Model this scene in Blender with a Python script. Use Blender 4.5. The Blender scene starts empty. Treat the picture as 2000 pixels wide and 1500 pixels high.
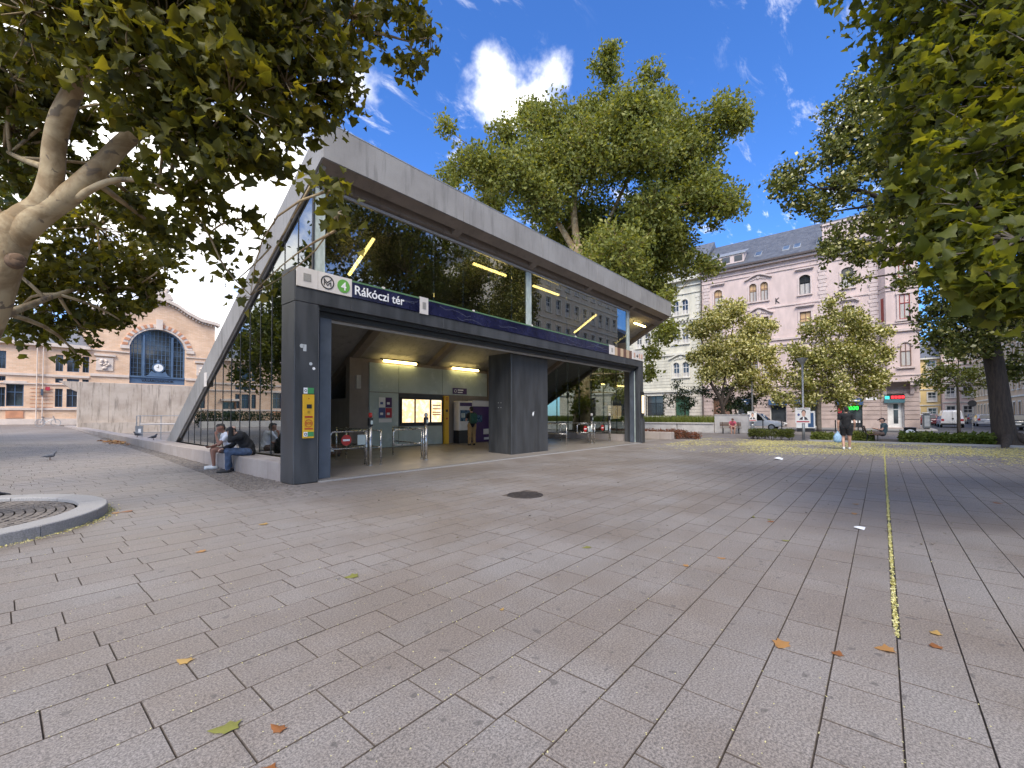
import bpy, bmesh, math, random
import numpy as np
from math import radians, sin, cos, pi, sqrt, atan2
from mathutils import Vector, Matrix
random.seed(7); RNG = np.random.default_rng(11)
SC = bpy.context.scene
COL = SC.collection

# ---------------------------------------------------------------- camera, sky, sun, exposure
CAM_YAW = radians(40.265); CAM_PITCH = radians(1.376); CAM_H = 1.5
cd = bpy.data.cameras.new('camera'); cam = bpy.data.objects.new('camera', cd); COL.objects.link(cam)
cd.sensor_width = 36.0; cd.lens = 852.4 / 2000 * 36; cd.shift_y = 40.1 / 2000
cd.clip_start = 0.05; cd.clip_end = 3000
cam.location = (0, 0, CAM_H)
cam.rotation_euler = (radians(90) + CAM_PITCH, radians(0.18), CAM_YAW - radians(90))
SC.camera = cam
FWD = Vector((cos(CAM_YAW), sin(CAM_YAW), 0)); RGT = Vector((sin(CAM_YAW), -cos(CAM_YAW), 0))

SUN_EL = radians(47); SUN_AZ = radians(214)          # direction TO the sun, measured from +X towards +Y
SUN_DIR = Vector((cos(SUN_AZ) * cos(SUN_EL), sin(SUN_AZ) * cos(SUN_EL), sin(SUN_EL)))
sd = bpy.data.lights.new('sun', 'SUN'); sun = bpy.data.objects.new('sun', sd); COL.objects.link(sun)
sd.energy = 2.4; sd.angle = radians(32); sd.color = (1.0, 0.92, 0.79)
sun.rotation_euler = SUN_DIR.to_track_quat('Z', 'Y').to_euler()
sun.location = SUN_DIR * 200

world = bpy.data.worlds.new('World'); SC.world = world; world.use_nodes = True
SC.view_settings.view_transform = 'Standard'; SC.view_settings.look = 'None'
SC.view_settings.exposure = 1.08; SC.view_settings.gamma = 1.0
try: SC.view_settings.use_curve_mapping = False
except Exception: pass
SC.render.engine = 'CYCLES'
SC.cycles.max_bounces = 6; SC.cycles.diffuse_bounces = 3; SC.cycles.glossy_bounces = 3; SC.cycles.transparent_max_bounces = 12
SC.cycles.use_denoising = True

def nd(nt, typ, **kw):
    n = nt.nodes.new(typ)
    for k, v in kw.items():
        if k in n.inputs: n.inputs[k].default_value = v
        else: setattr(n, k, v)
    return n
def math_node(nt, op, a, b=None, clamp=False):
    n = nt.nodes.new('ShaderNodeMath'); n.operation = op; n.use_clamp = clamp
    for i, v in enumerate((a, b)):
        if v is None: continue
        if hasattr(v, 'is_linked') or hasattr(v, 'links'): nt.links.new(v, n.inputs[i])
        else: n.inputs[i].default_value = v
    return n.outputs[0]
def maprange(nt, v, a, b, c=0.0, d=1.0, smooth=True):
    n = nt.nodes.new('ShaderNodeMapRange'); n.interpolation_type = 'SMOOTHSTEP' if smooth else 'LINEAR'
    nt.links.new(v, n.inputs[0])
    for i, x in enumerate((a, b, c, d)): n.inputs[i + 1].default_value = x
    return n.outputs[0]
def mixc(nt, fac, a, b, blend='MIX'):
    n = nt.nodes.new('ShaderNodeMix'); n.data_type = 'RGBA'; n.blend_type = blend
    for s, v in ((n.inputs[0], fac), (n.inputs[6], a), (n.inputs[7], b)):
        if hasattr(v, 'links'): nt.links.new(v, s)
        elif isinstance(v, (int, float)): s.default_value = v
        else: s.default_value = (*v[:3], 1)
    return n.outputs[2]

def pix_dir(u, v):            # unit direction in the world for a point of the sky (used once, to place the clouds)
    x = (u - 1000) / 852.4; y = -(v - 790) / 852.4
    d = FWD * cos(CAM_PITCH) + Vector((0, 0, sin(CAM_PITCH)))
    up = Vector((-FWD.x * sin(CAM_PITCH), -FWD.y * sin(CAM_PITCH), cos(CAM_PITCH)))
    return (d + RGT * x + up * y).normalized()

def build_sky():
    nt = world.node_tree; nt.nodes.clear()
    out = nd(nt, 'ShaderNodeOutputWorld'); bg = nd(nt, 'ShaderNodeBackground')
    sky = nt.nodes.new('ShaderNodeTexSky'); sky.sky_type = 'NISHITA'; sky.sun_disc = False
    sky.sun_elevation = SUN_EL; sky.sun_rotation = radians(90) - SUN_AZ
    sky.air_density = 1.0; sky.dust_density = 0.35; sky.ozone_density = 2.2
    tc = nd(nt, 'ShaderNodeTexCoord')
    d = nt.nodes.new('ShaderNodeVectorMath'); d.operation = 'NORMALIZE'; nt.links.new(tc.outputs['Generated'], d.inputs[0])
    D = d.outputs[0]
    sep = nd(nt, 'ShaderNodeSeparateXYZ'); nt.links.new(D, sep.inputs[0])
    zz = math_node(nt, 'ADD', math_node(nt, 'MAXIMUM', sep.outputs[2], 0.0), 0.18)
    pl = nd(nt, 'ShaderNodeCombineXYZ')
    nt.links.new(math_node(nt, 'DIVIDE', sep.outputs[0], zz), pl.inputs[0]); nt.links.new(math_node(nt, 'DIVIDE', sep.outputs[1], zz), pl.inputs[1])
    # puffy noise in direction space
    n1 = nd(nt, 'ShaderNodeTexNoise', Scale=8.0, Detail=6.0, Roughness=0.56); nt.links.new(D, n1.inputs['Vector'])
    n0 = nd(nt, 'ShaderNodeTexNoise', Scale=1.1, Detail=3.0, Roughness=0.5); nt.links.new(pl.outputs[0], n0.inputs['Vector'])
    # broken cloud cover, thickened out of view to turn the ambient light neutral
    field = math_node(nt, 'ADD', math_node(nt, 'MULTIPLY', n0.outputs[0], 0.75), math_node(nt, 'MULTIPLY', n1.outputs[0], 0.45))
    cover = maprange(nt, field, 0.55, 0.72)
    # the clouds and clear patches that stand in this part of the sky
    def blob(u, v, r):
        c = pix_dir(u, v)
        dist = nt.nodes.new('ShaderNodeVectorMath'); dist.operation = 'DISTANCE'; nt.links.new(D, dist.inputs[0]); dist.inputs[1].default_value = c
        return math_node(nt, 'SUBTRACT', 1.0, math_node(nt, 'DIVIDE', dist.outputs[1], r))
    def union(lst):
        o = lst[0]
        for x in lst[1:]: o = math_node(nt, 'MAXIMUM', o, x)
        return o
    clear = union([blob(1180, 330, 0.95), blob(820, 330, .36), blob(1650, 330, .7)])
    cover = math_node(nt, 'MULTIPLY', cover, maprange(nt, clear, 0.0, 0.28, 1.0, 0.0))
    puffs = union([blob(975, 180, .07), blob(1050, 180, .07), blob(1015, 215, .06), blob(700, 165, .06), blob(1060, 270, .055), blob(1000, 240, .04),
                   blob(1270, 470, .05)])
    bank = union([blob(500, 400, .22), blob(300, 420, .26), blob(70, 250, .30), blob(200, 140, .16), blob(430, 620, .10), blob(-250, 300, .45)])
    nn = math_node(nt, 'SUBTRACT', n1.outputs[0], 0.5)
    pf = maprange(nt, math_node(nt, 'ADD', puffs, math_node(nt, 'MULTIPLY', nn, 2.8)), 0.05, 0.9)
    bk = maprange(nt, math_node(nt, 'ADD', bank, math_node(nt, 'MULTIPLY', nn, 2.2)), 0.05, 0.75)
    # thin high wisps
    mp = nd(nt, 'ShaderNodeMapping'); mp.inputs['Scale'].default_value = (2.2, 5.5, 1); mp.inputs['Rotation'].default_value = (0, 0, radians(35))
    nt.links.new(pl.outputs[0], mp.inputs[0])
    n2 = nd(nt, 'ShaderNodeTexNoise', Scale=2.6, Detail=6.0, Roughness=0.66, Distortion=0.5); nt.links.new(mp.outputs[0], n2.inputs['Vector'])
    n3 = nd(nt, 'ShaderNodeTexNoise', Scale=0.9, Detail=2.0); nt.links.new(pl.outputs[0], n3.inputs['Vector'])
    wisp = math_node(nt, 'MULTIPLY', maprange(nt, n2.outputs[0], 0.54, 0.78), maprange(nt, n3.outputs[0], 0.38, 0.56))
    wisp = math_node(nt, 'MULTIPLY', wisp, 0.7)
    cov = math_node(nt, 'MAXIMUM', math_node(nt, 'MAXIMUM', cover, pf), math_node(nt, 'MAXIMUM', bk, wisp))
    cov = math_node(nt, 'MULTIPLY', cov, maprange(nt, sep.outputs[2], -0.02, 0.04))
    # sky colour, a little deeper blue than the bare model, as the photograph shows it
    deep = mixc(nt, 1.0, sky.outputs[0], (0.37, 0.67, 1.13), 'MULTIPLY')
    cl = nd(nt, 'ShaderNodeTexNoise', Scale=5.0, Detail=5.0); nt.links.new(D, cl.inputs['Vector'])
    ccol = mixc(nt, maprange(nt, cl.outputs[0], .35, .65), (7.4, 7.3, 7.2), (10.4, 10.1, 9.6))
    nt.links.new(mixc(nt, cov, deep, ccol), bg.inputs[0]); bg.inputs[1].default_value = 0.12
    nt.links.new(bg.outputs[0], out.inputs[0])
build_sky()

# ---------------------------------------------------------------- helpers
class MB:
    """collects shapes, then links them as one mesh object"""
    def __init__(s): s.v = []; s.f = []; s.m = []
    def add(s, vs, fs, m=0):
        o = len(s.v); s.v += [tuple(x) for x in vs]; s.f += [tuple(i + o for i in f) for f in fs]; s.m += [m] * len(fs); return s
    def box(s, x0, x1, y0, y1, z0, z1, m=0, bevel=0.0):
        if bevel > 0:
            b = min(bevel, (x1 - x0) / 2.01, (y1 - y0) / 2.01, (z1 - z0) / 2.01); vs = []; idx = {}
            for i, x in enumerate((x0, x1)):
                for j, y in enumerate((y0, y1)):
                    for k, z in enumerate((z0, z1)):
                        sx, sy, sz = (1 if i == 0 else -1), (1 if j == 0 else -1), (1 if k == 0 else -1)
                        idx[i, j, k, 0] = len(vs); vs.append((x, y + sy * b, z + sz * b))
                        idx[i, j, k, 1] = len(vs); vs.append((x + sx * b, y, z + sz * b))
                        idx[i, j, k, 2] = len(vs); vs.append((x + sx * b, y + sy * b, z))
            I = idx; fs = []
            for i in (0, 1):
                q = [I[i, 0, 0, 0], I[i, 1, 0, 0], I[i, 1, 1, 0], I[i, 0, 1, 0]]; fs.append(q if i else q[::-1])
                q = [I[0, i, 0, 1], I[1, i, 0, 1], I[1, i, 1, 1], I[0, i, 1, 1]]; fs.append(q[::-1] if i else q)
                q = [I[0, 0, i, 2], I[1, 0, i, 2], I[1, 1, i, 2], I[0, 1, i, 2]]; fs.append(q if i else q[::-1])
            for a in (0, 1):
                for c in (0, 1):
                    q = [I[a, c, 0, 0], I[a, c, 0, 1], I[a, c, 1, 1], I[a, c, 1, 0]]; fs.append(q if (a + c) % 2 else q[::-1])
                    q = [I[a, 0, c, 0], I[a, 0, c, 2], I[a, 1, c, 2], I[a, 1, c, 0]]; fs.append(q[::-1] if (a + c) % 2 else q)
                    q = [I[0, a, c, 1], I[0, a, c, 2], I[1, a, c, 2], I[1, a, c, 1]]; fs.append(q if (a + c) % 2 else q[::-1])
            for k, (i, j, l) in enumerate([(i, j, l) for i in (0, 1) for j in (0, 1) for l in (0, 1)]):
                q = [I[i, j, l, 0], I[i, j, l, 1], I[i, j, l, 2]]; fs.append(q if (i + j + l) % 2 else q[::-1])
            return s.add(vs, fs, m)
        vs = [(x, y, z) for x in (x0, x1) for y in (y0, y1) for z in (z0, z1)]
        return s.add(vs, [(0, 1, 3, 2), (4, 6, 7, 5), (0, 4, 5, 1), (2, 3, 7, 6), (0, 2, 6, 4), (1, 5, 7, 3)], m)
    def tube(s, pts, rad, n=8, m=0, cap=True):
        pts = [Vector(p) for p in pts]; rads = rad if isinstance(rad, (list, tuple)) else [rad] * len(pts)
        rings = []; prev = None
        for i, p in enumerate(pts):
            t = (pts[min(i + 1, len(pts) - 1)] - pts[max(i - 1, 0)])
            t = t.normalized() if t.length > 1e-9 else Vector((0, 0, 1))
            a = prev if prev is not None else (Vector((1, 0, 0)) if abs(t.x) < .8 else Vector((0, 1, 0)))
            a = (a - t * a.dot(t)); a = a.normalized() if a.length > 1e-6 else t.orthogonal().normalized()
            prev = a; b = t.cross(a)
            rings.append([p + (a * cos(2 * pi * k / n) + b * sin(2 * pi * k / n)) * rads[i] for k in range(n)])
        vs = [v for r in rings for v in r]; fs = []
        for i in range(len(rings) - 1):
            for k in range(n):
                fs.append((i * n + k, i * n + (k + 1) % n, (i + 1) * n + (k + 1) % n, (i + 1) * n + k))
        if cap: fs.append(tuple(range(n))[::-1]); fs.append(tuple((len(rings) - 1) * n + k for k in range(n)))
        return s.add(vs, fs, m)
    def lathe(s, prof, c=(0, 0, 0), n=16, m=0):
        vs = []; fs = []
        for r, z in prof:
            for k in range(n): vs.append((c[0] + r * cos(2 * pi * k / n), c[1] + r * sin(2 * pi * k / n), c[2] + z))
        for i in range(len(prof) - 1):
            for k in range(n): fs.append((i * n + k, i * n + (k + 1) % n, (i + 1) * n + (k + 1) % n, (i + 1) * n + k))
        fs.append(tuple(range(n))[::-1]); fs.append(tuple((len(prof) - 1) * n + k for k in range(n)))
        return s.add(vs, fs, m)
    def prism(s, poly, axis, a, b, m=0):
        """extrude a 2-D polygon along axis 'x','y' or 'z' from a to b"""
        n = len(poly)
        def P(p, t):
            return (t, p[0], p[1]) if axis == 'x' else (p[0], t, p[1]) if axis == 'y' else (p[0], p[1], t)
        vs = [P(p, a) for p in poly] + [P(p, b) for p in poly]
        fs = [tuple(range(n)), tuple(range(n, 2 * n))[::-1]] + [(i, i + n, (i + 1) % n + n, (i + 1) % n) for i in range(n)]
        return s.add(vs, fs, m)
    def sphere(s, c, r, n=10, k=6, m=0):
        r = r if isinstance(r, (tuple, list)) else (r, r, r)
        vs = [(c[0], c[1], c[2] - r[2])]; fs = []
        for i in range(1, k):
            th = pi * i / k
            for j in range(n): vs.append((c[0] + r[0] * sin(th) * cos(2 * pi * j / n), c[1] + r[1] * sin(th) * sin(2 * pi * j / n), c[2] - r[2] * cos(th)))
        vs.append((c[0], c[1], c[2] + r[2])); L = len(vs) - 1
        for j in range(n): fs.append((0, 1 + (j + 1) % n, 1 + j)); fs.append((L, L - n + j, L - n + (j + 1) % n))
        for i in range(k - 2):
            for j in range(n): fs.append((1 + i * n + j, 1 + i * n + (j + 1) % n, 1 + (i + 1) * n + (j + 1) % n, 1 + (i + 1) * n + j))
        return s.add(vs, fs, m)
    def mesh(s, name, mats, smooth=False):
        me = bpy.data.meshes.new(name); me.from_pydata(s.v, [], s.f)
        for mt in (mats if isinstance(mats, (list, tuple)) else [mats]): me.materials.append(M[mt] if isinstance(mt, str) else mt)
        me.polygons.foreach_set('material_index', s.m)
        bm = bmesh.new(); bm.from_mesh(me); bmesh.ops.recalc_face_normals(bm, faces=bm.faces); bm.to_mesh(me); bm.free()
        if smooth: me.polygons.foreach_set('use_smooth', [True] * len(me.polygons))
        me.update(); return me
    def build(s, name, mats, parent=None, smooth=False, loc=None):
        return link(name, s.mesh(name, mats, smooth), parent, loc)

def link(name, me, parent=None, loc=None):
    o = bpy.data.objects.new(name, me); COL.objects.link(o)
    if parent is not None: o.parent = parent
    if loc is not None: o.location = loc
    return o
def tag(o, label=None, cat=None, group=None, kind=None):
    for k, v in (('label', label), ('category', cat), ('group', group), ('kind', kind)):
        if v: o[k] = v
    return o
def thing(name, label, cat, loc=(0, 0, 0), rz=0, group=None):
    o = bpy.data.objects.new(name, None); COL.objects.link(o); o.empty_display_size = .2
    o.location = loc; o.rotation_euler = (0, 0, rz); return tag(o, label, cat, group)
KIDS = {}
def copy_tree(o, parent=None, label=None):
    c = o.copy(); COL.objects.link(c); c.parent = parent
    if label: c['label'] = label
    for ch in [x for x in bpy.data.objects if x.parent == o]: copy_tree(ch, c)
    return c
def B(name, mat, parent, *dims, bevel=0.0, smooth=False):
    return MB().box(*dims, bevel=bevel).build(name, mat, parent, smooth)
def mesh_arrays(name, verts, tris, mats, tint=None, smooth=False, tris_mat=None):
    """fast mesh from numpy arrays; tint: one float for each triangle"""
    me = bpy.data.meshes.new(name); nv, nf = len(verts), len(tris); k = tris.shape[1]
    me.vertices.add(nv); me.vertices.foreach_set('co', np.asarray(verts, dtype=np.float32).ravel())
    me.loops.add(nf * k); me.loops.foreach_set('vertex_index', np.asarray(tris, dtype=np.int32).ravel())
    me.polygons.add(nf); me.polygons.foreach_set('loop_start', np.arange(0, nf * k, k, dtype=np.int32))
    try: me.polygons.foreach_set('loop_total', np.full(nf, k, dtype=np.int32))
    except Exception: pass
    for mt in (mats if isinstance(mats, (list, tuple)) else [mats]): me.materials.append(M[mt])
    if tris_mat is not None: me.polygons.foreach_set('material_index', np.asarray(tris_mat, dtype=np.int32))
    if smooth: me.polygons.foreach_set('use_smooth', np.ones(nf, dtype=bool))
    if tint is not None:
        a = me.attributes.new('tint', 'FLOAT', 'FACE'); a.data.foreach_set('value', np.asarray(tint, dtype=np.float32))
    me.update(calc_edges=True); me.validate(); return me
def rot_mats(n, tilt=1.0, rng=RNG):
    """random rotation matrices; tilt < 1 keeps the local z axis nearer to up"""
    yaw = rng.uniform(0, 2 * pi, n); p = np.arccos(1 - rng.uniform(0, 1, n) * tilt); r = rng.uniform(0, 2 * pi, n)
    def Rz(a):
        m = np.zeros((n, 3, 3)); m[:, 0, 0] = np.cos(a); m[:, 0, 1] = -np.sin(a); m[:, 1, 0] = np.sin(a); m[:, 1, 1] = np.cos(a); m[:, 2, 2] = 1; return m
    def Rx(a):
        m = np.zeros((n, 3, 3)); m[:, 0, 0] = 1; m[:, 1, 1] = np.cos(a); m[:, 1, 2] = -np.sin(a); m[:, 2, 1] = np.sin(a); m[:, 2, 2] = np.cos(a); return m
    return Rz(yaw) @ Rx(p) @ Rz(r)
def scatter(tv, tf, pos, R, scale):
    """instances of a template mesh as one array mesh"""
    n = len(pos); V = np.einsum('nij,kj->nki', R, tv) * scale[:, None, None] + pos[:, None, :]
    k = len(tv); F = (tf[None] + (np.arange(n) * k)[:, None, None]).reshape(-1, tf.shape[1])
    return V.reshape(-1, 3), F

# ---------------------------------------------------------------- materials
M = {}
def newmat(name):
    m = bpy.data.materials.new(name); m.use_nodes = True; M[name] = m
    return m, m.node_tree, m.node_tree.nodes['Principled BSDF']
def pm(name, col, rough=.6, metal=0.0, var=.12, scale=3.0, bump=0.0, bscale=60.0, col2=None, spec=.5, world_space=True, detail=6.0, stretch=None, coat=0.0):
    m, nt, b = newmat(name)
    geo = nd(nt, 'ShaderNodeNewGeometry') if world_space else nd(nt, 'ShaderNodeTexCoord')
    vec = geo.outputs['Position'] if world_space else geo.outputs['Object']
    if stretch:
        mp = nd(nt, 'ShaderNodeMapping'); mp.inputs['Scale'].default_value = stretch; nt.links.new(vec, mp.inputs[0]); vec = mp.outputs[0]
    n = nd(nt, 'ShaderNodeTexNoise', Scale=scale, Detail=detail, Roughness=.6); nt.links.new(vec, n.inputs['Vector'])
    c2 = col2 if col2 else tuple(c * (1 - var) for c in col); c1 = col if col2 else tuple(min(1, c * (1 + var)) for c in col)
    nt.links.new(mixc(nt, maprange(nt, n.outputs[0], .32, .68), c2, c1), b.inputs['Base Color'])
    b.inputs['Roughness'].default_value = rough; b.inputs['Metallic'].default_value = metal
    b.inputs['Specular IOR Level'].default_value = spec; b.inputs['Coat Weight'].default_value = coat
    if rough > .15:
        nt.links.new(maprange(nt, n.outputs[0], .3, .7, max(.03, rough - .08), min(1, rough + .08)), b.inputs['Roughness'])
    if bump > 0:
        nb = nd(nt, 'ShaderNodeTexNoise', Scale=bscale, Detail=4.0); nt.links.new(vec, nb.inputs['Vector'])
        bp = nd(nt, 'ShaderNodeBump', Strength=bump, Distance=.02); nt.links.new(nb.outputs[0], bp.inputs['Height']); nt.links.new(bp.outputs[0], b.inputs['Normal'])
    return m
def emit(name, col, strength):
    m, nt, b = newmat(name); b.inputs['Base Color'].default_value = (*col, 1); b.inputs['Emission Color'].default_value = (*col, 1); b.inputs['Emission Strength'].default_value = strength
def glass(name, tint, refl_ior=1.6, rough=0.01, mixdark=.35):
    """architectural pane: tinted see-through plus mirror reflection by fresnel"""
    m, nt, b = newmat(name); nt.nodes.remove(b); out = nt.nodes['Material Output']
    tr = nd(nt, 'ShaderNodeBsdfTransparent'); tr.inputs[0].default_value = (*tint, 1)
    gl = nd(nt, 'ShaderNodeBsdfGlossy', Roughness=rough); gl.inputs[0].default_value = (.95, .97, .96, 1)
    fr = nd(nt, 'ShaderNodeFresnel', IOR=refl_ior); mx = nd(nt, 'ShaderNodeMixShader')
    geo = nd(nt, 'ShaderNodeNewGeometry')          # the pane's far face must not act like the inside of a solid
    nt.links.new(maprange(nt, geo.outputs['Backfacing'], 0, 1, refl_ior, 1 / refl_ior, smooth=False), fr.inputs['IOR'])
    f = maprange(nt, fr.outputs[0], 0, 1, mixdark, 1.0, smooth=False)
    nt.links.new(f, mx.inputs[0]); nt.links.new(tr.outputs[0], mx.inputs[1]); nt.links.new(gl.outputs[0], mx.inputs[2]); nt.links.new(mx.outputs[0], out.inputs[0])

def make_materials():
    # paving granite
    m, nt, b = newmat('granite')
    geo = nd(nt, 'ShaderNodeNewGeometry'); P = geo.outputs['Position']
    at = nd(nt, 'ShaderNodeAttribute', attribute_name='tint'); oi = nd(nt, 'ShaderNodeObjectInfo')
    fr = math_node(nt, 'FRACT', math_node(nt, 'ADD', at.outputs['Fac'], oi.outputs['Random']))
    ramp = nd(nt, 'ShaderNodeValToRGB'); nt.links.new(fr, ramp.inputs[0]); e = ramp.color_ramp.elements
    e[0].color = (.196, .175, .159, 1); e[1].color = (.212, .193, .178, 1)
    for p, c in ((.3, (.204, .183, .167)), (.55, (.200, .183, .170)), (.8, (.207, .184, .166))):
        x = e.new(p); x.color = (*c, 1)
    sp = nd(nt, 'ShaderNodeTexNoise', Scale=85.0, Detail=3.0, Roughness=.85); nt.links.new(P, sp.inputs['Vector'])
    sp2 = nd(nt, 'ShaderNodeTexVoronoi', Scale=95.0); nt.links.new(P, sp2.inputs['Vector'])
    big = nd(nt, 'ShaderNodeTexNoise', Scale=.55, Detail=6.0, Roughness=.62); nt.links.new(P, big.inputs['Vector'])
    spot = nd(nt, 'ShaderNodeTexNoise', Scale=10.0, Detail=1.5); nt.links.new(P, spot.inputs['Vector'])
    c = mixc(nt, 1.0, ramp.outputs[0], mixc(nt, maprange(nt, sp.outputs[0], .34, .66), (.50, .50, .50), (1.50, 1.49, 1.48)), 'MULTIPLY')
    c = mixc(nt, 1.0, c, mixc(nt, maprange(nt, big.outputs[0], .36, .66), (.88, .83, .79), (1.05, 1.06, 1.09)), 'MULTIPLY')
    c = mixc(nt, maprange(nt, spot.outputs[0], .68, .72, 0, .6), c, (.075, .068, .064))
    c = mixc(nt, maprange(nt, sp2.outputs['Distance'], .05, .16, .35, 0), c, (.10, .095, .09))
    nt.links.new(c, b.inputs['Base Color'])
    nt.links.new(maprange(nt, big.outputs[0], .3, .7, .48, .66), b.inputs['Roughness'])
    bp = nd(nt, 'ShaderNodeBump', Strength=.35, Distance=.003); nt.links.new(sp.outputs[0], bp.inputs['Height']); nt.links.new(bp.outputs[0], b.inputs['Normal'])
    # the same paving further off, where single slabs can no longer be told apart
    m, nt, b = newmat('granite_far')
    geo = nd(nt, 'ShaderNodeNewGeometry'); P = geo.outputs['Position']
    br = nd(nt, 'ShaderNodeTexBrick', Scale=1.0); br.inputs['Brick Width'].default_value = .5; br.inputs['Row Height'].default_value = .305; br.inputs['Mortar Size'].default_value = .006
    br.inputs['Color1'].default_value = (.198, .178, .163, 1); br.inputs['Color2'].default_value = (.209, .187, .169, 1); br.inputs['Mortar'].default_value = (.07, .06, .055, 1)
    nt.links.new(P, br.inputs['Vector'])
    big = nd(nt, 'ShaderNodeTexNoise', Scale=.55, Detail=6.0, Roughness=.62); nt.links.new(P, big.inputs['Vector'])
    c = mixc(nt, 1.0, br.outputs[0], mixc(nt, maprange(nt, big.outputs[0], .36, .66), (.82, .76, .72), (1.08, 1.08, 1.10)), 'MULTIPLY')
    nt.links.new(c, b.inputs['Base Color']); b.inputs['Roughness'].default_value = .6
    pm('joint_sand', (.098, .078, .064), .95, var=.3, scale=40)
    pm('sett', (.165, .142, .124), .75, var=.4, scale=9, bump=.3, bscale=60)
    pm('kerb_granite', (.30, .29, .285), .65, var=.2, scale=60, detail=3)
    pm('asphalt', (.055, .055, .058), .85, var=.2, scale=4, bump=.3, bscale=120)
    pm('sidewalk', (.20, .19, .18), .8, var=.15, scale=1.5)
    pm('earth', (.10, .08, .055), .95, var=.3, scale=6, bump=.4, bscale=30)
    pm('blossom_litter', (.52, .45, .20), .9, var=.25, scale=30, spec=.2)
    # concrete
    def concrete(name, c1, c2, streak=.5):
        m, nt, b = newmat(name)
        geo = nd(nt, 'ShaderNodeNewGeometry'); P = geo.outputs['Position']
        mp = nd(nt, 'ShaderNodeMapping'); mp.inputs['Scale'].default_value = (3.2, 3.2, .35); nt.links.new(P, mp.inputs[0])
        n1 = nd(nt, 'ShaderNodeTexNoise', Scale=1.6, Detail=7.0, Roughness=.65); nt.links.new(mp.outputs[0], n1.inputs['Vector'])
        n2 = nd(nt, 'ShaderNodeTexNoise', Scale=.9, Detail=6.0, Roughness=.6); nt.links.new(P, n2.inputs['Vector'])
        n3 = nd(nt, 'ShaderNodeTexNoise', Scale=34.0, Detail=4.0); nt.links.new(P, n3.inputs['Vector'])
        c = mixc(nt, maprange(nt, n2.outputs[0], .3, .7), c1, c2)
        c = mixc(nt, maprange(nt, n1.outputs[0], .50, .70, 0, streak), c, tuple(x * .45 for x in c1))
        c = mixc(nt, maprange(nt, n3.outputs[0], .35, .7, .12, 0), c, tuple(x * .5 for x in c1))
        nt.links.new(c, b.inputs['Base Color']); b.inputs['Roughness'].default_value = .8
        bp = nd(nt, 'ShaderNodeBump', Strength=.15, Distance=.01); nt.links.new(n3.outputs[0], bp.inputs['Height']); nt.links.new(bp.outputs[0], b.inputs['Normal'])
    concrete('concrete', (.245, .235, .228), (.30, .292, .285), .45)
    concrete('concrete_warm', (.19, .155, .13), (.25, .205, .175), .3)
    concrete('concrete_old', (.40, .33, .27), (.53, .455, .385), .8)
    concrete('concrete_seat', (.30, .255, .23), (.38, .335, .31), .3)
    pm('cast_pale', (.48, .455, .43), .8, var=.12, scale=2)
    # metals and cladding
    pm('steel_dark', (.047, .049, .053), .42, .0, var=.28, scale=2.2, spec=.5, stretch=(1.5, 1.5, .3), bump=.05, bscale=3)
    pm('steel_black', (.018, .019, .021), .35, .0, var=.2, scale=2)
    pm('steel_blue', (.085, .10, .125), .4, .2, var=.15, scale=2)
    pm('stainless', (.50, .48, .45), .28, .9, var=.1, scale=6)
    pm('galv', (.33, .34, .35), .5, .6, var=.15, scale=5)
    pm('alu_strip', (.42, .40, .38), .45, .4, var=.1, scale=3)
    pm('iron_dark', (.03, .03, .032), .5, .5, var=.2, scale=20)
    pm('manhole_iron', (.06, .05, .045), .6, .4, var=.3, scale=20, bump=.6, bscale=60)
    pm('white_panel', (.62, .58, .55), .45, var=.06, scale=3)
    pm('white_paint', (.75, .75, .74), .4, var=.05, scale=3)
    pm('grille', (.27, .26, .24), .6, var=.3, scale=150)
    pm('navy', (.012, .013, .045), .22, var=.3, scale=2, coat=.3)
    pm('line_green', (.10, .20, .095), .4, var=.08, scale=3)
    pm('logo_green', (.13, .36, .07), .4, var=.03)
    pm('logo_black', (.015, .015, .015), .5)
    pm('logo_white', (.82, .82, .82), .5, var=.02)
    pm('crack', (.13, .14, .17), .5)
    pm('yellow_paint', (.72, .40, .015), .4, var=.06, scale=4)
    pm('red_print', (.45, .03, .02), .5); pm('green_print', (.06, .28, .09), .5)
    pm('sticker', (.45, .47, .48), .5)
    pm('purple', (.055, .022, .10), .4); pm('blue_screen', (.03, .09, .16), .3, var=.4, scale=8)
    pm('frosted', (.44, .50, .46), .35, var=.2, scale=8, stretch=(1, 1, .35))
    pm('green_glass', (.40, .46, .44), .22, var=.06, scale=2, coat=.4)
    pm('rubber', (.02, .02, .02), .7)
    pm('floor_stone', (.21, .185, .165), .38, var=.06, scale=.8)
    pm('brown_wood', (.10, .05, .025), .5, var=.3, scale=6)
    pm('red_plastic', (.42, .02, .015), .35); pm('black_plastic', (.02, .02, .022), .4)
    pm('poster_paper', (.70, .68, .66), .7, var=.05); pm('poster_blue', (.06, .08, .22), .6); pm('poster_skin', (.55, .33, .25), .6); pm('poster_dark', (.035, .03, .035), .6)
    pm('poster_red', (.40, .03, .05), .6)
    emit('tube_light', (1.0, .77, .27), 7.5)
    emit('led_green', (.02, .9, .06), .8); emit('led_red', (1.0, .03, .04), .8); emit('led_teal', (.05, .7, .65), .5)
    emit('led_status_red', (1.0, .05, .04), .8)
    # lit map sheets
    m, nt, b = newmat('lit_map')
    tc = nd(nt, 'ShaderNodeTexCoord'); v = nd(nt, 'ShaderNodeTexVoronoi', Scale=9.0, feature='DISTANCE_TO_EDGE'); nt.links.new(tc.outputs['Object'], v.inputs['Vector'])
    n = nd(nt, 'ShaderNodeTexNoise', Scale=5.0, Detail=8.0); nt.links.new(tc.outputs['Object'], n.inputs['Vector'])
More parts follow.
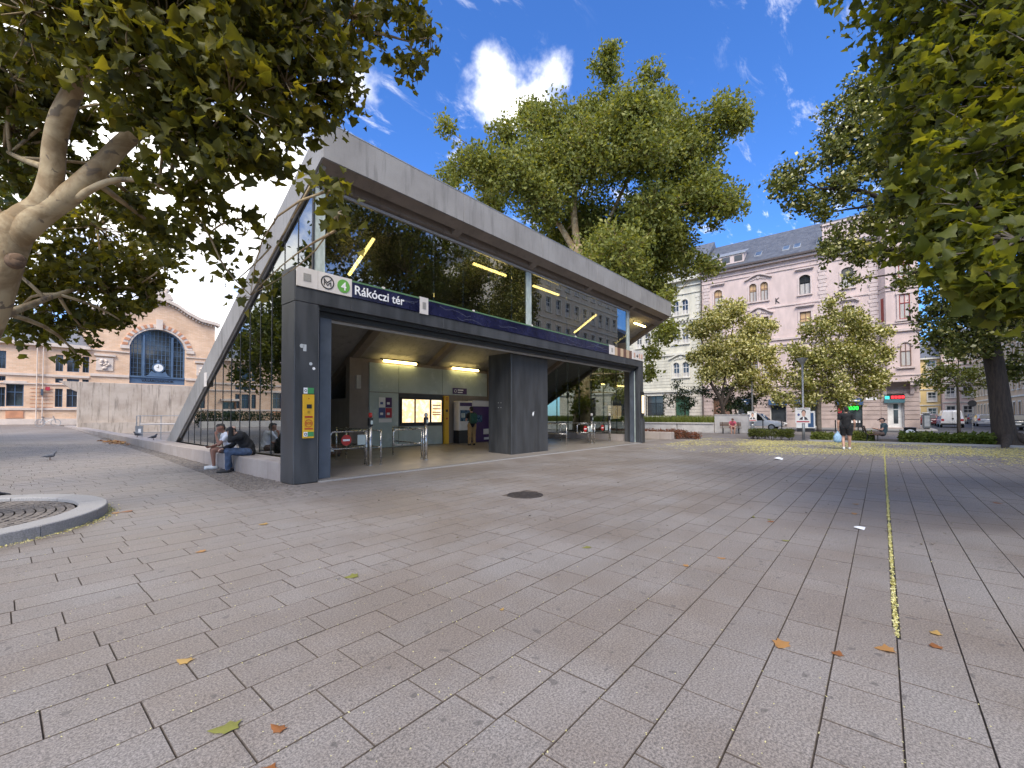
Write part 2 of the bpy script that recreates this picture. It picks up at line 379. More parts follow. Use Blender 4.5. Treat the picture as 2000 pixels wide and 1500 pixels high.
    c = mixc(nt, maprange(nt, n.outputs[0], .42, .60), (1.0, .70, .33), (1.0, .84, .58)); c = mixc(nt, maprange(nt, v.outputs[0], 0, .06, .5, 0), c, (.7, .35, .12))
    nt.links.new(c, b.inputs['Base Color']); nt.links.new(c, b.inputs['Emission Color']); b.inputs['Emission Strength'].default_value = .75
    # glazing
    glass('glass_side', (.34, .38, .33), 1.6, .004, .30)
    glass('glass_front', (.44, .44, .40), 1.55, .004, .23)
    glass('glass_clear', (.62, .65, .61), 1.5, .002, .06)
    pm('window_dark', (.035, .04, .045), .08, var=.3, scale=.8, coat=.5)
    pm('window_blue', (.10, .13, .17), .12, var=.5, scale=.5, coat=.6)
    pm('curtain', (.42, .40, .38), .8, var=.15, scale=2, stretch=(6, 6, .4))
    pm('blind_tan', (.50, .33, .17), .7, var=.08, scale=3)
    pm('car_glass', (.02, .022, .025), .06, coat=.6)
    # buildings
    pm('pink_stucco', (.56, .445, .415), .85, var=.11, scale=1.1, stretch=(1, 1, .35), bump=.1, bscale=25)
    pm('pink_trim', (.54, .445, .415), .8, var=.1, scale=1.2)
    pm('pink_stone', (.40, .315, .285), .85, var=.14, scale=1.1, bump=.2, bscale=14)
    pm('pale_stucco', (.53, .505, .42), .85, var=.13, scale=1.1, stretch=(1, 1, .35), bump=.1, bscale=25)
    pm('pale_trim', (.56, .535, .465), .8, var=.1, scale=1.5)
    pm('pale_stone', (.50, .455, .39), .85, var=.12, scale=1.2)
    pm('slate', (.10, .108, .13), .55, var=.18, scale=2)
    pm('gutter', (.07, .05, .045), .5)
    pm('frame_brown', (.16, .085, .06), .6); pm('frame_red', (.25, .04, .03), .6); pm('frame_white', (.65, .64, .62), .5)
    pm('blue_awning', (.03, .075, .17), .6, var=.1); pm('teal_board', (.06, .14, .17), .5)
    pm('yellow_stucco', (.62, .45, .20), .85, var=.1, scale=.6); pm('tan_stucco', (.45, .33, .22), .85, var=.12, scale=.5); pm('rose_stucco', (.55, .42, .37), .85, var=.1, scale=.5)
    pm('beige_stucco', (.52, .46, .38), .85, var=.1, scale=.5)
    # brick: courses as colour, far too small to tell apart at this distance
    m, nt, b = newmat('brick_yellow')
    geo = nd(nt, 'ShaderNodeNewGeometry'); mp = nd(nt, 'ShaderNodeMapping'); mp.inputs['Rotation'].default_value = (radians(90), 0, 0); nt.links.new(geo.outputs['Position'], mp.inputs[0])
    br = nd(nt, 'ShaderNodeTexBrick', Scale=1.0); br.inputs['Brick Width'].default_value = .5; br.inputs['Row Height'].default_value = .16; br.inputs['Mortar Size'].default_value = .012
    br.inputs['Color1'].default_value = (.66, .44, .29, 1); br.inputs['Color2'].default_value = (.73, .52, .37, 1); br.inputs['Mortar'].default_value = (.55, .42, .30, 1)
    nt.links.new(mp.outputs[0], br.inputs['Vector'])
    n = nd(nt, 'ShaderNodeTexNoise', Scale=.5, Detail=6.0); nt.links.new(geo.outputs['Position'], n.inputs['Vector'])
    nt.links.new(mixc(nt, 1.0, br.outputs[0], mixc(nt, maprange(nt, n.outputs[0], .3, .7), (.88, .84, .8), (1.1, 1.08, 1.05)), 'MULTIPLY'), b.inputs['Base Color']); b.inputs['Roughness'].default_value = .9
    pm('brick_red', (.52, .24, .13), .9, var=.15, scale=2)
    pm('hall_stone', (.60, .50, .42), .85, var=.12, scale=.8, bump=.15, bscale=6)
    pm('hall_blue', (.075, .125, .20), .5, var=.15, scale=1)
    pm('clock_face', (.75, .74, .70), .4)
    # bark and leaves
    m, nt, b = newmat('plane_bark')
    tc = nd(nt, 'ShaderNodeNewGeometry'); n1 = nd(nt, 'ShaderNodeTexNoise', Scale=2.3, Detail=5.0, Roughness=.6, Distortion=.6); nt.links.new(tc.outputs['Position'], n1.inputs['Vector'])
    n2 = nd(nt, 'ShaderNodeTexNoise', Scale=4.5, Detail=3.0, Distortion=.8); nt.links.new(tc.outputs['Position'], n2.inputs['Vector'])
    c = mixc(nt, maprange(nt, n1.outputs[0], .40, .60), (.23, .155, .075), (.41, .315, .18))
    c = mixc(nt, maprange(nt, n2.outputs[0], .62, .66, 0, .8), c, (.115, .085, .06)); nt.links.new(c, b.inputs['Base Color']); b.inputs['Roughness'].default_value = .75
    bp = nd(nt, 'ShaderNodeBump', Strength=.5, Distance=.03); nt.links.new(n2.outputs[0], bp.inputs['Height']); nt.links.new(bp.outputs[0], b.inputs['Normal'])
    pm('bark_dark', (.045, .034, .027), .95, var=.4, scale=5, bump=.9, bscale=12, stretch=(3, 3, .5))
    pm('bark_grey', (.13, .11, .09), .9, var=.35, scale=5, bump=.7, bscale=14)
    pm('stump_scar', (.12, .075, .045), .9, var=.4, scale=12)
    def leafmat(name, cols, trans=.35, rough=.5):
        m, nt, b = newmat(name); out = nt.nodes['Material Output']
        at = nd(nt, 'ShaderNodeAttribute', attribute_name='tint'); rp = nd(nt, 'ShaderNodeValToRGB'); nt.links.new(at.outputs['Fac'], rp.inputs[0])
        e = rp.color_ramp.elements; e[0].color = (*cols[0], 1); e[1].color = (*cols[-1], 1)
        for i, c in enumerate(cols[1:-1]): x = e.new((i + 1) / (len(cols) - 1)); x.color = (*c, 1)
        nt.links.new(rp.outputs[0], b.inputs['Base Color']); b.inputs['Roughness'].default_value = rough; b.inputs['Specular IOR Level'].default_value = .35
        t = nd(nt, 'ShaderNodeBsdfTranslucent'); nt.links.new(mixc(nt, 1.0, rp.outputs[0], (1.5, 1.35, .5), 'MULTIPLY'), t.inputs[0])
        mx = nd(nt, 'ShaderNodeMixShader'); mx.inputs[0].default_value = trans
        nt.links.new(b.outputs[0], mx.inputs[1]); nt.links.new(t.outputs[0], mx.inputs[2]); nt.links.new(mx.outputs[0], out.inputs[0])
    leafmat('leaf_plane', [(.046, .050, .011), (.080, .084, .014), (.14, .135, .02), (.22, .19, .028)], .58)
    leafmat('leaf_plane_sunlit', [(.085, .105, .022), (.16, .185, .04), (.245, .26, .06), (.36, .35, .10)], .45)  # paler than leaf_plane: sunlight on the leaves is put into these colours
    leafmat('leaf_sophora', [(.11, .13, .03), (.19, .20, .048), (.28, .275, .07)], .42)
    leafmat('leaf_green', [(.052, .066, .017), (.105, .125, .028), (.19, .205, .045)], .46)
    leafmat('leaf_maple', [(.042, .056, .011), (.076, .094, .014), (.14, .155, .02), (.23, .225, .03)], .58)
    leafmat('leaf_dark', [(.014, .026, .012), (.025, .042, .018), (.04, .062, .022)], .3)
    leafmat('blossom', [(.52, .49, .19), (.66, .62, .29), (.74, .70, .42)], .35)
    leafmat('grass_lush', [(.07, .10, .015), (.13, .16, .025), (.22, .22, .06)], .3)
    leafmat('shrub_red', [(.06, .05, .02), (.16, .055, .03), (.24, .085, .045)], .3)
    leafmat('dry_leaf', [(.24, .09, .03), (.34, .17, .06), (.42, .27, .09), (.20, .20, .05)], .15)
    # people
    pm('skin_light', (.50, .29, .21), .55, var=.06, scale=8, world_space=False); pm('skin_tan', (.27, .125, .08), .55, var=.08, scale=8, world_space=False)
    pm('cloth_white', (.62, .63, .68), .9, var=.08, scale=6); pm('cloth_black', (.012, .012, .014), .9, var=.3, scale=6); pm('denim', (.055, .085, .15), .9, var=.3, scale=9)
    pm('cloth_teal', (.05, .085, .10), .9, var=.15, scale=6); pm('cloth_brown', (.12, .085, .075), .9, var=.15, scale=6); pm('cloth_tan', (.32, .20, .085), .9, var=.12, scale=6)
    pm('cloth_pink', (.52, .10, .14), .9, var=.15, scale=6); pm('hair_dark', (.015, .011, .009), .6, var=.4, scale=40); pm('hair_red', (.10, .03, .015), .6, var=.4, scale=40)
    pm('shoe_white', (.65, .65, .62), .6); pm('shoe_black', (.02, .02, .022), .6); pm('bag_blue', (.28, .45, .60), .5, var=.2, scale=14); pm('pack_green', (.018, .07, .055), .8)
    pm('feather', (.10, .105, .12), .6, var=.35, scale=30); pm('feather_dark', (.035, .037, .045), .6, var=.3, scale=30)
    # vehicles
    for n, c in (('car_white', (.70, .70, .70)), ('car_silver', (.38, .39, .41)), ('car_black', (.012, .013, .016)), ('car_red', (.13, .018, .02)), ('car_grey', (.09, .10, .11))):
        pm(n, c, .25, var=.02, coat=.7)
    pm('tail_red', (.35, .01, .01), .2); pm('plate', (.72, .72, .70), .5)
make_materials()
# ================================================================ GROUND
def gz(x, y):                      # the square rises gently towards the market hall
    return max(0.0, (y - 14.0)) * 0.0118 if x < 6 else 0.0
WORLDP = set()
_link0 = link
def link(name, me, parent=None, loc=None):
    o = _link0(name, me, parent, loc)
    if parent is not None and parent.name in WORLDP:
        o.matrix_parent_inverse = Matrix.Translation(-Vector(parent.location))
    return o
def wthing(name, label, cat, loc, group=None):
    """a thing whose parts are given in world coordinates"""
    o = thing(name, label, cat, loc, 0, group); WORLDP.add(o.name); return o
def sheet(name, quads, mat, kind='structure'):
    mb = MB()
    for q in quads: mb.add(q, [tuple(range(len(q)))])
    o = mb.build(name, mat); o['kind'] = kind; return o

YAW = CAM_YAW
def vis(x, y, dmax=21.0, margin=1.4):
    d = x * cos(YAW) + y * sin(YAW); l = x * sin(YAW) - y * cos(YAW)
    return 0.9 < d < dmax and abs(l) < d * 1.17 + margin
RING_C = (-0.95, 9.66); RING_R = 2.13
def strip_edge(y):                 # left edge of the cobbled strip beside the low wall
    pts = [(8.16, 3.0), (13.5, 3.53), (20.3, 3.73), (43, 3.95), (62, 4.0)]
    for (a, xa), (b, xb) in zip(pts, pts[1:]):
        if a <= y <= b: return xa + (xb - xa) * (y - a) / (b - a)
    return 9e9
def build_ground():
    sheet('ground', [[(-400, -400, -.30), (700, -400, -.30), (700, 600, -.30), (-400, 600, -.30)]], 'earth')
    pave = MB(); far = []
    W = .305; slabs = []
    k0, k1 = -56, 150
    for k in range(k0, k1):
        y0 = -.05 + W * k; y1 = y0 + W; yc = (y0 + y1) / 2
        ya = y0 + .0028; yb = y1 - .0028
        xs = [x * .1 for x in range(-60, 320) if vis(x * .1, yc) and not (yc > 9.70 and x * .1 > 4.15) and x * .1 < strip_edge(yc)]
        if not xs: 
            far.append((y0, y1, None)); continue
        xa, xb = min(xs), max(xs)
        x = xa - random.uniform(0, .4); a0 = x
        while x < xb:
            L = random.choice((.3, .4, .4, .5, .5, .6, .6, .75, .75))
            end = strip_edge(yc) if strip_edge(yc) < 9e8 else (4.16 if yc > 9.70 else 9e9)
            if x + L > end - .12: L = end - x
            if L < .05: break
            cx = x + L / 2
            if math.hypot(cx - RING_C[0], yc - RING_C[1]) > RING_R - .35 and math.hypot(cx - 6.42, yc - 5.12) > .2:
                slabs.append((x + .0028, x + L - .0028, y0 + .02 if k == 0 and cx > 3.9 else ya, y1 - .02 if k == -1 and cx > 3.9 else yb, cx * cos(YAW) + yc * sin(YAW)))
            x += L
        far.append((y0, y1, (a0, x)))
    # bed of dark jointing sand under the slabs, and plain paving beyond them
    bed = MB(); rest = MB()
    for y0, y1, r in far:
        z0, z1 = gz(0, y0), gz(0, y1)
        lim = 4.16 if y0 > 9.6 else 46.0
        if y0 > 9.6 and strip_edge(y0) < 9e8: lim = min(lim, strip_edge((y0 + y1) / 2))
        if r is None:
            rest.add([(-45, y0, z0), (lim, y0, z0), (lim, y1, z1), (-45, y1, z1)], [(0, 1, 2, 3)])
        else:
            a, b = r
            bed.add([(a, y0, z0 - .013), (b, y0, z0 - .013), (b, y1, z1 - .013), (a, y1, z1 - .013)], [(0, 1, 2, 3)])
            rest.add([(-45, y0, z0), (a, y0, z0), (a, y1, z1), (-45, y1, z1)], [(0, 1, 2, 3)])
            if lim - b > .05: rest.add([(b, y0, z0), (lim, y0, z0), (lim, y1, z1), (b, y1, z1)], [(0, 1, 2, 3)])
    yl = -.05 + W * k0
    rest.add([(-45, -60, 0), (46, -60, 0), (46, yl, 0), (-45, yl, 0)], [(0, 1, 2, 3)])
    yt = -.05 + W * k1
    rest.add([(-45, yt, gz(0, yt)), (4.16, yt, gz(0, yt)), (4.16, 71, gz(0, 71)), (-45, 71, gz(0, 71))], [(0, 1, 2, 3)])
    rest.add([(22.5, 9.75, 0), (46, 9.75, 0), (46, 60, 0), (22.5, 60, 0)], [(0, 1, 2, 3)])
    rest.add([(4.2, 24.5, -.002), (22.5, 24.5, -.002), (22.5, 60, -.002), (4.2, 60, -.002)], [(0, 1, 2, 3)])
    pav = rest.build('plaza_pavement', 'granite_far'); tag(pav, 'grey granite slab paving of the open square', kind='structure')
    b = bed.build('jointing_sand', 'joint_sand', pav)
    # slabs: the 300 that show largest are parts of their own, the rest one mesh
    slabs.sort(key=lambda s: s[4])
    cache = {}
    def slab_mesh(L, w):
        key = (round(L, 3), round(w, 3))
        if key not in cache:
            mb = MB(); e = .0022; hl, hw = L / 2, w / 2
            v = [(-hl, -hw, -.02), (hl, -hw, -.02), (hl, hw, -.02), (-hl, hw, -.02), (-hl, -hw, -e), (hl, -hw, -e), (hl, hw, -e), (-hl, hw, -e),
                 (-hl + e, -hw + e, 0), (hl - e, -hw + e, 0), (hl - e, hw - e, 0), (-hl + e, hw - e, 0)]
            f = [(8, 9, 10, 11)] + [(i, (i + 1) % 4, 4 + (i + 1) % 4, 4 + i) for i in range(4)] + [(4 + i, 4 + (i + 1) % 4, 8 + (i + 1) % 4, 8 + i) for i in range(4)]
            me = bpy.data.meshes.new('paving_slab'); me.from_pydata(v, [], f); me.materials.append(M['granite']); me.materials.append(M['joint_sand']); me.polygons.foreach_set('material_index', [0] + [1] * 8); me.update(); cache[key] = me
        return cache[key]
    vs = []; fs = []; ts = []
    T = slab_mesh
    for i, (xa, xb, ya, yb, d) in enumerate(slabs):
        cx, cy = (xa + xb) / 2, (ya + yb) / 2; z = gz(cx, cy) + random.uniform(-.0015, .0015)
        if i < 300:
            o = _link0('paving_slab', slab_mesh(xb - xa, yb - ya), pav, (cx, cy, z))
            o.rotation_euler = (random.gauss(0, .0012), random.gauss(0, .0012), 0)
        else:
            me = slab_mesh(xb - xa, yb - ya); o0 = len(vs)
            vs += [(v.co.x + cx, v.co.y + cy, v.co.z + z) for v in me.vertices]
            fs += [tuple(a + o0 for a in p.vertices) for p in me.polygons]; ts += [random.random()] * 9
    me = bpy.data.meshes.new('paving_slabs'); me.from_pydata(vs, [], fs); me.materials.append(M['granite']); me.materials.append(M['joint_sand']); me.polygons.foreach_set('material_index', ([0] + [1] * 8) * (len(fs) // 9))
    a = me.attributes.new('tint', 'FLOAT', 'FACE'); a.data.foreach_set('value', ts); me.update()
    o = _link0('paving_slabs', me, pav); o['kind'] = 'stuff'
    # cobbled strip beside the low wall
    quads = []
    ys = [8.2 + i * .6 for i in range(91)]
    strip = sheet('cobbled_strip', [[(strip_edge(a), a, gz(0, a) - .012), (4.2, a, gz(0, a) - .012), (4.2, b, gz(0, b) - .012), (strip_edge(b), b, gz(0, b) - .012)] for a, b in zip(ys, ys[1:])], 'joint_sand')
    tag(strip, 'strip of small stone setts beside the low wall', kind='structure')
    mb = MB(); y = 8.24
    while y < 34:
        x = strip_edge(y) + random.uniform(0, .03); s = .088 if y < 20 else .13
        while x < 4.14:
            w = s * random.uniform(.85, 1.1); h = s * random.uniform(.85, 1.05)
            z = gz(x, y) + random.uniform(-.004, .006); j = lambda: random.uniform(-.008, .008)
            b0 = [(x + j(), y + j(), z - .03), (x + w + j(), y + j(), z - .03), (x + w + j(), y + h + j(), z - .03), (x + j(), y + h + j(), z - .03)]
            cx, cy = x + w / 2, y + h / 2
            t0 = [(p[0] + (cx - p[0]) * .16, p[1] + (cy - p[1]) * .16, z) for p in b0]
            mb.add(b0 + t0, [(4, 5, 6, 7)] + [(i, (i + 1) % 4, 4 + (i + 1) % 4, 4 + i) for i in range(4)])
            x += w + .012
        y += s + .012
    o = mb.build('setts', 'sett', strip); o['kind'] = 'stuff'
    fs_ = sheet('far_setts', [[(strip_edge(a), a, gz(0, a) - .004), (4.2, a, gz(0, a) - .004), (4.2, b, gz(0, b) - .004), (strip_edge(b), b, gz(0, b) - .004)] for a, b in zip(ys, ys[1:]) if a > 34], 'sett', 'stuff'); fs_.parent = strip
    # road, pavement and kerb in front of the houses
    rd = sheet('road', [[(46.5, -60, -.10), (55.6, -60, -.10), (55.6, 90, -.10), (46.5, 90, -.10)], [(55.6, -13, -.10), (230, -13, -.10), (230, -3.9, -.10), (55.6, -3.9, -.10)]], 'asphalt')
    tag(rd, 'asphalt street between the square and the houses', kind='structure')
    mb = MB(); mb.box(46, 46.5, -60, 90, -.2, .01); mb.box(55.6, 55.85, -3.6, 90, -.2, .02); mb.box(55.85, 230, -3.9, -3.6, -.2, .02)
    tag(mb.build('kerb', 'kerb_granite'), 'granite kerb along the street', kind='structure')
    tag(sheet('pavement', [[(55.85, -3.6, .015), (60.5, -3.6, .015), (60.5, 90, .015), (55.85, 90, .015)], [(60.5, -3.6, .015), (230, -3.6, .015), (230, -2.9, .015), (60.5, -2.9, .015)], [(55.6, -16, .015), (230, -16, .015), (230, -13, .015), (55.6, -13, .015)]], 'sidewalk'), 'pavement in front of the houses', kind='structure')
build_ground()

def build_tree_ring():
    t = wthing('tree_surround', 'round granite kerb ring filled with setts at the foot of the plane tree', 'tree surround', (RING_C[0], RING_C[1], 0))
    n = 14
    for i in range(n):
        a0 = 2 * pi * i / n + .003; a1 = 2 * pi * (i + 1) / n - .003; mb = MB(); st = 5
        ro, ri, b = RING_R, RING_R - .33, .012
        prof = [(ro, -.02), (ro, .15 - b), (ro - b, .15), (ri + b, .15), (ri, .15 - b), (ri, .02)]
        vs = []
        for s in range(st + 1):
            a = a0 + (a1 - a0) * s / st
            vs += [(RING_C[0] + r * cos(a), RING_C[1] + r * sin(a), z) for r, z in prof]
        k = len(prof); fs = [(s * k + j, s * k + j + 1, (s + 1) * k + j + 1, (s + 1) * k + j) for s in range(st) for j in range(k - 1)] + [tuple(range(k)), tuple(range(st * k, st * k + k))]
        mb.add(vs, fs).build('kerb_stone', 'kerb_granite', t)
    mb = MB(); mb.lathe([(RING_R - .33, .092), (0.001, .092)], (*RING_C, 0), 40); mb.build('sand_bed', 'earth', t)
    mb = MB(); r = .42
    while r < RING_R - .36:
        cnt = int(2 * pi * r / .115)
        for q in range(cnt):
            a0 = 2 * pi * (q + .03) / cnt + r * 31; a1 = 2 * pi * (q + .97) / cnt + r * 31; z = .1 + random.uniform(-.004, .004); r1 = r + .097
            P = lambda rr, a, zz: (RING_C[0] + rr * cos(a), RING_C[1] + rr * sin(a), zz)
            m_ = .006
            v = [P(r, a0, .07), P(r1, a0, .07), P(r1, a1, .07), P(r, a1, .07), P(r + m_, a0 + .1 * (a1 - a0), z), P(r1 - m_, a0 + .1 * (a1 - a0), z), P(r1 - m_, a1 - .1 * (a1 - a0), z), P(r + m_, a1 - .1 * (a1 - a0), z)]
            mb.add(v, [(4, 5, 6, 7)] + [(i, (i + 1) % 4, 4 + (i + 1) % 4, 4 + i) for i in range(4)])
        r += .104
    o = mb.build('setts', 'sett', t); o['kind'] = 'stuff'
build_tree_ring()

def build_manhole():
    c = (6.42, 5.12)
    t = wthing('manhole_cover', 'round iron manhole cover in the paving before the entrance', 'manhole cover', (*c, 0)); dz = .007
    mb = MB(); mb.lathe([(.335, -.02), (.335, .004), (.30, .006), (.30, -.004), (.295, -.004)], (*c, dz), 40); mb.build('rim', 'manhole_iron', t)
    mb = MB(); mb.lathe([(.294, -.02), (.294, .002), (.001, .002)], (*c, dz), 40)
    for i in range(-4, 5):
        for j in range(-4, 5):
            if math.hypot(i, j) < 4.3: mb.box(c[0] + i * .06 - .018, c[0] + i * .06 + .018, c[1] + j * .06 - .018, c[1] + j * .06 + .018, .0021 + dz, .006 + dz)
    mb.build('lid', 'manhole_iron', t)
build_manhole()
def build_drain():
    t = wthing('drain_channel', 'long narrow slot drain packed with yellow fallen blossom', 'drain', (4, -.05, 0))
    MB().box(3.9, 27, -.068, -.032, -.03, -.008).build('channel', 'iron_dark', t)
    n = 9000; x = RNG.uniform(3.95, 27, n); keep = (np.sin(x * 2.1) + np.sin(x * 5.3) + RNG.normal(0, .6, n)) > -1.5; x = x[keep]; n = len(x)
    pos = np.stack([x, -.05 + RNG.normal(0, .008, n), RNG.uniform(-.007, .006, n)], 1)
    tv = np.array([(-.5, -.35, 0), (.5, -.3, .1), (.45, .4, 0), (-.4, .35, .15)]); tf = np.array([[0, 1, 2, 3]])
    V, F = scatter(tv, tf, pos, rot_mats(n, .6), RNG.uniform(.008, .016, n))
    o = link('fallen_blossom', mesh_arrays('fallen_blossom', V, F, 'blossom', np.repeat(RNG.uniform(0, 1, n), 1)), t); o['kind'] = 'stuff'
build_drain()

# ================================================================ STATION
S0, YF = .57, 9.85
def zu(y): return 7.52 - S0 * (y - YF)
def zt(y): return 8.36 - S0 * (y - YF)
def text_mesh(txt, size, mat, origin, parent, name='lettering', ext=.004, bold=.0, rot=(radians(90), 0, 0), align='LEFT', sx=1.0):
    cu = bpy.data.curves.new('t', 'FONT'); cu.body = txt; cu.size = size; cu.extrude = ext; cu.offset = bold; cu.align_x = align; cu.resolution_u = 3
    tmp = bpy.data.objects.new('t', cu); COL.objects.link(tmp); dg = bpy.context.evaluated_depsgraph_get(); dg.update()
    me = bpy.data.meshes.new_from_object(tmp.evaluated_get(dg)); bpy.data.objects.remove(tmp); bpy.data.curves.remove(cu)
    me.transform(Matrix.Translation(Vector(origin)) @ Matrix.Rotation(rot[2], 4, 'Z') @ Matrix.Rotation(rot[0], 4, 'X') @ Matrix.Diagonal((sx, 1, 1, 1)))
    me.materials.clear(); me.materials.append(M[mat]); return link(name, me, parent)
def ring_mesh(mb, c, r0, r1, y0, y1, n=28):
    for i in range(n):
        a, b = 2 * pi * i / n, 2 * pi * (i + 1) / n
        P = lambda r, t, y: (c[0] + r * cos(t), y, c[1] + r * sin(t))
        v = [P(r0, a, y0), P(r1, a, y0), P(r1, b, y0), P(r0, b, y0), P(r0, a, y1), P(r1, a, y1), P(r1, b, y1), P(r0, b, y1)]
        mb.add(v, [(0, 1, 2, 3), (4, 7, 6, 5), (1, 5, 6, 2), (0, 3, 7, 4)])
def disc_mesh(mb, c, r, y0, y1, n=28):
    mb.prism([(c[0] + r * cos(2 * pi * i / n), c[1] + r * sin(2 * pi * i / n)) for i in range(n)], 'y', y0, y1)

def build_station():
    st = wthing('metro_station', 'grey concrete metro station entrance with wedge roof, tall glass sides and dark steel portal', 'metro entrance', (4.2, 9.74, 0))
    XL, XR = 4.85, 26.75
    yb, yt_ = YF + (7.52 + .3) / S0, YF + (8.36 + .3) / S0
    zr = lambda y: zu(y) + .26
    # roof slab and its ribs
    MB().prism([(YF, zr(YF)), (YF, zt(YF)), (yt_, -.3), (yb + .45, -.3)], 'x', XL, XR).build('roof_slab', 'concrete', st)
    def beam(name, x0, x1, y0, y1):
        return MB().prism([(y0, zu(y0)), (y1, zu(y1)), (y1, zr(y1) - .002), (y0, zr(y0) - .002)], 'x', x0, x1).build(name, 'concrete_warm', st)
    beam('edge_beam', XL, XL + .32, YF, yb); beam('edge_beam', XR - .32, XR, YF, yb)
    beam('front_beam', XL + .32, XR - .32, YF, YF + .30); beam('glazing_beam', XL + .32, XR - .32, 10.36, 10.66)
    for xc in (9.4, 13.4, 17.65, 22.3):
        beam('rib', xc - .16, xc + .16, YF + .30, 10.36); beam('rib', xc - .16, xc + .16, 10.66, 18.5)
    # fascia panels
    xs = [XL - .05, 9.3, 13.4, 17.65, 22.3, XR + .05]
    for a, b in zip(xs, xs[1:]):
        B('fascia_panel', 'concrete', st, a + .004, b - .004, YF - .055, YF - .002, zu(YF) - .015, zt(YF) + .015, bevel=.006)
    MB().prism([(YF - .06, zt(YF) + .02), (YF + .25, zt(YF + .25) + .03), (YF + .25, zt(YF + .25) + .055), (YF - .06, zt(YF) + .045)], 'x', XL - .06, XR + .06).build('coping', 'galv', st)
    y = YF
    while y < yb - .2:
        e = min(y + 1.32, yb + .2); g = .004
        MB().prism([(y + g, zu(y + g)), (e - g, zu(e - g)), (e - g, zt(e - g) + .01), (y + g, zt(y + g) + .01)], 'x', XL - .05, XL - .002).build('side_panel', 'concrete', st); y = e
    e0, e1 = yb + .204, yt_ - .3
    MB().prism([(e0, .02), (e0, zt(e0)), (e1, .02)], 'x', XL - .05, XL - .002).build('side_panel', 'concrete', st)
    MB().prism([(10.0, zu(10.0) - .05), (21.9, zu(21.9) - .05), (21.9, zu(21.9) - .005), (10.0, zu(10.0) - .005)], 'x', 4.86, 4.98).build('glazing_rail', 'alu_strip', st)
    MB().prism([(10.45, zu(10.45) - .11), (21.8, zu(21.8) - .11), (21.8, zu(21.8) - .055), (10.45, zu(10.45) - .055)], 'x', 4.88, 4.97).build('gasket', 'steel_black', st)
    B('notice_plate', 'white_panel', st, XL - .058, XL - .0505, 18.25, 18.55, 2.55, 3.05)
    # side glazing, pane by pane
    for xg in (4.90, 22.2):
        y = 10.46
        while zu(y) - .12 > .55:
            e = min(y + .80, 21.9); top0, top1 = zu(y) - .115, max(zu(e) - .115, .46)
            MB().prism([(y + .006, .44), (e - .006, .44), (e - .006, top1), (y + .006, top0)], 'x', xg, xg + .018).build('side_pane', 'glass_side' if xg < 10 else 'glass_clear', st)
            if top1 - .44 > .5:
                MB().prism([(e - .012, .45), (e + .012, .45), (e + .012, top1 - .02), (e - .012, top1)], 'x', xg + .03, xg + .16).build('glass_fin', 'glass_clear', st)
            if xg < 10: MB().prism([(e - .013, .45), (e + .013, .45), (e + .013, top1 - .01), (e - .013, top1)], 'x', xg - .012, xg - .002).build('pane_joint', 'steel_black', st)
            y = e
    B('glazing_base', 'concrete_seat', st, 22.1, 22.36, 10.65, 21.9, 0, .43)
    # upper front glazing
    n = 14; x0, x1 = 4.93, 22.18; w = (x1 - x0) / n
    for i in range(n):
        B('front_pane', 'glass_front', st, x0 + i * w + .004, x0 + (i + 1) * w - .004, 10.42, 10.44, 4.38, 7.06)
    B('top_rail', 'alu_strip', st, x0 - .02, x1 + .04, 10.375, 10.50, 7.063, 7.135)
    for a, b in ((4.90, 5.16), (13.16, 13.46), (21.86, 22.16)):
        B('frosted_fin', 'frosted', st, a, b, 10.385, 10.412, 4.38, 7.05)
    B('corner_post', 'steel_black', st, 4.855, 4.885, 10.36, 10.44, 4.4, 7.05)
    # portal of dark steel
    cuts = [4.17, 5.50, 8.4, 11.4, 14.4, 17.4, 20.2, 22.42]
    for a, b in zip(cuts, cuts[1:]):
        B('lintel_panel', 'steel_dark', st, a + .003, b - .003, 9.74, 10.36, 4.03, 4.355, bevel=.006)
    B('lintel_core', 'steel_black', st, 4.2, 22.4, 9.80, 10.34, 4.36, 4.70)
    col = B('column', 'steel_dark', st, 4.17, 4.71, 9.742, 10.42, 0, 4.024, bevel=.012); B('column_cap', 'steel_dark', st, 4.165, 4.19, 9.75, 10.42, 4.03, 4.80)
    for sx, sz, r in ((4.33, 3.04, .045), (4.37, 2.98, .0), (4.53, 2.66, .035), (4.60, 2.56, .032)):
        if r: 
            mb = MB(); disc_mesh(mb, (sx, sz), r, 9.737, 9.7415); mb.build('round_sticker', 'sticker' if sz != 2.56 else 'logo_white', col)
    B('torn_sticker', 'sticker', col, 4.36, 4.43, 9.737, 9.7415, 2.93, 3.08)
    B('gate_jamb', 'alu_strip', st, 4.715, 4.74, 9.80, 9.95, .03, 3.98); B('gate_track', 'steel_black', st, 4.745, 4.83, 9.98, 10.3, .03, 3.98)
    B('gate_post', 'steel_blue', st, 4.84, 5.13, 9.97, 10.16, .03, 3.99, bevel=.01)
    B('shutter_box', 'steel_black', st, 4.75, 21.88, 9.95, 10.34, 3.80, 4.028); B('shutter_lip', 'steel_black', st, 4.75, 21.88, 9.84, 9.90, 3.93, 4.028); B('shutter_lip', 'alu_strip', st, 5.14, 21.8, 10.10, 10.16, 3.74, 3.80)
    mc = B('middle_pier', 'steel_dark', st, 12.18, 14.47, 10.345, 11.5, .02, 3.79, bevel=.015)
    MB().add([(13.42, 10.341, 1.52), (13.47, 10.341, 1.44), (13.53, 10.341, 1.52), (13.55, 10.341, 1.66), (13.50, 10.341, 1.60), (13.46, 10.341, 1.62)], [(0, 1, 2, 3, 4, 5)]).build('torn_sticker', 'logo_white', mc)
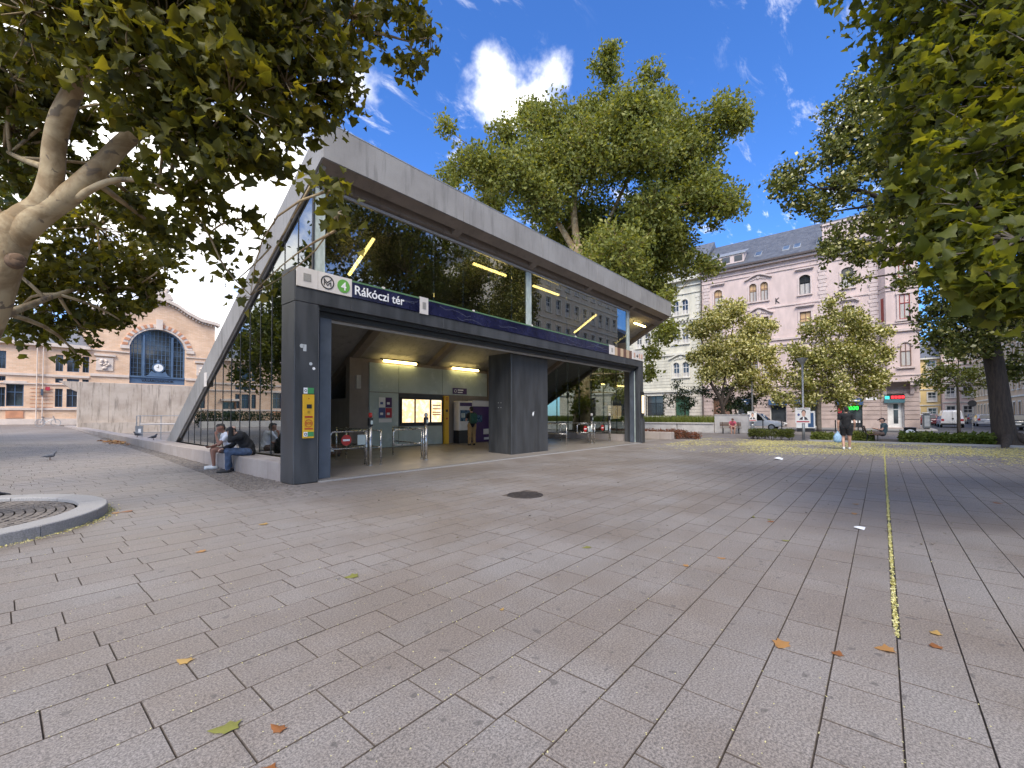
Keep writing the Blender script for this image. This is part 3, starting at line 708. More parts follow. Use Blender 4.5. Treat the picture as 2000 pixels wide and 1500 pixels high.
    for i, (yy, z) in enumerate(((10.85, 1.96), (10.98, 1.96), (10.85, 1.78), (10.98, 1.78))): B('mounting_stud', 'alu_strip', mc, 12.165, 12.178, yy - .015, yy + .015, z - .015, z + .015)
    rp = B('right_pillar', 'steel_dark', st, 21.9, 22.42, 9.742, 10.6, 0, 4.024, bevel=.012)
    B('pillar_glass_edge', 'frosted', st, 21.80, 21.84, 9.95, 10.02, .05, 3.79); B('pillar_post', 'steel_blue', st, 21.62, 21.78, 9.97, 10.16, .03, 3.79)
    ds = B('display_case', 'black_plastic', rp, 22.08, 22.40, 9.70, 9.741, 1.42, 2.72); B('lit_sheet', 'lit_map', ds, 22.11, 22.37, 9.692, 9.6995, 1.58, 2.52); B('case_foot', 'steel_dark', rp, 22.05, 22.42, 9.68, 9.741, .02, 1.25)
    # sign band
    sg = B('white_sign_panel', 'white_panel', st, 4.20, 4.665, 9.715, 9.755, 4.36, 4.79); B('speaker_grille', 'grille', sg, 4.34, 4.51, 9.708, 9.714, 4.495, 4.665)
    sg2 = B('white_sign_panel', 'white_panel', st, 4.672, 5.50, 9.715, 9.755, 4.36, 4.79)
    mb = MB(); c = (4.89, 4.575); ring_mesh(mb, c, .135, .158, 9.706, 9.714); mb.build('emblem_ring', 'logo_black', sg2)
    mb = MB()
    def bar(p, q, w):
        d = (Vector(q) - Vector(p)).normalized(); nrm = Vector((-d.y, d.x)) * w / 2
        mb.prism([tuple(Vector(p) + nrm), tuple(Vector(q) + nrm), tuple(Vector(q) - nrm), tuple(Vector(p) - nrm)], 'y', 9.706, 9.714)
    cx, cz = c
    for dx, dz in ((0, 0),):
        bar((cx - .078, cz - .075), (cx - .078, cz + .075), .017); bar((cx + .078, cz - .085), (cx + .078, cz + .01), .017)
        bar((cx - .083, cz + .078), (cx - .005, cz - .012), .017); bar((cx - .015, cz - .012), (cx + .095, cz + .085), .017)
        bar((cx - .060, cz + .005), (cx - .002, cz - .072), .016); bar((cx - .008, cz - .072), (cx + .078, cz + .012), .016)
    mb.build('emblem_letter', 'logo_black', sg2)
    mb = MB(); disc_mesh(mb, (5.285, 4.575), .158, 9.706, 9.714); dk = mb.build('line_disc', 'logo_green', sg2)
    text_mesh('4', .27, 'logo_white', (5.285, 9.703, 4.48), dk, 'line_number', .002, .004, align='CENTER')
    nav = [(5.505, 7.53), (7.83, 13.7), (13.705, 16.4), (16.405, 18.55)]
    for i, (a, b) in enumerate(nav):
        nb = B('navy_sign_panel', 'navy', st, a, b - .003, 9.72, 9.755, 4.36, 4.73)
        if i == 0: wd = text_mesh('Rákóczi', .315, 'logo_white', (5.56, 9.716, 4.445), nb, 'station_name', .003, .0035); text_mesh('tér', .315, 'logo_white', (max(v.co.x for v in wd.data.vertices) + .10, 9.716, 4.445), nb, 'station_name', .003, .0035)
        B('green_stripe', 'line_green', nb, a, b - .003, 9.718, 9.757, 4.733, 4.772)
        mb = MB(); r = random.Random(i + 3)                       # cracks across the glass fascia
        for q in range(3 if i else 2):
            x = r.uniform(a + 1.2, b - .9) if i == 0 else r.uniform(a, b - 1.2); z = r.uniform(4.42, 4.68)
            for s in range(r.randint(4, 8)):
                x2 = x + r.uniform(.08, .26); z2 = min(4.72, max(4.37, z + r.uniform(-.07, .06)))
                if x2 > b - .02: break
                mb.add([(x, 9.7185, z), (x2, 9.7185, z2), (x2, 9.7185, z2 + .006), (x, 9.7185, z + .008)], [(0, 1, 2, 3)]); x, z = x2, z2
        if mb.f: mb.build('crack', 'crack', nb)
    for xk in (6.35, 9.6, 12.6, 15.6): B('stripe_clip', 'white_panel', st, xk, xk + .07, 9.71, 9.76, 4.75, 4.805)
    for a, b, nm in ((7.535, 7.825, 'white_sign_panel'), (18.555, 19.1, 'white_sign_panel')):
        w_ = B(nm, 'white_panel', st, a, b, 9.71, 9.755, 4.33 if a < 10 else 4.36, 4.795); m_ = (a + b) / 2
        B('speaker_grille', 'grille', w_, m_ - .06, m_ + .06, 9.703, 9.709, 4.47, 4.66)
    for i in range(6): B('sign_reflection_panel', 'frame_brown' if i % 2 else 'tan_stucco', st, 19.12 + i * .32, 19.12 + i * .32 + .30, 9.73, 9.755, 4.36, 4.76)  # brownish reflection on the sign band, painted as alternating brown and tan panels
    wr = B('white_sign_panel', 'white_panel', st, 21.07, 22.42, 9.715, 9.755, 4.36, 4.83)
    for i, xx in enumerate((21.3, 21.62, 21.9, 22.2)):
        mb = MB()
        if i == 1: mb.prism([(xx - .10, 4.585), (xx + .02, 4.585), (xx + .02, 4.66), (xx + .13, 4.56), (xx + .02, 4.46), (xx + .02, 4.535), (xx - .10, 4.535)], 'y', 9.708, 9.714)
        else: mb.box(xx - .085, xx + .085, 9.708, 9.714, 4.46, 4.70)
        mb.build('pictogram', 'logo_black' if i == 1 else 'poster_skin', wr)
    # interior
    mb = MB(); mb.add([(4.72, 9.80, .03), (22.1, 9.80, .03), (22.1, 12.2, .11), (4.72, 12.2, .11), (22.1, 22, .11), (4.72, 22, .11), (4.72, 9.80, -.05), (22.1, 9.80, -.05)], [(0, 1, 2, 3), (3, 2, 4, 5), (6, 7, 1, 0)])
    fl = mb.build('hall_floor', 'floor_stone', st)
    B('threshold', 'kerb_granite', st, 4.72, 21.9, 9.64, 9.785, -.03, .018); B('threshold_groove', 'steel_black', st, 4.72, 21.9, 9.787, 9.797, -.03, .02)
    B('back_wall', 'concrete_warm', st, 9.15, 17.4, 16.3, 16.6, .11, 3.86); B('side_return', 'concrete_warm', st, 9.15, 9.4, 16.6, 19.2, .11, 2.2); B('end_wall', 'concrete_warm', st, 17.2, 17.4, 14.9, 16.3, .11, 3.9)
    B('stair_dark_backing', 'brown_wood', st, 4.95, 9.15, 19.0, 19.2, .11, 2.25)  # dark sheet closing the open stairwell, its shade put into the colour
    xs = [10.0, 11.45, 13.95, 17.1]
    for i, (a, b) in enumerate(zip(xs, xs[1:])):
        B('glass_wall_panel', 'green_glass', st, a + .012, b - .012, 16.24, 16.296, 2.5, 3.72)
        if i == 0: B('glass_wall_panel', 'green_glass', st, a + .012, b - .012, 16.24, 16.296, .13, 2.47)
        if i == 1: B('glass_wall_panel', 'green_glass', st, a + .012, b - .012, 16.24, 16.296, .13, 1.0); B('metal_surround', 'steel_dark', st, a + .012, b - .012, 16.24, 16.296, 1.03, 2.47)
    B('air_vent', 'alu_strip', st, 9.42, 9.62, 16.24, 16.296, 2.6, 3.15)
build_station()

def wall_items():
    c = wthing('map_display', 'backlit three-sheet map case on the green glass wall inside the station', 'display', (12.7, 16.2, 1.1))
    B('case', 'black_plastic', c, 11.52, 13.88, 16.16, 16.238, 1.12, 2.30)
    for a, b in ((11.58, 12.22), (12.32, 13.10), (13.22, 13.82)): B('lit_sheet', 'lit_map', c, a, b, 16.15, 16.159, 1.18, 2.22)
    for z in (1.5, 1.62, 1.78, 1.95): MB().box(13.27, 13.77, 16.146, 16.1495, z, z + .05).build('printed_bar', 'red_print' if z < 1.8 else 'poster_dark', c)
    c = wthing('notice_posters', 'four small purple, blue and red posters on the green glass wall', 'posters', (10.8, 16.23, 1.2))
    for i, (x, z, m) in enumerate(((10.45, 1.85, 'poster_paper'), (10.78, 1.85, 'purple'), (10.45, 1.40, 'poster_blue'), (10.78, 1.40, 'poster_red'))):
        p = B('poster', m, c, x, x + .31, 16.228, 16.238, z, z + .42); B('print_block', 'poster_paper' if i != 0 else 'poster_blue', p, x + .06, x + .2, 16.224, 16.227, z + .12, z + .22)
    B('poster', 'poster_paper', c, 10.45, 11.09, 16.228, 16.238, 1.2, 1.36)
    c = wthing('yellow_help_post', 'tall narrow yellow help and information column beside the map case', 'help post', (14.15, 16.2, .11))
    B('body', 'yellow_paint', c, 14.0, 14.28, 16.12, 16.238, .11, 2.44, bevel=.01); B('screen', 'black_plastic', c, 14.08, 14.2, 16.112, 16.119, 1.66, 1.78); B('call_button', 'red_plastic', c, 14.1, 14.18, 16.112, 16.119, 1.30, 1.38)
    mb = MB(); ring_mesh(mb, (14.14, 2.3), .05, .075, 16.113, 16.119, 16); mb.build('info_ring', 'red_print', c)
    c = wthing('ticket_sign', 'small dark purple hanging sign above the ticket machines', 'sign', (15.0, 16.2, 2.55))
    B('board', 'purple', c, 14.62, 15.55, 16.2, 16.238, 2.56, 2.86); 
    mb = MB(); ring_mesh(mb, (14.77, 2.71), .06, .085, 16.19, 16.199, 18); mb.build('pictogram', 'logo_white', c)
    B('print_line', 'logo_white', c, 14.92, 15.3, 16.195, 16.199, 2.73, 2.79); B('print_line', 'logo_white', c, 14.92, 15.25, 16.195, 16.199, 2.62, 2.67)
    c = wthing('ticket_machine', 'grey and blue ticket vending machine against the back wall', 'ticket machine', (15.1, 16.0, .11))
    B('cabinet', 'white_panel', c, 14.66, 15.6, 15.82, 16.23, .75, 2.2, bevel=.02); B('plinth', 'black_plastic', c, 14.68, 15.58, 15.84, 16.23, .11, .75); B('screen', 'blue_screen', c, 14.74, 15.5, 15.812, 15.819, 1.2, 1.75)
    B('keypad', 'black_plastic', c, 15.28, 15.5, 15.805, 15.811, .95, 1.15); B('header', 'purple', c, 14.72, 15.54, 15.81, 15.819, 1.95, 2.12); B('screen_glow', 'frosted', c, 14.8, 15.05, 15.806, 15.811, 1.38, 1.6)
    c = wthing('purple_ticket_kiosk', 'purple ticket kiosk with white header beside the vending machine', 'ticket machine', (16.3, 16.0, .11))
    B('cabinet', 'purple', c, 15.66, 17.05, 15.9, 16.23, .11, 1.95, bevel=.01); B('header', 'white_panel', c, 15.66, 17.05, 15.88, 16.23, 1.955, 2.25); B('label_plate', 'white_panel', c, 16.45, 17.0, 15.89, 15.899, .5, .78); B('screen', 'blue_screen', c, 15.9, 16.35, 15.89, 15.899, 1.15, 1.5)
    B('label_plate', 'white_panel', c, 16.5, 16.95, 15.89, 15.899, .22, .34)
    c = wthing('sos_panel', 'yellow emergency call panel mounted on the left steel column', 'call panel', (4.47, 9.72, 1.0))
    B('plate', 'yellow_paint', c, 4.35, 4.60, 9.70, 9.737, 1.0, 1.97, bevel=.004); B('display', 'black_plastic', c, 4.43, 4.54, 9.694, 9.699, 1.66, 1.75)
    mb = MB(); disc_mesh(mb, (4.475, 1.88), .012, 9.695, 9.699, 12); mb.build('indicator', 'red_plastic', c)
    mb = MB(); disc_mesh(mb, (4.475, 1.58), .045, 9.695, 9.699, 20); mb.build('speaker', 'yellow_paint', c)
    for i in range(5): B('speaker_slot', 'brown_wood', c, 4.445, 4.505, 9.6935, 9.6948, 1.553 + i * .012, 1.557 + i * .012)
    mb = MB(); ring_mesh(mb, (4.475, 1.33), .075, .086, 9.694, 9.699, 24); mb.build('button_ring', 'red_print', c)
    text_mesh('SOS', .075, 'red_print', (4.475, 9.696, 1.305), c, 'lettering', .002, .001, align='CENTER'); B('print_line', 'red_print', c, 4.39, 4.56, 9.695, 9.699, 1.455, 1.49); B('print_line', 'red_print', c, 4.385, 4.565, 9.695, 9.699, 1.195, 1.222)
    g = B('green_label', 'green_print', c, 4.455, 4.59, 9.694, 9.699, 1.04, 1.14); B('pictogram', 'logo_white', c, 4.365, 4.45, 9.694, 9.699, 1.04, 1.14); 
    mb = MB(); ring_mesh(mb, (4.4075, 1.09), .02, .032, 9.690, 9.6935, 14); mb.build('pictogram_ring', 'logo_black', c)
    c = wthing('green_sticker_sign', 'small green and white camera notice above the yellow call panel', 'sign', (4.47, 9.72, 2.0))
    B('green_half', 'green_print', c, 4.46, 4.60, 9.726, 9.739, 1.99, 2.12); B('white_half', 'logo_white', c, 4.375, 4.457, 9.726, 9.739, 1.99, 2.12); mb = MB(); ring_mesh(mb, (4.416, 2.055), .02, .03, 9.722, 9.7255, 14); mb.build('pictogram_ring', 'logo_black', c)
wall_items()

def build_lamps():
    def lamp(p, q, label):
        p = Vector(p); q = Vector(q); d = (q - p).normalized(); mid = (p + q) / 2
        t = wthing('fluorescent_lamp', label, 'lamp', tuple(mid), 'fluorescent tubes in the station')
        MB().tube([p, q], .05, 8).build('tube', 'tube_light', t)
        up = Vector((0, 0, .085)); MB().tube([p - d * .16 + up, q + d * .16 + up], .028, 6).build('fixture', 'steel_black', t)
        for s in (p - d * .03, q + d * .03): MB().tube([s, s + up], .02, 6).build('bracket', 'steel_black', t)
    dz = .16
    for x, y0, y1, l in ((6.98, 11.15, 12.5, 'lit yellow tube lamp tilted steeply above the station name'), (19.85, 11.1, 12.45, 'lit yellow tube lamp tilted in the right half of the upper glazing')):
        lamp((x, y0, zu(y0) - dz), (x, y1, zu(y1) - dz), l)
    for x0, x1, y, l in ((10.75, 12.48, 10.86, 'lit yellow tube lamp under the roof left of the pale glass fin'), (14.2, 16.05, 10.86, 'lit yellow tube lamp under the roof right of the pale glass fin'), (23.84, 25.34, 10.86, 'lit yellow tube lamp under the roof overhang outside the glass'),
                        (10.6, 12.3, 16.12, 'lit yellow tube lamp above the posters at the back wall'), (14.5, 16.3, 16.12, 'lit yellow tube lamp above the ticket machines at the back wall')):
        lamp((x0, y, zu(y) - .12), (x1, y, zu(y) - .12), l)
build_lamps()

def floor_z(y): return .03 + min(max((y - 9.8) / 2.4, 0), 1) * .08
def build_barriers():
    def validator(x, y, label, light):
        z = floor_z(y); t = wthing('ticket_validator', label, 'ticket validator', (x, y, z), 'ticket validator posts')
        MB().tube([(x, y, z + .012), (x, y, z + 1.12)], .05, 14).build('post', 'stainless', t, True)
        MB().lathe([(.085, 0), (.085, .012), (.05, .016)], (x, y, z), 16).build('base_plate', 'stainless', t)
        for zz in (.45, .78): MB().lathe([(.053, 0), (.053, .012)], (x, y, z + zz), 14).build('collar', 'galv', t)
        hd = MB().box(x - .06, x + .06, y - .07, y + .07, z + 1.12, z + 1.36, bevel=.02).build('reader', 'black_plastic', t)
        MB().box(x - .05, x + .05, y - .055, y + .055, z + 1.361, z + 1.50, bevel=.03).build('light_head', light, t)
        MB().box(x - .035, x + .035, y - .077, y - .071, z + 1.17, z + 1.28).build('screen', 'frosted', hd)
    validator(6.93, 11.19, 'steel validator post with red head near the left gate', 'red_plastic'); validator(8.98, 11.25, 'steel validator post standing before the lit map case', 'galv')
    validator(19.45, 11.2, 'left one of two steel validators beyond the middle pier', 'white_panel'); validator(21.45, 11.25, 'steel validator post closest to the right-hand pillar', 'white_panel')
    def rail(x, y0, y1, label):
        t = wthing('guide_rail', label, 'railing', (x, y0, 0), 'guide rails in the ticket hall')
        for y in (y0, y1):
            z = floor_z(y); MB().tube([(x, y, z), (x, y, z + 1.02)], .024, 10).build('post', 'stainless', t, True); MB().lathe([(.055, 0), (.055, .01)], (x, y, z), 12).build('base_plate', 'stainless', t)
        for h in (.5, .98): MB().tube([(x, y0 + .02, floor_z(y0) + h), (x, y1 - .02, floor_z(y1) + h)], .02, 8).build('bar', 'stainless', t, True)
    rail(7.26, 11.17, 13.12, 'low steel guide rail just right of the red-headed validator'); rail(6.92, 11.45, 13.1, 'low steel guide rail behind the red-headed validator'); rail(9.0, 11.5, 13.1, 'low steel guide rail behind the validator near the map case')
    rail(5.6, 11.3, 13.1, 'low steel guide rail nearest the left column'); rail(17.45, 11.4, 13.2, 'low steel guide rail just right of the middle pier'); rail(19.6, 11.5, 13.2, 'low steel guide rail beyond the middle pier'); 
    def gate(x0, x1, y, label, disc=True):
        z = floor_z(y); t = wthing('swing_gate', label, 'gate', (x0, y, z), 'swing gates in the ticket hall')
        pts = []; r = .1
        for a in range(0, 91, 18): pts.append((x0 + r - r * cos(radians(a)), y, z + .98 - r + r * sin(radians(a))))
        hi = [(x1, y, z + .98)]; lo = []
        for a in range(0, 91, 18): lo.append((x0 + r - r * sin(radians(90 - a)), y, z + .52 + r - r * cos(radians(90 - a))))
        path = [(x1, y, z + .52)] + [(x0 + r - r * sin(radians(a)), y, z + .52 + r - r * cos(radians(a))) for a in range(0, 91, 18)] + pts + hi
        MB().tube(path, .02, 8).build('arm', 'stainless', t, True)
        if disc:
            mb = MB(); c = ((x0 + x1) / 2 - .1, z + .75); disc_mesh(mb, c, .15, y - .03, y - .022, 24); d = mb.build('no_entry_disc', 'red_plastic', t); B('white_bar', 'logo_white', d, c[0] - .1, c[0] + .1, y - .036, y - .031, c[1] - .025, c[1] + .025)
            B('back_plate', 'green_glass', t, c[0] + .35, c[0] + .6, y - .01, y + .01, z + .6, z + .88)
        MB().tube([(x1, y, z), (x1, y, z + 1.02)], .022, 8).build('hinge_post', 'stainless', t, True)
    gate(5.75, 6.82, 11.2, 'swing gate with a no-entry disc beside the left column'); gate(7.75, 8.88, 11.25, 'swing gate arm in front of the green glass wall', False)
    gate(17.75, 19.35, 11.0, 'swing gate with a no-entry disc just right of the middle pier'); gate(19.72, 21.35, 11.15, 'swing gate with a no-entry disc nearest the right pillar')
    t = wthing('cash_box', 'small dark red cleaning trolley standing behind the left guide rails', 'trolley', (7.2, 14.2, .11))
    B('body', 'brown_wood', t, 6.8, 7.6, 14.0, 14.5, .18, .52, bevel=.03); B('label_plate', 'logo_white', t, 7.1, 7.3, 13.985, 13.998, .3, .38)
    for x in (6.9, 7.5):
        MB().tube([(x, 14.02, .15), (x, 14.06, .15)], .04, 10).build('wheel', 'rubber', t)
build_barriers()
# ================================================================ BUILDINGS
def fbox(mb, F, u0, u1, v0, v1, w0, w1, m=0):
    vs = [F(u, v, w) for u in (u0, u1) for v in (v0, v1) for w in (w0, w1)]
    return mb.add(vs, [(0, 1, 3, 2), (4, 6, 7, 5), (0, 4, 5, 1), (2, 3, 7, 6), (0, 2, 6, 4), (1, 5, 7, 3)], m)
def fpoly(mb, F, poly, w0, w1, m=0):
    n = len(poly); vs = [F(*p, w0) for p in poly] + [F(*p, w1) for p in poly]
    return mb.add(vs, [tuple(range(n)), tuple(range(n, 2 * n))] + [(i, (i + 1) % n, (i + 1) % n + n, i + n) for i in range(n)], m)
def FB(name, mat, parent, F, *d):
    mb = MB(); fbox(mb, F, *d); return mb.build(name, mat, parent)
def arc_pts(ua, ub, vs, vt, n=10):
    """points of an arch from the right springing to the left one"""
    h = (ub - ua) / 2; rise = vt - vs; R = (h * h + rise * rise) / (2 * rise); c = (ua + h, vt - R); a = math.asin(min(1, h / R))
    if rise > h: a = pi - a
    return [(c[0] + R * sin(a - 2 * a * i / n), c[1] + R * cos(a - 2 * a * i / n)) for i in range(n + 1)]
def facade_wall(name, mat, parent, F, u0, u1, v0, v1, holes, depth=.3):
    """flat wall with real openings; holes: (ua, ub, va, vb, rise)"""
    us = sorted({u0, u1, *[h[0] for h in holes], *[h[1] for h in holes]}); vs = sorted({v0, v1, *[h[2] for h in holes], *[h[3] for h in holes]})
    mb = MB()
    for a, b in zip(us, us[1:]):
        run = None
        for c, d in zip(vs, vs[1:]):
            inside = any(h[0] <= a + 1e-6 and b <= h[1] + 1e-6 and h[2] <= c + 1e-6 and d <= h[3] + 1e-6 for h in holes)
            if inside:
                if run: mb.add([F(a, run[0], 0), F(b, run[0], 0), F(b, run[1], 0), F(a, run[1], 0)], [(0, 1, 2, 3)]); run = None
            else: run = (run[0], d) if run else (c, d)
        if run: mb.add([F(a, run[0], 0), F(b, run[0], 0), F(b, run[1], 0), F(a, run[1], 0)], [(0, 1, 2, 3)])
    for ua, ub, va, vb, rise in holes:
        for p, q in (((ua, va), (ub, va)), ((ub, va), (ub, vb)), ((ub, vb), (ua, vb)), ((ua, vb), (ua, va))):
            mb.add([F(*p, 0), F(*q, 0), F(*q, -depth), F(*p, -depth)], [(0, 1, 2, 3)])
        if rise:
            P = arc_pts(ua, ub, vb - rise, vb); mid = len(P) // 2
            for seg, corner in ((P[:mid + 1], (ub, vb)), (P[mid:], (ua, vb))):
                for p, q in zip(seg, seg[1:]):
                    mb.add([F(*corner, -.012), F(*p, -.012), F(*q, -.012)], [(0, 1, 2)]); mb.add([F(*p, -.012), F(*q, -.012), F(*q, -depth), F(*p, -depth)], [(0, 1, 2, 3)])
    return mb.build(name, mat, parent)
def window(parent, F, ua, ub, va, vb, rise=0, frame='frame_brown', pane='window_dark', trim=None, hood=None, blind=0, curtain=0, d=.2, bars=True, sill=True):
    """one window: frame with bars, pane, sill and mouldings"""
    mb = MB(); t = min(.07, (ub - ua) * .09)
    fbox(mb, F, ua, ua + t, va, vb, -d, -d + .07); fbox(mb, F, ub - t, ub, va, vb, -d, -d + .07); fbox(mb, F, ua + t, ub - t, va, va + t, -d, -d + .07); fbox(mb, F, ua + t, ub - t, vb - t, vb, -d, -d + .07)
    if bars:
        um = (ua + ub) / 2; vm = va + (vb - va) * .64
        fbox(mb, F, um - t * .4, um + t * .4, va + t, vb - t, -d, -d + .055); fbox(mb, F, ua + t, um - t * .4, vm - t * .5, vm + t * .5, -d, -d + .06); fbox(mb, F, um + t * .4, ub - t, vm - t * .5, vm + t * .5, -d, -d + .06)
    w = mb.build('window', frame, parent)
    FB('pane', pane, w, F, ua + t * .5, ub - t * .5, va + t * .5, vb - t * .5, -d - .03, -d - .005)
    if curtain: FB('curtain', 'curtain', w, F, ua + t, ub - t, va + t, va + (vb - va) * curtain, -d - .004, -d + .012)
    if blind: FB('blind', 'blind_tan', w, F, ua + t, ub - t, vb - (vb - va) * blind, vb - t, -d - .004, -d + .045)
    if sill and trim: FB('sill', trim, w, F, ua - .2, ub + .2, va - .16, va - .01, .003, .18)
    if trim:
        mb = MB(); s = .18
        fbox(mb, F, ua - s, ua - .005, va, vb - rise, .003, .07); fbox(mb, F, ub + .005, ub + s, va, vb - rise, .003, .07)
        if rise:
            P = arc_pts(ua, ub, vb - rise, vb); Q = arc_pts(ua - s, ub + s, vb - rise, vb + s)
            for i in range(len(P) - 1): fpoly(mb, F, [P[i], P[i + 1], Q[i + 1], Q[i]], .003, .07)
        else: fbox(mb, F, ua - s, ub + s, vb + .005, vb + s, .003, .07)
        mb.build('surround', trim, w)
    if hood == 'bar':
        mb = MB(); fbox(mb, F, ua - .35, ub + .35, vb + .62, vb + .74, .003, .30); fbox(mb, F, ua - .28, ub + .28, vb + .5, vb + .615, .003, .16); mb.build('hood', trim, w)
    return w
def scroll_hood(parent, F, ua, ub, v, trim, h=.7):
    """curved pediment over a pair of windows"""
    mb = MB(); um = (ua + ub) / 2; n = 16; pts = []
    for i in range(n + 1):
        s = i / n * 2 - 1; pts.append((um + s * (ub - ua) / 2, v + h * (cos(pi * s) * .5 + .5) ** .8))
    for p, q in zip(pts, pts[1:]): fpoly(mb, F, [p, q, (q[0], q[1] + .16), (p[0], p[1] + .16)], .003, .28)
    o = mb.build('pediment', trim, parent)
    mb = MB(); r = min(.32, h * .42); c = (um, v + h * .45)
    fpoly(mb, F, [(c[0] + r * cos(2 * pi * i / 12), c[1] + r * sin(2 * pi * i / 12)) for i in range(12)], .003, .12)
    for s in (-1, 1):
        for k in range(3): fpoly(mb, F, [(c[0] + s * (r + .1 + k * .22) + .11 * cos(2 * pi * i / 8), c[1] - .12 - k * .07 + .09 * sin(2 * pi * i / 8)) for i in range(8)], .003, .09)
    mb.build('relief', trim, o)
def courses(parent, F, u0, u1, v0, v1, holes, h, mat, w=.05, gap=.035, joints=0, name='stone_course'):
    v = v0; k = 0
    while v < v1 - .05:
        t = min(v + h, v1); spans = [(u0, u1)]
        for ho in holes:
            if ho[2] < t - .01 and ho[3] > v + .01:
                ns = []
                for a, b in spans:
                    if ho[1] <= a or ho[0] >= b: ns.append((a, b)); continue
                    if ho[0] - a > .06: ns.append((a, ho[0]))
                    if b - ho[1] > .06: ns.append((ho[1], b))
                spans = ns
        for a, b in spans:
            cut = [a, b]
            if joints:
                x = a + joints * (.5 if k % 2 else 1)
                while x < b - joints * .35: cut.insert(-1, x); x += joints
            for c, d in zip(cut, cut[1:]): FB(name, mat, parent, F, c + .012, d - .012, v + gap / 2, t - gap / 2, .003, w)
        v = t; k += 1
def quoins(parent, F, u0, u1, v0, v1, mat, h=.42):
    v = v0; k = 0
    while v < v1 - .1:
        e = .0 if k % 2 else .12; FB('quoin', mat, parent, F, u0 + e, u1 - e, v + .03, min(v + h, v1) - .03, .003, .07); v += h; k += 1

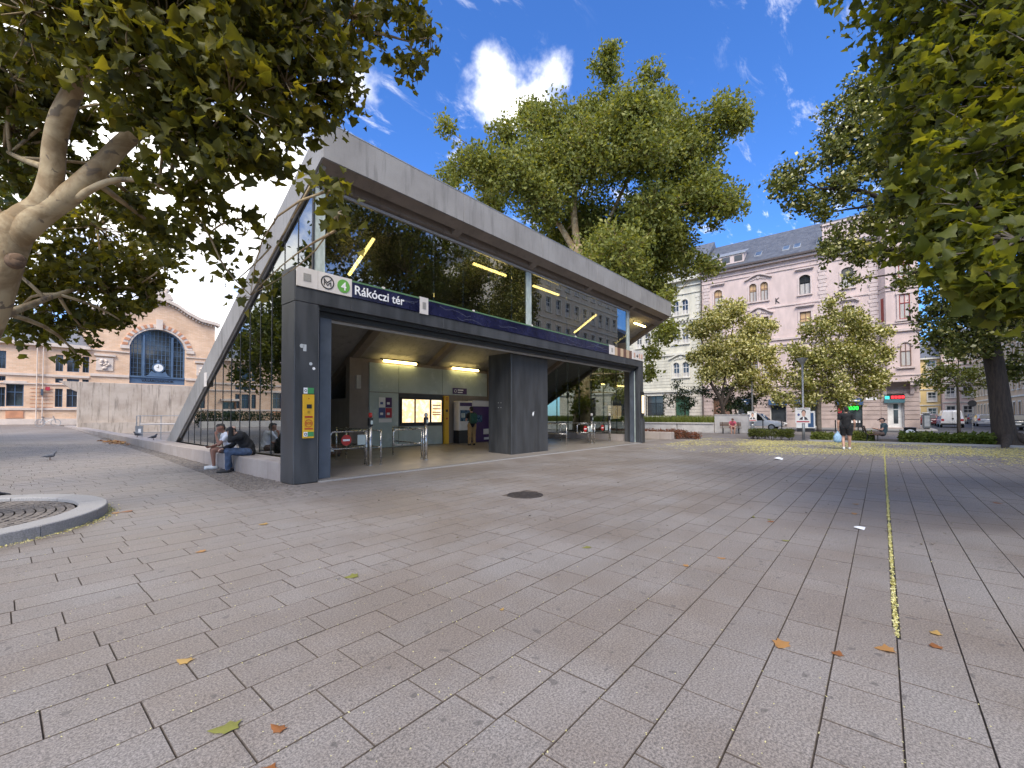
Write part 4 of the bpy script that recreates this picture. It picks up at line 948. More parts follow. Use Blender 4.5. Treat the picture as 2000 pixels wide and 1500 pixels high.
def pink_house():
    F = lambda u, v, w: (59 - w, u, v)
    t = wthing('pink_corner_house', 'pink four-storey corner house with slate roof and ground-floor shops', 'house', (59, 7, 0))
    H = []
    win = []
    for v0, v1, rise, fl in ((15.1, 17.3, .3, 3), (10.9, 13.1, 0, 2), (6.2, 8.5, 0, 1)):
        for c, w in ((15.6, .95), (11.65, .8), (10.45, .8), (6.4, 1.05), (2.55, 1.05)):
            win.append((c - w / 2, c + w / 2, v0, v1, rise, fl, c)); H.append((c - w / 2, c + w / 2, v0, v1, rise))
    shops = [(14.2, 16.4, .05, 3.6, 0), (11.9, 13.6, .6, 2.75, 0), (8.4, 10.05, .5, 2.6, 0), (5.3, 7.4, .1, 2.65, 0), (1.55, 3.7, .05, 2.45, 0)]
    facade_wall('wall', 'pink_stucco', t, F, .05, 17.55, 4.95, 19.5, H, .32)
    facade_wall('ground_floor_wall', 'pink_stone', t, F, .05, 17.55, 0, 4.95, shops, .4)
    B('house_body', 'pink_stucco', t, 59.45, 72, -2.8, 17.55, 0, 19.5)
    courses(t, F, .1, 17.5, .95, 4.7, shops, .44, 'pink_stone', .06, .05, 2.1); courses(t, F, .1, 17.5, 0, .92, shops, .92, 'pink_stone', .12, .03)
    for v0, v1, w in ((4.75, 5.0, .22), (9.55, 9.72, .12), (10.15, 10.4, .16), (14.05, 14.2, .10), (18.25, 18.36, .10), (18.75, 18.85, .12)):
        FB('string_course', 'pink_trim', t, F, .06, 17.54, v0, v1, .003, w)
    FB('cornice', 'pink_trim', t, F, -.2, 17.6, 19.3, 19.55, .003, .45); FB('gutter', 'gutter', t, F, -.2, 17.65, 19.56, 19.78, -.1, .68)
    for c in (17.0, 4.75, .45): quoins(t, F, c - .42, c + .42, 5.1, 18.2, 'pink_trim')
    for ua, ub, va, vb, rise, fl, c in win:
        r = random.random()
        window(t, F, ua, ub, va, vb, rise, 'frame_brown' if fl != 3 or c > 8 else 'iron_dark', 'window_dark', 'pink_trim', 'bar' if (fl == 2 and c in (6.4, 2.55, 15.6)) or (fl == 3 and c in (15.6, 6.4)) else None,
               blind=(.42 if fl == 3 and c > 8 else (.5 if fl == 2 and c == 6.4 else .0)), curtain=.55)
    scroll_hood(t, F, 9.6, 12.5, 17.75, 'pink_trim', .5); scroll_hood(t, F, 9.5, 12.6, 13.45, 'pink_trim', .75); scroll_hood(t, F, 1.6, 3.5, 13.5, 'pink_trim', .55)
    mb = MB()
    for p, q in (((9.25, 14.5), (9.25, 15.15)), ((9.25, 14.85), (8.95, 15.15)), ((9.22, 14.85), (8.9, 14.5))):
        d = (Vector(q) - Vector(p)).normalized(); n_ = Vector((-d.y, d.x)) * .035; fpoly(mb, F, [tuple(Vector(p) + n_), tuple(Vector(q) + n_), tuple(Vector(q) - n_), tuple(Vector(p) - n_)], .004, .06)
    mb.build('wall_anchor', 'iron_dark', t)
    mb = MB()
    for p, q in (((3.75, 14.3), (3.45, 14.75)), ((3.45, 14.3), (3.75, 14.75))):
        d = (Vector(q) - Vector(p)).normalized(); n_ = Vector((-d.y, d.x)) * .03; fpoly(mb, F, [tuple(Vector(p) + n_), tuple(Vector(q) + n_), tuple(Vector(q) - n_), tuple(Vector(p) - n_)], .004, .06)
    mb.build('wall_anchor', 'iron_dark', t)
    # roof
    rf = MB().prism([(58.45, 19.79), (65.5, 25.1), (72.4, 19.9), (72.4, 19.79)], 'y', -2.6, 17.6).build('roof', 'slate', t)
    sl = (25.1 - 19.79) / (65.5 - 58.45)
    for i in range(26):                                             # slate courses
        x = 58.6 + i * .265; z = 19.79 + (x - 58.45) * sl
        MB().prism([(x, z + .004), (x + .25, z + .25 * sl + .004), (x + .25, z + .25 * sl + .02), (x - .01, z + .035)], 'y', -2.5 if x > 60.6 else 4.7, 17.55).build('slate_course', 'slate', rf)
    for u in (11.2, 8.3, 7.2, 4.95):
        x = 59.7; z = 19.79 + (x - 58.45) * sl
        sk = MB().prism([(x, z + .05), (x + 1.0, z + 1.0 * sl + .05), (x + 1.0, z + 1.0 * sl + .14), (x, z + .14)], 'y', u - .38, u + .38).build('skylight', 'galv', rf)
        MB().prism([(x + .07, z + .05 * sl + .10), (x + .93, z + .93 * sl + .10), (x + .93, z + .93 * sl + .165), (x + .07, z + .05 * sl + .165)], 'y', u - .3, u + .3).build('pane', 'window_blue', sk)
    dm = MB().prism([(59.0, 20.3), (60.6, 21.6), (60.6, 22.0), (59.0, 21.35)], 'y', 12.6, 17.2).build('dormer', 'pink_trim', rf); MB().prism([(58.9, 21.36), (61.2, 22.4), (61.2, 22.5), (58.9, 21.46)], 'y', 12.4, 17.3).build('dormer_roof', 'galv', rf)
    for u in (13.2, 14.6, 16.0): B('dormer_window', 'window_dark', dm, 58.96, 58.995, u - .45, u + .45, 20.5, 21.2)
    B('attic_parapet', 'pink_stucco', t, 58.95, 60.4, -2.9, 4.7, 19.8, 22.3); B('attic_coping', 'pink_trim', t, 58.8, 60.5, -3.0, 4.8, 22.3, 22.5)
    # corner oriel over the shop door
    P = [(0.05, 0), (-.5, .95), (-2.95, .95), (-2.95, -.6), (.05, -.6)]
    G = lambda z0, z1, e: MB().prism([(59 - (w + (e if w > 0 else 0)), u + (e * .4 if u > -.1 and w >= 0 else (-e if u < -2 else 0))) for u, w in P], 'z', z0, z1)
    orl = G(4.96, 19.5, 0).build('oriel', 'pink_stucco', t)
    for z0, z1, e in ((4.7, 4.95, .10), (5.3, 5.4, .08), (9.7, 9.95, .2), (10.5, 10.62, .12), (13.9, 14.0, .1), (14.3, 14.5, .18), (19.3, 19.7, .3)): G(z0, z1, e).build('oriel_moulding', 'pink_trim', orl)
    FO = lambda u, v, w: (59 - .95 - w - .006, u, v)
    for v0, v1, ri in ((6.2, 8.55, .36), (10.9, 13.4, 0), (15.1, 17.3, 0)):
        window(orl, lambda u, v, w: FO(u, v, w + .19), -2.32, -1.52, v0, v1, 0, 'frame_red' if v0 > 9 else 'frame_brown', 'window_dark', None, None, curtain=.6)
        if ri:
            mb = MB(); Q = arc_pts(-2.32, -1.52, v1 - .35, v1 + .02); Q2 = arc_pts(-2.5, -1.34, v1 - .35, v1 + .2)
            for i in range(len(Q) - 1): fpoly(mb, FO, [Q[i], Q[i + 1], Q2[i + 1], Q2[i]], .0, .12)
            for seg, corner in ((Q[:6], (-1.52, v1)), (Q[5:], (-2.32, v1))):
                for p, q in zip(seg, seg[1:]): mb.add([FO(*corner, .1), FO(*p, .1), FO(*q, .1)], [(0, 1, 2)])
            mb.build('arch_moulding', 'pink_trim', orl)
        else:
            mb = MB(); fbox(mb, FO, -2.5, -2.33, v0, v1, 0, .1); fbox(mb, FO, -1.51, -1.34, v0, v1, 0, .1); fbox(mb, FO, -2.55, -1.29, v1 + .005, v1 + .22, 0, .16); mb.build('window_surround', 'pink_trim', orl)
        FB('window_sill', 'pink_trim', orl, FO, -2.6, -1.24, v0 - .2, v0 - .02, 0, .2)
    for z0 in (10.9,):
        A = Vector((59, .05)); Bv = Vector((58.05, -.5)); d = (Bv - A).normalized(); n_ = Vector((-.5, .87)).normalized()
        q = [A + d * .35, A + d * .8]; 
        MB().add([(q[0].x - .01, q[0].y + .01, z0), (q[1].x - .01, q[1].y + .01, z0), (q[1].x - .01, q[1].y + .01, z0 + 2.4), (q[0].x - .01, q[0].y + .01, z0 + 2.4)], [(0, 1, 2, 3)]).build('side_window', 'frame_red', orl)
    FG = lambda u, v, w: (59 - w, u, v)
    facade_wall('corner_wall', 'pink_stone', t, FG, -2.9, .05, 0, 4.7, [(-1.75, -.45, .1, 3.55, 0)], .9)
    courses(t, FG, -2.88, .04, .95, 4.3, [(-1.75, -.45, .0, 3.6, 0)], .44, 'pink_stone', .06, .05)
    for u in (-.28, -2.35):
        mb = MB(); fpoly(mb, lambda a, b, w: (59 - a, u + w, b), [(0, 3.3), (.25, 3.5), (.45, 4.0), (.95, 4.35), (.95, 4.68), (0, 4.68)], -.14, .14); mb.build('console_bracket', 'pink_trim', t)
    dr = FB('shop_door', 'frame_white', t, FG, -1.55, -.6, .1, 2.6, -.45, -.38); FB('door_pane', 'window_dark', dr, FG, -1.28, -.92, .5, 1.9, -.379, -.37); FB('door_pane', 'window_dark', dr, FG, -1.28, -.92, 2.0, 2.5, -.379, -.37)
    for u in (-1.75, -.62): FB('door_leaf_frame', 'frame_white', dr, FG, u, u + .16, .1, 2.6, -.37, -.3)
    sb = FB('shop_sign', 'teal_board', t, FG, -1.8, -.2, 2.62, 2.95, .10, .22); FB('led_panel', 'led_teal', sb, FG, -.62, -.28, 3.0, 3.3, .2, .24)
    FB('led_backing', 'black_plastic', sb, FG, -1.8, -.66, 2.97, 3.4, .16, .2); [FB('led_sign_block', 'led_red', sb, FG, -.98 - k * .26, -.76 - k * .26, 3.06, 3.32, .201, .215) for k in range(4)]
    # shops
    for (ua, ub, va, vb, _), aw in zip(shops[1:4], (3.35, 3.25, 3.2)):
        sw = window(t, F, ua, ub, va, vb, 0, 'frame_white', 'window_dark', None, None, d=.25, bars=False)
        FB('awning_board', 'blue_awning', sw, F, ua - .1, ub + .1, vb - .02, aw, .065, .3); FB('white_lettering_strip', 'logo_white', sw, F, ua + .35, ub - .3, vb + .25, vb + .36, .301, .31)
        FB('window_ledge', 'frame_white', sw, F, ua - .08, ub + .08, va - .16, va - .01, .065, .2)
    FB('poster_panel', 'poster_red', t, F, 6.15, 6.75, 1.6, 2.6, -.2, -.15)
    sw = window(t, F, *shops[4][:4], 0, 'steel_dark', 'window_dark', None, None, d=.25, bars=False)
    FB('name_board', 'blue_awning', sw, F, 1.45, 3.8, 2.46, 3.15, .065, .2); FB('white_lettering_strip', 'logo_white', sw, F, 1.75, 3.35, 2.86, 2.98, .201, .21); FB('white_lettering_strip', 'logo_white', sw, F, 2.0, 3.0, 2.58, 2.66, .201, .21)
    text_mesh('0000', .55, 'led_green', (58.92, 2.95, 1.95), sw, 'led_figures', .004, .02, rot=(radians(90), 0, radians(-90)))
    FB('red_poster', 'poster_red', sw, F, 3.3, 3.62, 1.6, 2.4, -.2, -.16); FB('pale_poster', 'poster_paper', sw, F, 1.75, 2.6, .55, .8, -.2, -.16)
    dr = FB('entrance_door', 'brown_wood', t, F, 14.25, 16.35, .05, 3.55, -.39, -.33); 
    for u in (14.45, 15.4): FB('door_panel', 'frame_brown', dr, F, u, u + .75, .3, 2.6, -.329, -.30)
    FB('street_name_plate', 'logo_white', t, F, .35, 1.25, 2.95, 3.2, .065, .085); FB('print_line', 'logo_black', t, F, .5, 1.1, 3.05, 3.10, .086, .088)
    MB().tube([(58.88, 17.62, 0), (58.88, 17.62, 19.5)], .06, 6).build('downpipe', 'gutter', t)
pink_house()

def pale_house():
    F = lambda u, v, w: (59.25 - w, u, v)
    t = wthing('pale_stone_house', 'pale greenish-grey house with grooved stone courses and arched paired windows', 'house', (59.2, 24, 0))
    H = []; L = []
    for base in (20.45, 25.7, 30.9, 36.1):
        for dx in (-.62, .62):
            for v0, v1, ri in ((6.5, 8.5, .36), (11.0, 13.0, 0), (14.9, 16.9, .36)):
                h = (base + dx - .42, base + dx + .42, v0, v1, ri); H.append(h); L.append(h)
    gh = [(22.9, 25.2, 1.3, 4.1, 0), (19.4, 21.3, 0.02, 3.9, 0), (28.5, 30.6, 1.3, 4.1, 0), (33.5, 35.6, 1.3, 4.1, 0)]
    facade_wall('wall', 'pale_stucco', t, F, 17.66, 40, 4.7, 19.6, H, .3); facade_wall('ground_floor_wall', 'pale_stone', t, F, 17.66, 40, 0, 4.7, gh, .35)
    B('house_body', 'pale_stucco', t, 59.65, 72, 17.7, 40, 0, 19.6)
    courses(t, F, 17.7, 39.9, .9, 4.5, gh, .42, 'pale_stone', .07, .06); courses(t, F, 17.7, 39.9, 0, .88, gh, .88, 'pale_stone', .12, .02)
    courses(t, F, 17.7, 39.9, 5.2, 9.2, [(h[0] - .45, h[1] + .45, h[2] - .5, h[3] + .9) for h in H if h[2] < 7], .40, 'pale_stucco', .04, .06)
    courses(t, F, 17.7, 39.9, 10.3, 13.6, [(h[0] - .45, h[1] + .45, h[2] - .4, h[3] + .6) for h in H if 10 < h[2] < 12], .40, 'pale_stucco', .04, .06)
    for v0, v1, w in ((4.55, 4.85, .25), (9.5, 9.8, .22), (14.0, 14.25, .3), (17.6, 17.75, .12), (18.6, 18.75, .2)): FB('string_course', 'pale_trim', t, F, 17.67, 39.95, v0, v1, .003, w)
    FB('cornice', 'pale_trim', t, F, 17.67, 39.95, 19.3, 19.7, .003, .6)
    for i in range(30): FB('modillion', 'pale_trim', t, F, 17.9 + i * .42, 18.08 + i * .42, 13.75, 13.98, .003, .26)
    for i in range(14): FB('baluster', 'pale_trim', t, F, 17.9 + i * .55, 18.1 + i * .55, 19.95, 20.55, .1, .25)
    FB('balustrade_base', 'pale_trim', t, F, 17.7, 39.9, 19.71, 19.94, -.1, .35); FB('balustrade_rail', 'pale_trim', t, F, 17.7, 39.9, 20.56, 20.8, 0, .35)
    for h in L: window(t, F, *h[:4], h[4], 'frame_white', 'window_dark', 'pale_trim', None, curtain=.3, sill=True)
    for base in (20.45, 25.7, 30.9, 36.1): scroll_hood(t, F, base - 1.6, base + 1.6, 8.95, 'pale_trim', .55)
    for u in (18.15, 22.9, 28.2, 33.5): quoins(t, F, u - .3, u + .3, 14.4, 17.5, 'pale_trim', .5)
    for h in (gh[0], gh[2], gh[3]):
        w = window(t, F, *h[:4], 0, 'iron_dark', 'window_dark', 'pale_trim', None, d=.25, bars=True)
        for k in range(7): FB('bar', 'iron_dark', w, F, h[0] + .2 + k * .3, h[0] + .24 + k * .3, 1.4, 3.1, -.12, -.08)
    FB('green_door', 'leafy_green', t, F, 19.45, 21.25, .03, 3.85, -.34, -.28)
    MB().prism([(58.8, 19.9), (65.5, 26), (72.4, 19.9)], 'y', 17.68, 40).build('roof', 'slate', t)
pm('leafy_green', (.02, .07, .04), .6)
pale_house()

def market_hall():
    F = lambda u, v, w: (u, 70 - w, v); z0 = .55
    t = wthing('market_hall', 'yellow brick market hall with arched blue window, clock and stone crest', 'market hall', (13, 70, .6))
    arch = (10.4, 15.97, 5.55, 12.5, 2.3)
    facade_wall('gable_wall', 'brick_yellow', t, F, 6.9, 19.3, z0, 13.5, [arch], .6)
    top = [(6.9, 13.5), (19.3, 13.5), (19.3, 13.9), (17.6, 14.15), (16.2, 14.8), (15.0, 15.6), (14.0, 16.0), (13.1, 16.15), (12.2, 16.0), (11.2, 15.6), (10.0, 14.8), (8.6, 14.15), (6.9, 13.9)]
    mb = MB(); fpoly(mb, F, top, -.5, -.001); mb.build('gable_top', 'brick_yellow', t)
    cor = [(19.75, 13.75), (19.3, 13.92), (17.6, 14.17), (16.2, 14.82), (15.0, 15.62), (14.0, 16.02), (13.1, 16.17), (12.2, 16.02), (11.2, 15.62), (10.0, 14.82), (8.6, 14.17), (6.9, 13.92), (6.45, 13.75)]
    for p, q in zip(cor, cor[1:]):
        mb = MB(); fpoly(mb, F, [p, q, (q[0], q[1] + .42), (p[0], p[1] + .42)], -.4, .55); c = mb.build('gable_cornice', 'hall_stone', t)
        L = math.hypot(p[0] - q[0], p[1] - q[1]); n = int(L / .34); mb = MB()
        for i in range(n):
            s = (i + .5) / n; u, v = p[0] + (q[0] - p[0]) * s, p[1] + (q[1] - p[1]) * s; fbox(mb, F, u - .08, u + .08, v - .26, v - .02, .0, .3)
        if n: mb.build('dentils', 'hall_stone', c)['kind'] = 'stuff'
    mb = MB()
    fpoly(mb, F, [(11.6, 16.5), (14.6, 16.5), (14.2, 17.2), (13.9, 17.3), (12.3, 17.3), (12.0, 17.2)], -.3, .4); c = mb.build('crest_base', 'hall_stone', t)
    mb = MB(); r = random.Random(4)
    for i in range(26):
        u = 13.1 + r.uniform(-.95, .95); v = 17.2 + r.uniform(0, .85) * (1.1 - abs(u - 13.1) * .6); s = r.uniform(.12, .26); mb.sphere(F(u, v, r.uniform(0, .35)), (s, s * .8, s), 8, 6)
    mb.build('crest_carving', 'hall_stone', c, True)
    # great arched window
    w = MB(); P = arc_pts(10.4, 15.97, 10.2, 12.5, 20)
    for p, q in zip(P, P[1:]):
        fpoly(w, F, [p, q, (13.185 + (q[0] - 13.185) * .955, q[1] - .14), (13.185 + (p[0] - 13.185) * .955, p[1] - .14)], -.42, -.25)
    for u in (10.4, 15.80): fbox(w, F, u, u + .17, 5.55, 10.2, -.42, -.25)
    gw = w.build('great_window', 'hall_blue', t)
    mb = MB(); poly = [(10.42, 6.4), (15.95, 6.4)] + [(13.185 + (p[0] - 13.185) * .99, p[1] - .02) for p in P]; fpoly(mb, F, poly, -.5, -.45); mb.build('glazing', 'window_dark', gw)
    mb = MB()
    for i in range(1, 14):
        u = 10.4 + i * 5.57 / 14; hh = [q for q in zip(P, P[1:]) if min(q[0][0], q[1][0]) <= u <= max(q[0][0], q[1][0])]; vt = min(hh[0][0][1], hh[0][1][1]) if hh else 10.2
        fbox(mb, F, u - .025, u + .025, 6.4, vt - .1, -.44, -.38)
    for i in range(9):
        v = 6.9 + i * .6; fbox(mb, F, 10.5 + max(0, v - 10.4) * .55, 15.87 - max(0, v - 10.4) * .55, v - .02, v + .02, -.437, -.385)
    mb.build('glazing_bars', 'hall_blue', gw)
    for u in (11.75, 14.62): FB('mullion', 'hall_blue', gw, F, u - .11, u + .11, 6.4, 11.7 if True else 12, -.43, -.2)
    bd = FB('name_band', 'hall_blue', gw, F, 10.42, 15.95, 5.57, 6.4, -.44, -.15); FB('band_moulding', 'hall_blue', bd, F, 10.42, 15.95, 6.3, 6.5, -.149, .0); 
    text_mesh('VÁSÁRCSARNOK', .42, 'iron_dark', (13.185, 70.13, 5.8), bd, 'lettering', .01, .006, align='CENTER')
    mb = MB(); fpoly(mb, F, [(11.9, 6.5), (14.5, 6.5), (14.1, 6.75), (13.9, 7.2), (13.6, 7.0), (12.8, 7.0), (12.5, 7.2), (12.3, 6.75)], -.2, .05); cb = mb.build('clock_stand', 'hall_blue', gw)
    ck = MB(); 
    pts = lambda r: [(13.185 + r * cos(2 * pi * i / 24), 7.62 + r * sin(2 * pi * i / 24)) for i in range(24)]
    fpoly(ck, F, pts(.62), -.2, .06); ckr = ck.build('clock', 'hall_blue', gw); mb = MB(); fpoly(mb, F, pts(.47), .061, .075); mb.build('clock_face', 'clock_face', ckr)
    mb = MB(); fpoly(mb, F, [(13.16, 7.6), (13.21, 7.6), (13.21, 7.95), (13.16, 7.95)], .076, .085); fpoly(mb, F, [(13.18, 7.58), (13.2, 7.64), (13.0, 7.74), (12.98, 7.7)], .086, .095); mb.build('clock_hands', 'iron_dark', ckr)
    mb = MB(); mb.sphere(F(13.185, 8.4, -.05), (.16, .1, .2), 8, 6); mb.build('clock_finial', 'hall_blue', ckr)
    # brick arch, keystone, imposts
    Q1 = arc_pts(10.15, 16.22, 10.2, 12.72, 30); Q2 = arc_pts(9.65, 16.72, 10.2, 13.15, 30); Q0 = arc_pts(10.4, 15.97, 10.2, 12.5, 30)
    for i in range(30):
        mb = MB(); fpoly(mb, F, [Q1[i], Q1[i + 1], Q2[i + 1], Q2[i]], .003, .16 if i % 2 else .11); mb.build('voussoir', 'brick_red' if i % 2 else 'hall_stone', t)
        mb = MB(); fpoly(mb, F, [Q0[i], Q0[i + 1], Q1[i + 1], Q1[i]], .003, .07); mb.build('arch_moulding', 'hall_stone', t)
    FB('keystone', 'hall_stone', t, F, 12.85, 13.5, 12.45, 13.75, .165, .35)
    for u in (9.5, 16.05): FB('impost', 'hall_stone', t, F, u, u + .85, 9.75, 10.15, .003, .2)
    for v, h in ((2.45, .22), (4.95, .22), (9.2, .14), (6.2, .3), (.56, 1.5)):
        FB('stone_band', 'hall_stone', t, F, 6.92, 10.35, v, v + h, .003, .14); FB('stone_band', 'hall_stone', t, F, 16.0, 19.28, v, v + h, .003, .14)
    for u in (7.4, 17.2):
        r_ = FB('relief_panel', 'hall_stone', t, F, u, u + 1.5, 6.9, 8.4, .003, .12); mb = MB()
        for i in range(14): mb.sphere(F(u + .75 + random.uniform(-.4, .4), 7.65 + random.uniform(-.5, .5), .15), random.uniform(.1, .2), 7, 5)
        mb.build('relief', 'hall_stone', r_, True); FB('panel_hood', 'hall_stone', t, F, u - .2, u + 1.7, 8.6, 8.85, .003, .25)
    # wings
    for (a, b, left) in ((-48, 6.9, True), (19.3, 46, False)):
        holes = []; blocks = []
        if left:
            for k in range(9):
                o = -k * 6.3
                for ua, ub in ((4.15, 4.75), (5.05, 6.05), (6.3, 6.85)):
                    holes += [(ua + o, ub + o, 6.55, 8.4, 0), (ua + o, ub + o, 5.25, 5.75, 0), (ua + o, ub + o, 2.55, 4.6, 0)]
                if k != 2 and k != 4: holes.append((.6 + o, 1.84 + o, 2.6, 4.95, 0))
                else: holes.append((.4 + o, 2.04 + o, .6, 3.5, 0))
        facade_wall('wing_wall', 'brick_yellow', t, F, a, b, z0, 9.2, holes, .35)
        FB('wing_cornice', 'hall_stone', t, F, a, b, 9.21, 9.6, -.3, .4); FB('plinth', 'hall_stone', t, F, a, b - .01, z0, 1.5, .003, .12) if not left else None
        for v, h in ((2.2, .24), (5.9, .25), (5.0, .14)): FB('stone_band', 'hall_stone', t, F, a, b - .02, v, v + h, .003, .12)
        MB().prism([(70.5, 9.6), (84, 13.5), (84, 9.6)], 'x', a, b).build('wing_roof', 'slate', t)
        for h in holes:
            door = h[2] < 1
            window(t, F, *h[:4], 0, 'tan_stucco' if door else 'hall_blue', 'window_dark' if h[0] > -20 or door else 'window_blue', None, None, d=.28)
            if not door and h[1] - h[0] > 1.1 and h[3] - h[2] > 2:
                FB('lintel_stone', 'hall_stone', t, F, h[0] - .2, h[1] + .2, h[3] + .005, h[3] + .35, .003, .1); FB('brick_apron', 'brick_red', t, F, h[0], h[1], 1.35, 2.1, .003, .08)
            if door: FB('door_hood', 'hall_stone', t, F, h[0] - .3, h[1] + .3, h[3] + .1, h[3] + .4, .003, .3)
    FB('plinth', 'hall_stone', t, F, -11.0, 6.88, z0, 1.25, .003, .13)
    for u in (3.2, 2.75):
        MB().tube([F(u, z0, .25), F(u, 9.2, .25)], .05, 6).build('downpipe', 'hall_stone', t)
    for v in (2.2, 2.6, 3.0, 3.4, 3.8, 4.2): FB('brick_stripe', 'brick_red', t, F, 2.3, 4.0, v + .3, v + .36, .003, .03)
    FB('banner', 'poster_red', t, F, 3.4, 3.75, 4.35, 4.75, .15, .2); FB('wall_lamp', 'steel_blue', t, F, 3.05, 3.25, 3.8, 4.5, .13, .4)
    B('hall_body', 'brick_yellow', t, -47.9, 45.9, 70.7, 90, .5, 9.0); B('nave_body', 'brick_yellow', t, 7.2, 19.0, 70.7, 95, 9, 13.4)
    MB().prism([(7.0, 13.4), (13.1, 15.5), (19.2, 13.4)], 'y', 70.6, 95).build('nave_roof', 'slate', t)
market_hall()

def plain_house(name, label, mat, x0, x1, y0, y1, h, face, floors, bays, loc, frame='frame_white', ground=None, roof='slate'):
    t = wthing(name, label, 'house', loc)
    if face == '+y': F = lambda u, v, w: (u, y1 + w, v); a, b = x0, x1
    elif face == '-x': F = lambda u, v, w: (x0 - w, u, v); a, b = y0, y1
    else: F = lambda u, v, w: (u, y0 - w, v); a, b = x0, x1
    holes = []; fh = h / floors; bw = (b - a) / bays
    for f in range(floors):
        for k in range(bays): c = a + (k + .5) * bw; ww = min(.62, bw * .28); holes.append((c - ww, c + ww, f * fh + fh * .25, f * fh + fh * .80, 0))
    facade_wall('wall', mat, t, F, a, b, 0, h, holes, .3)
    dx = .45; B('house_body', mat, t, x0 + (dx if face == '-x' else 0), x1, y0 + (dx if face == '-y' else 0), y1 - (dx if face == '+y' else 0), 0, h)
    for ho in holes: window(t, F, *ho[:4], 0, frame, 'window_dark', 'pale_trim', None, curtain=.4)
    for f in range(1, floors): FB('string_course', 'pale_trim', t, F, a, b, f * fh - .1, f * fh + .1, .003, .15)
    FB('cornice', 'pale_trim', t, F, a, b, h - .3, h, .003, .5)
    if face == '-x': MB().prism([(x0 - .3, h), ((x0 + x1) / 2, h + 4), (x1, h)], 'y', y0, y1).build('roof', roof, t)
    else: MB().prism([(y0 - .3, h), ((y0 + y1) / 2, h + 4), (y1 + .3, h)], 'x', x0, x1).build('roof', roof, t)
plain_house('tan_house', 'brown-tan house down the side street behind the dark tree trunk', 'tan_stucco', 76, 119, -26, -13.4, 15, '+y', 4, 14, (97, -13.4, 0), 'frame_brown')
plain_house('yellow_house', 'yellow house closing the far end of the side street', 'yellow_stucco', 124, 134, -9.2, 6, 13, '-x', 4, 6, (124, -2, 0))
plain_house('rose_house', 'pale rose house far down the side street beyond the parked van', 'rose_stucco', 122, 134, -14, -9.3, 15, '-x', 4, 2, (122, -12, 0))
plain_house('beige_house', 'beige street house across the side street, mirrored in the station glass', 'beige_stucco', 44, 75.6, -32, -17, 24, '+y', 6, 12, (60, -17, 0))

# ================================================================ LEFT SIDE: low wall, concrete wall, railing
def left_side():
    t = wthing('low_seat_wall', 'long low concrete seat wall running beside the station towards the market hall', 'wall', (4.5, 10.4, 0))
    y = 10.43
    def wt(y): return .42 + max(0, y - 20) * .0055
    while y < 60:
        e = min(y + 2.4, 60)
        vs = [(x, yy, z) for yy in (y + .004, e - .004) for x, z in ((4.2, -.05), (4.2, wt(yy) - .012), (4.212, wt(yy)), (4.785, wt(yy)), (4.785, -.05))]
        MB().add(vs, [(0, 1, 2, 3, 4), (5, 6, 7, 8, 9)] + [(i, i + 5, (i + 1) % 5 + 5, (i + 1) % 5) for i in range(5)]).build('wall_block', 'concrete_seat', t); y = e
    t = wthing('concrete_wall', 'tall weathered board-marked concrete wall in front of the market hall', 'wall', (9, 52, 0))
    xs = [4.4, 6.4, 8.6, 10.8, 13.0, 15.4, 18.0]
    for a, b in zip(xs, xs[1:]): B('wall_panel', 'concrete_old', t, a + .006, b - .006, 52, 52.4, -.2, 4.45, bevel=.02)
    MB().prism([(3.3, 4.46), (4.39, 4.46), (4.39, 3.6), (4.1, 3.75)], 'y', 52.02, 52.4).build('wall_spur', 'concrete_old', t)
    B('ledge', 'concrete_old', t, 4.42, 18, 51.5, 51.99, -.2, .95)
    t = wthing('stair_railing', 'grey metal railing with glass infill beside the low wall end of the roof', 'railing', (5, 30.5, 0))
    for x in (4.86, 5.0, 5.9, 6.9): MB().tube([(x, 30.5, 0), (x, 30.5, 1.52)], .022, 6).build('post', 'galv', t)
    MB().tube([(4.86, 30.5, 1.52), (7.4, 30.5, 1.52)], .025, 6).build('handrail', 'galv', t); MB().tube([(5.0, 30.5, 1.06), (7.4, 30.5, 1.06)], .04, 6).build('rail', 'white_panel', t); MB().tube([(5.0, 30.5, .62), (7.4, 30.5, .60)], .02, 6).build('rail', 'galv', t)
    B('post_box', 'galv', t, 4.8, 5.12, 30.42, 30.49, .3, .98); B('notice', 'logo_white', t, 4.92, 5.03, 30.41, 30.419, .62, .82)
    # bicycle against the market hall
    t = wthing('bicycle', 'pale bicycle leaning by the end of the low wall', 'bicycle', (3.9, 60, .55))
    cx, y, z = 3.2, 61, gz(0, 61)
    for x in (cx - .52, cx + .52):
        w = MB(); pts = [(x + .33 * cos(2 * pi * i / 20), y, z + .34 + .33 * sin(2 * pi * i / 20)) for i in range(21)]; w.tube(pts, .025, 5); w.build('wheel', 'galv', t)
    mb = MB()
    for p, q in (((-.52, .34), (-.2, .34)), ((-.2, .34), (-.35, .85)), ((-.52, .34), (-.32, .75)), ((-.2, .34), (.35, .75)), ((-.32, .78), (.36, .8)), ((.36, .95), (.52, .34))): mb.tube([(cx + p[0], y, z + p[1]), (cx + q[0], y, z + q[1])], .03, 6)
    mb.build('frame', 'galv', t); MB().box(cx - .48, cx - .22, y - .06, y + .06, z + .85, z + .92, bevel=.02).build('saddle', 'black_plastic', t); MB().tube([(cx + .3, y - .25, z + .98), (cx + .36, y, z + .96), (cx + .3, y + .25, z + .98)], .02, 6).build('handlebar', 'galv', t)
left_side()

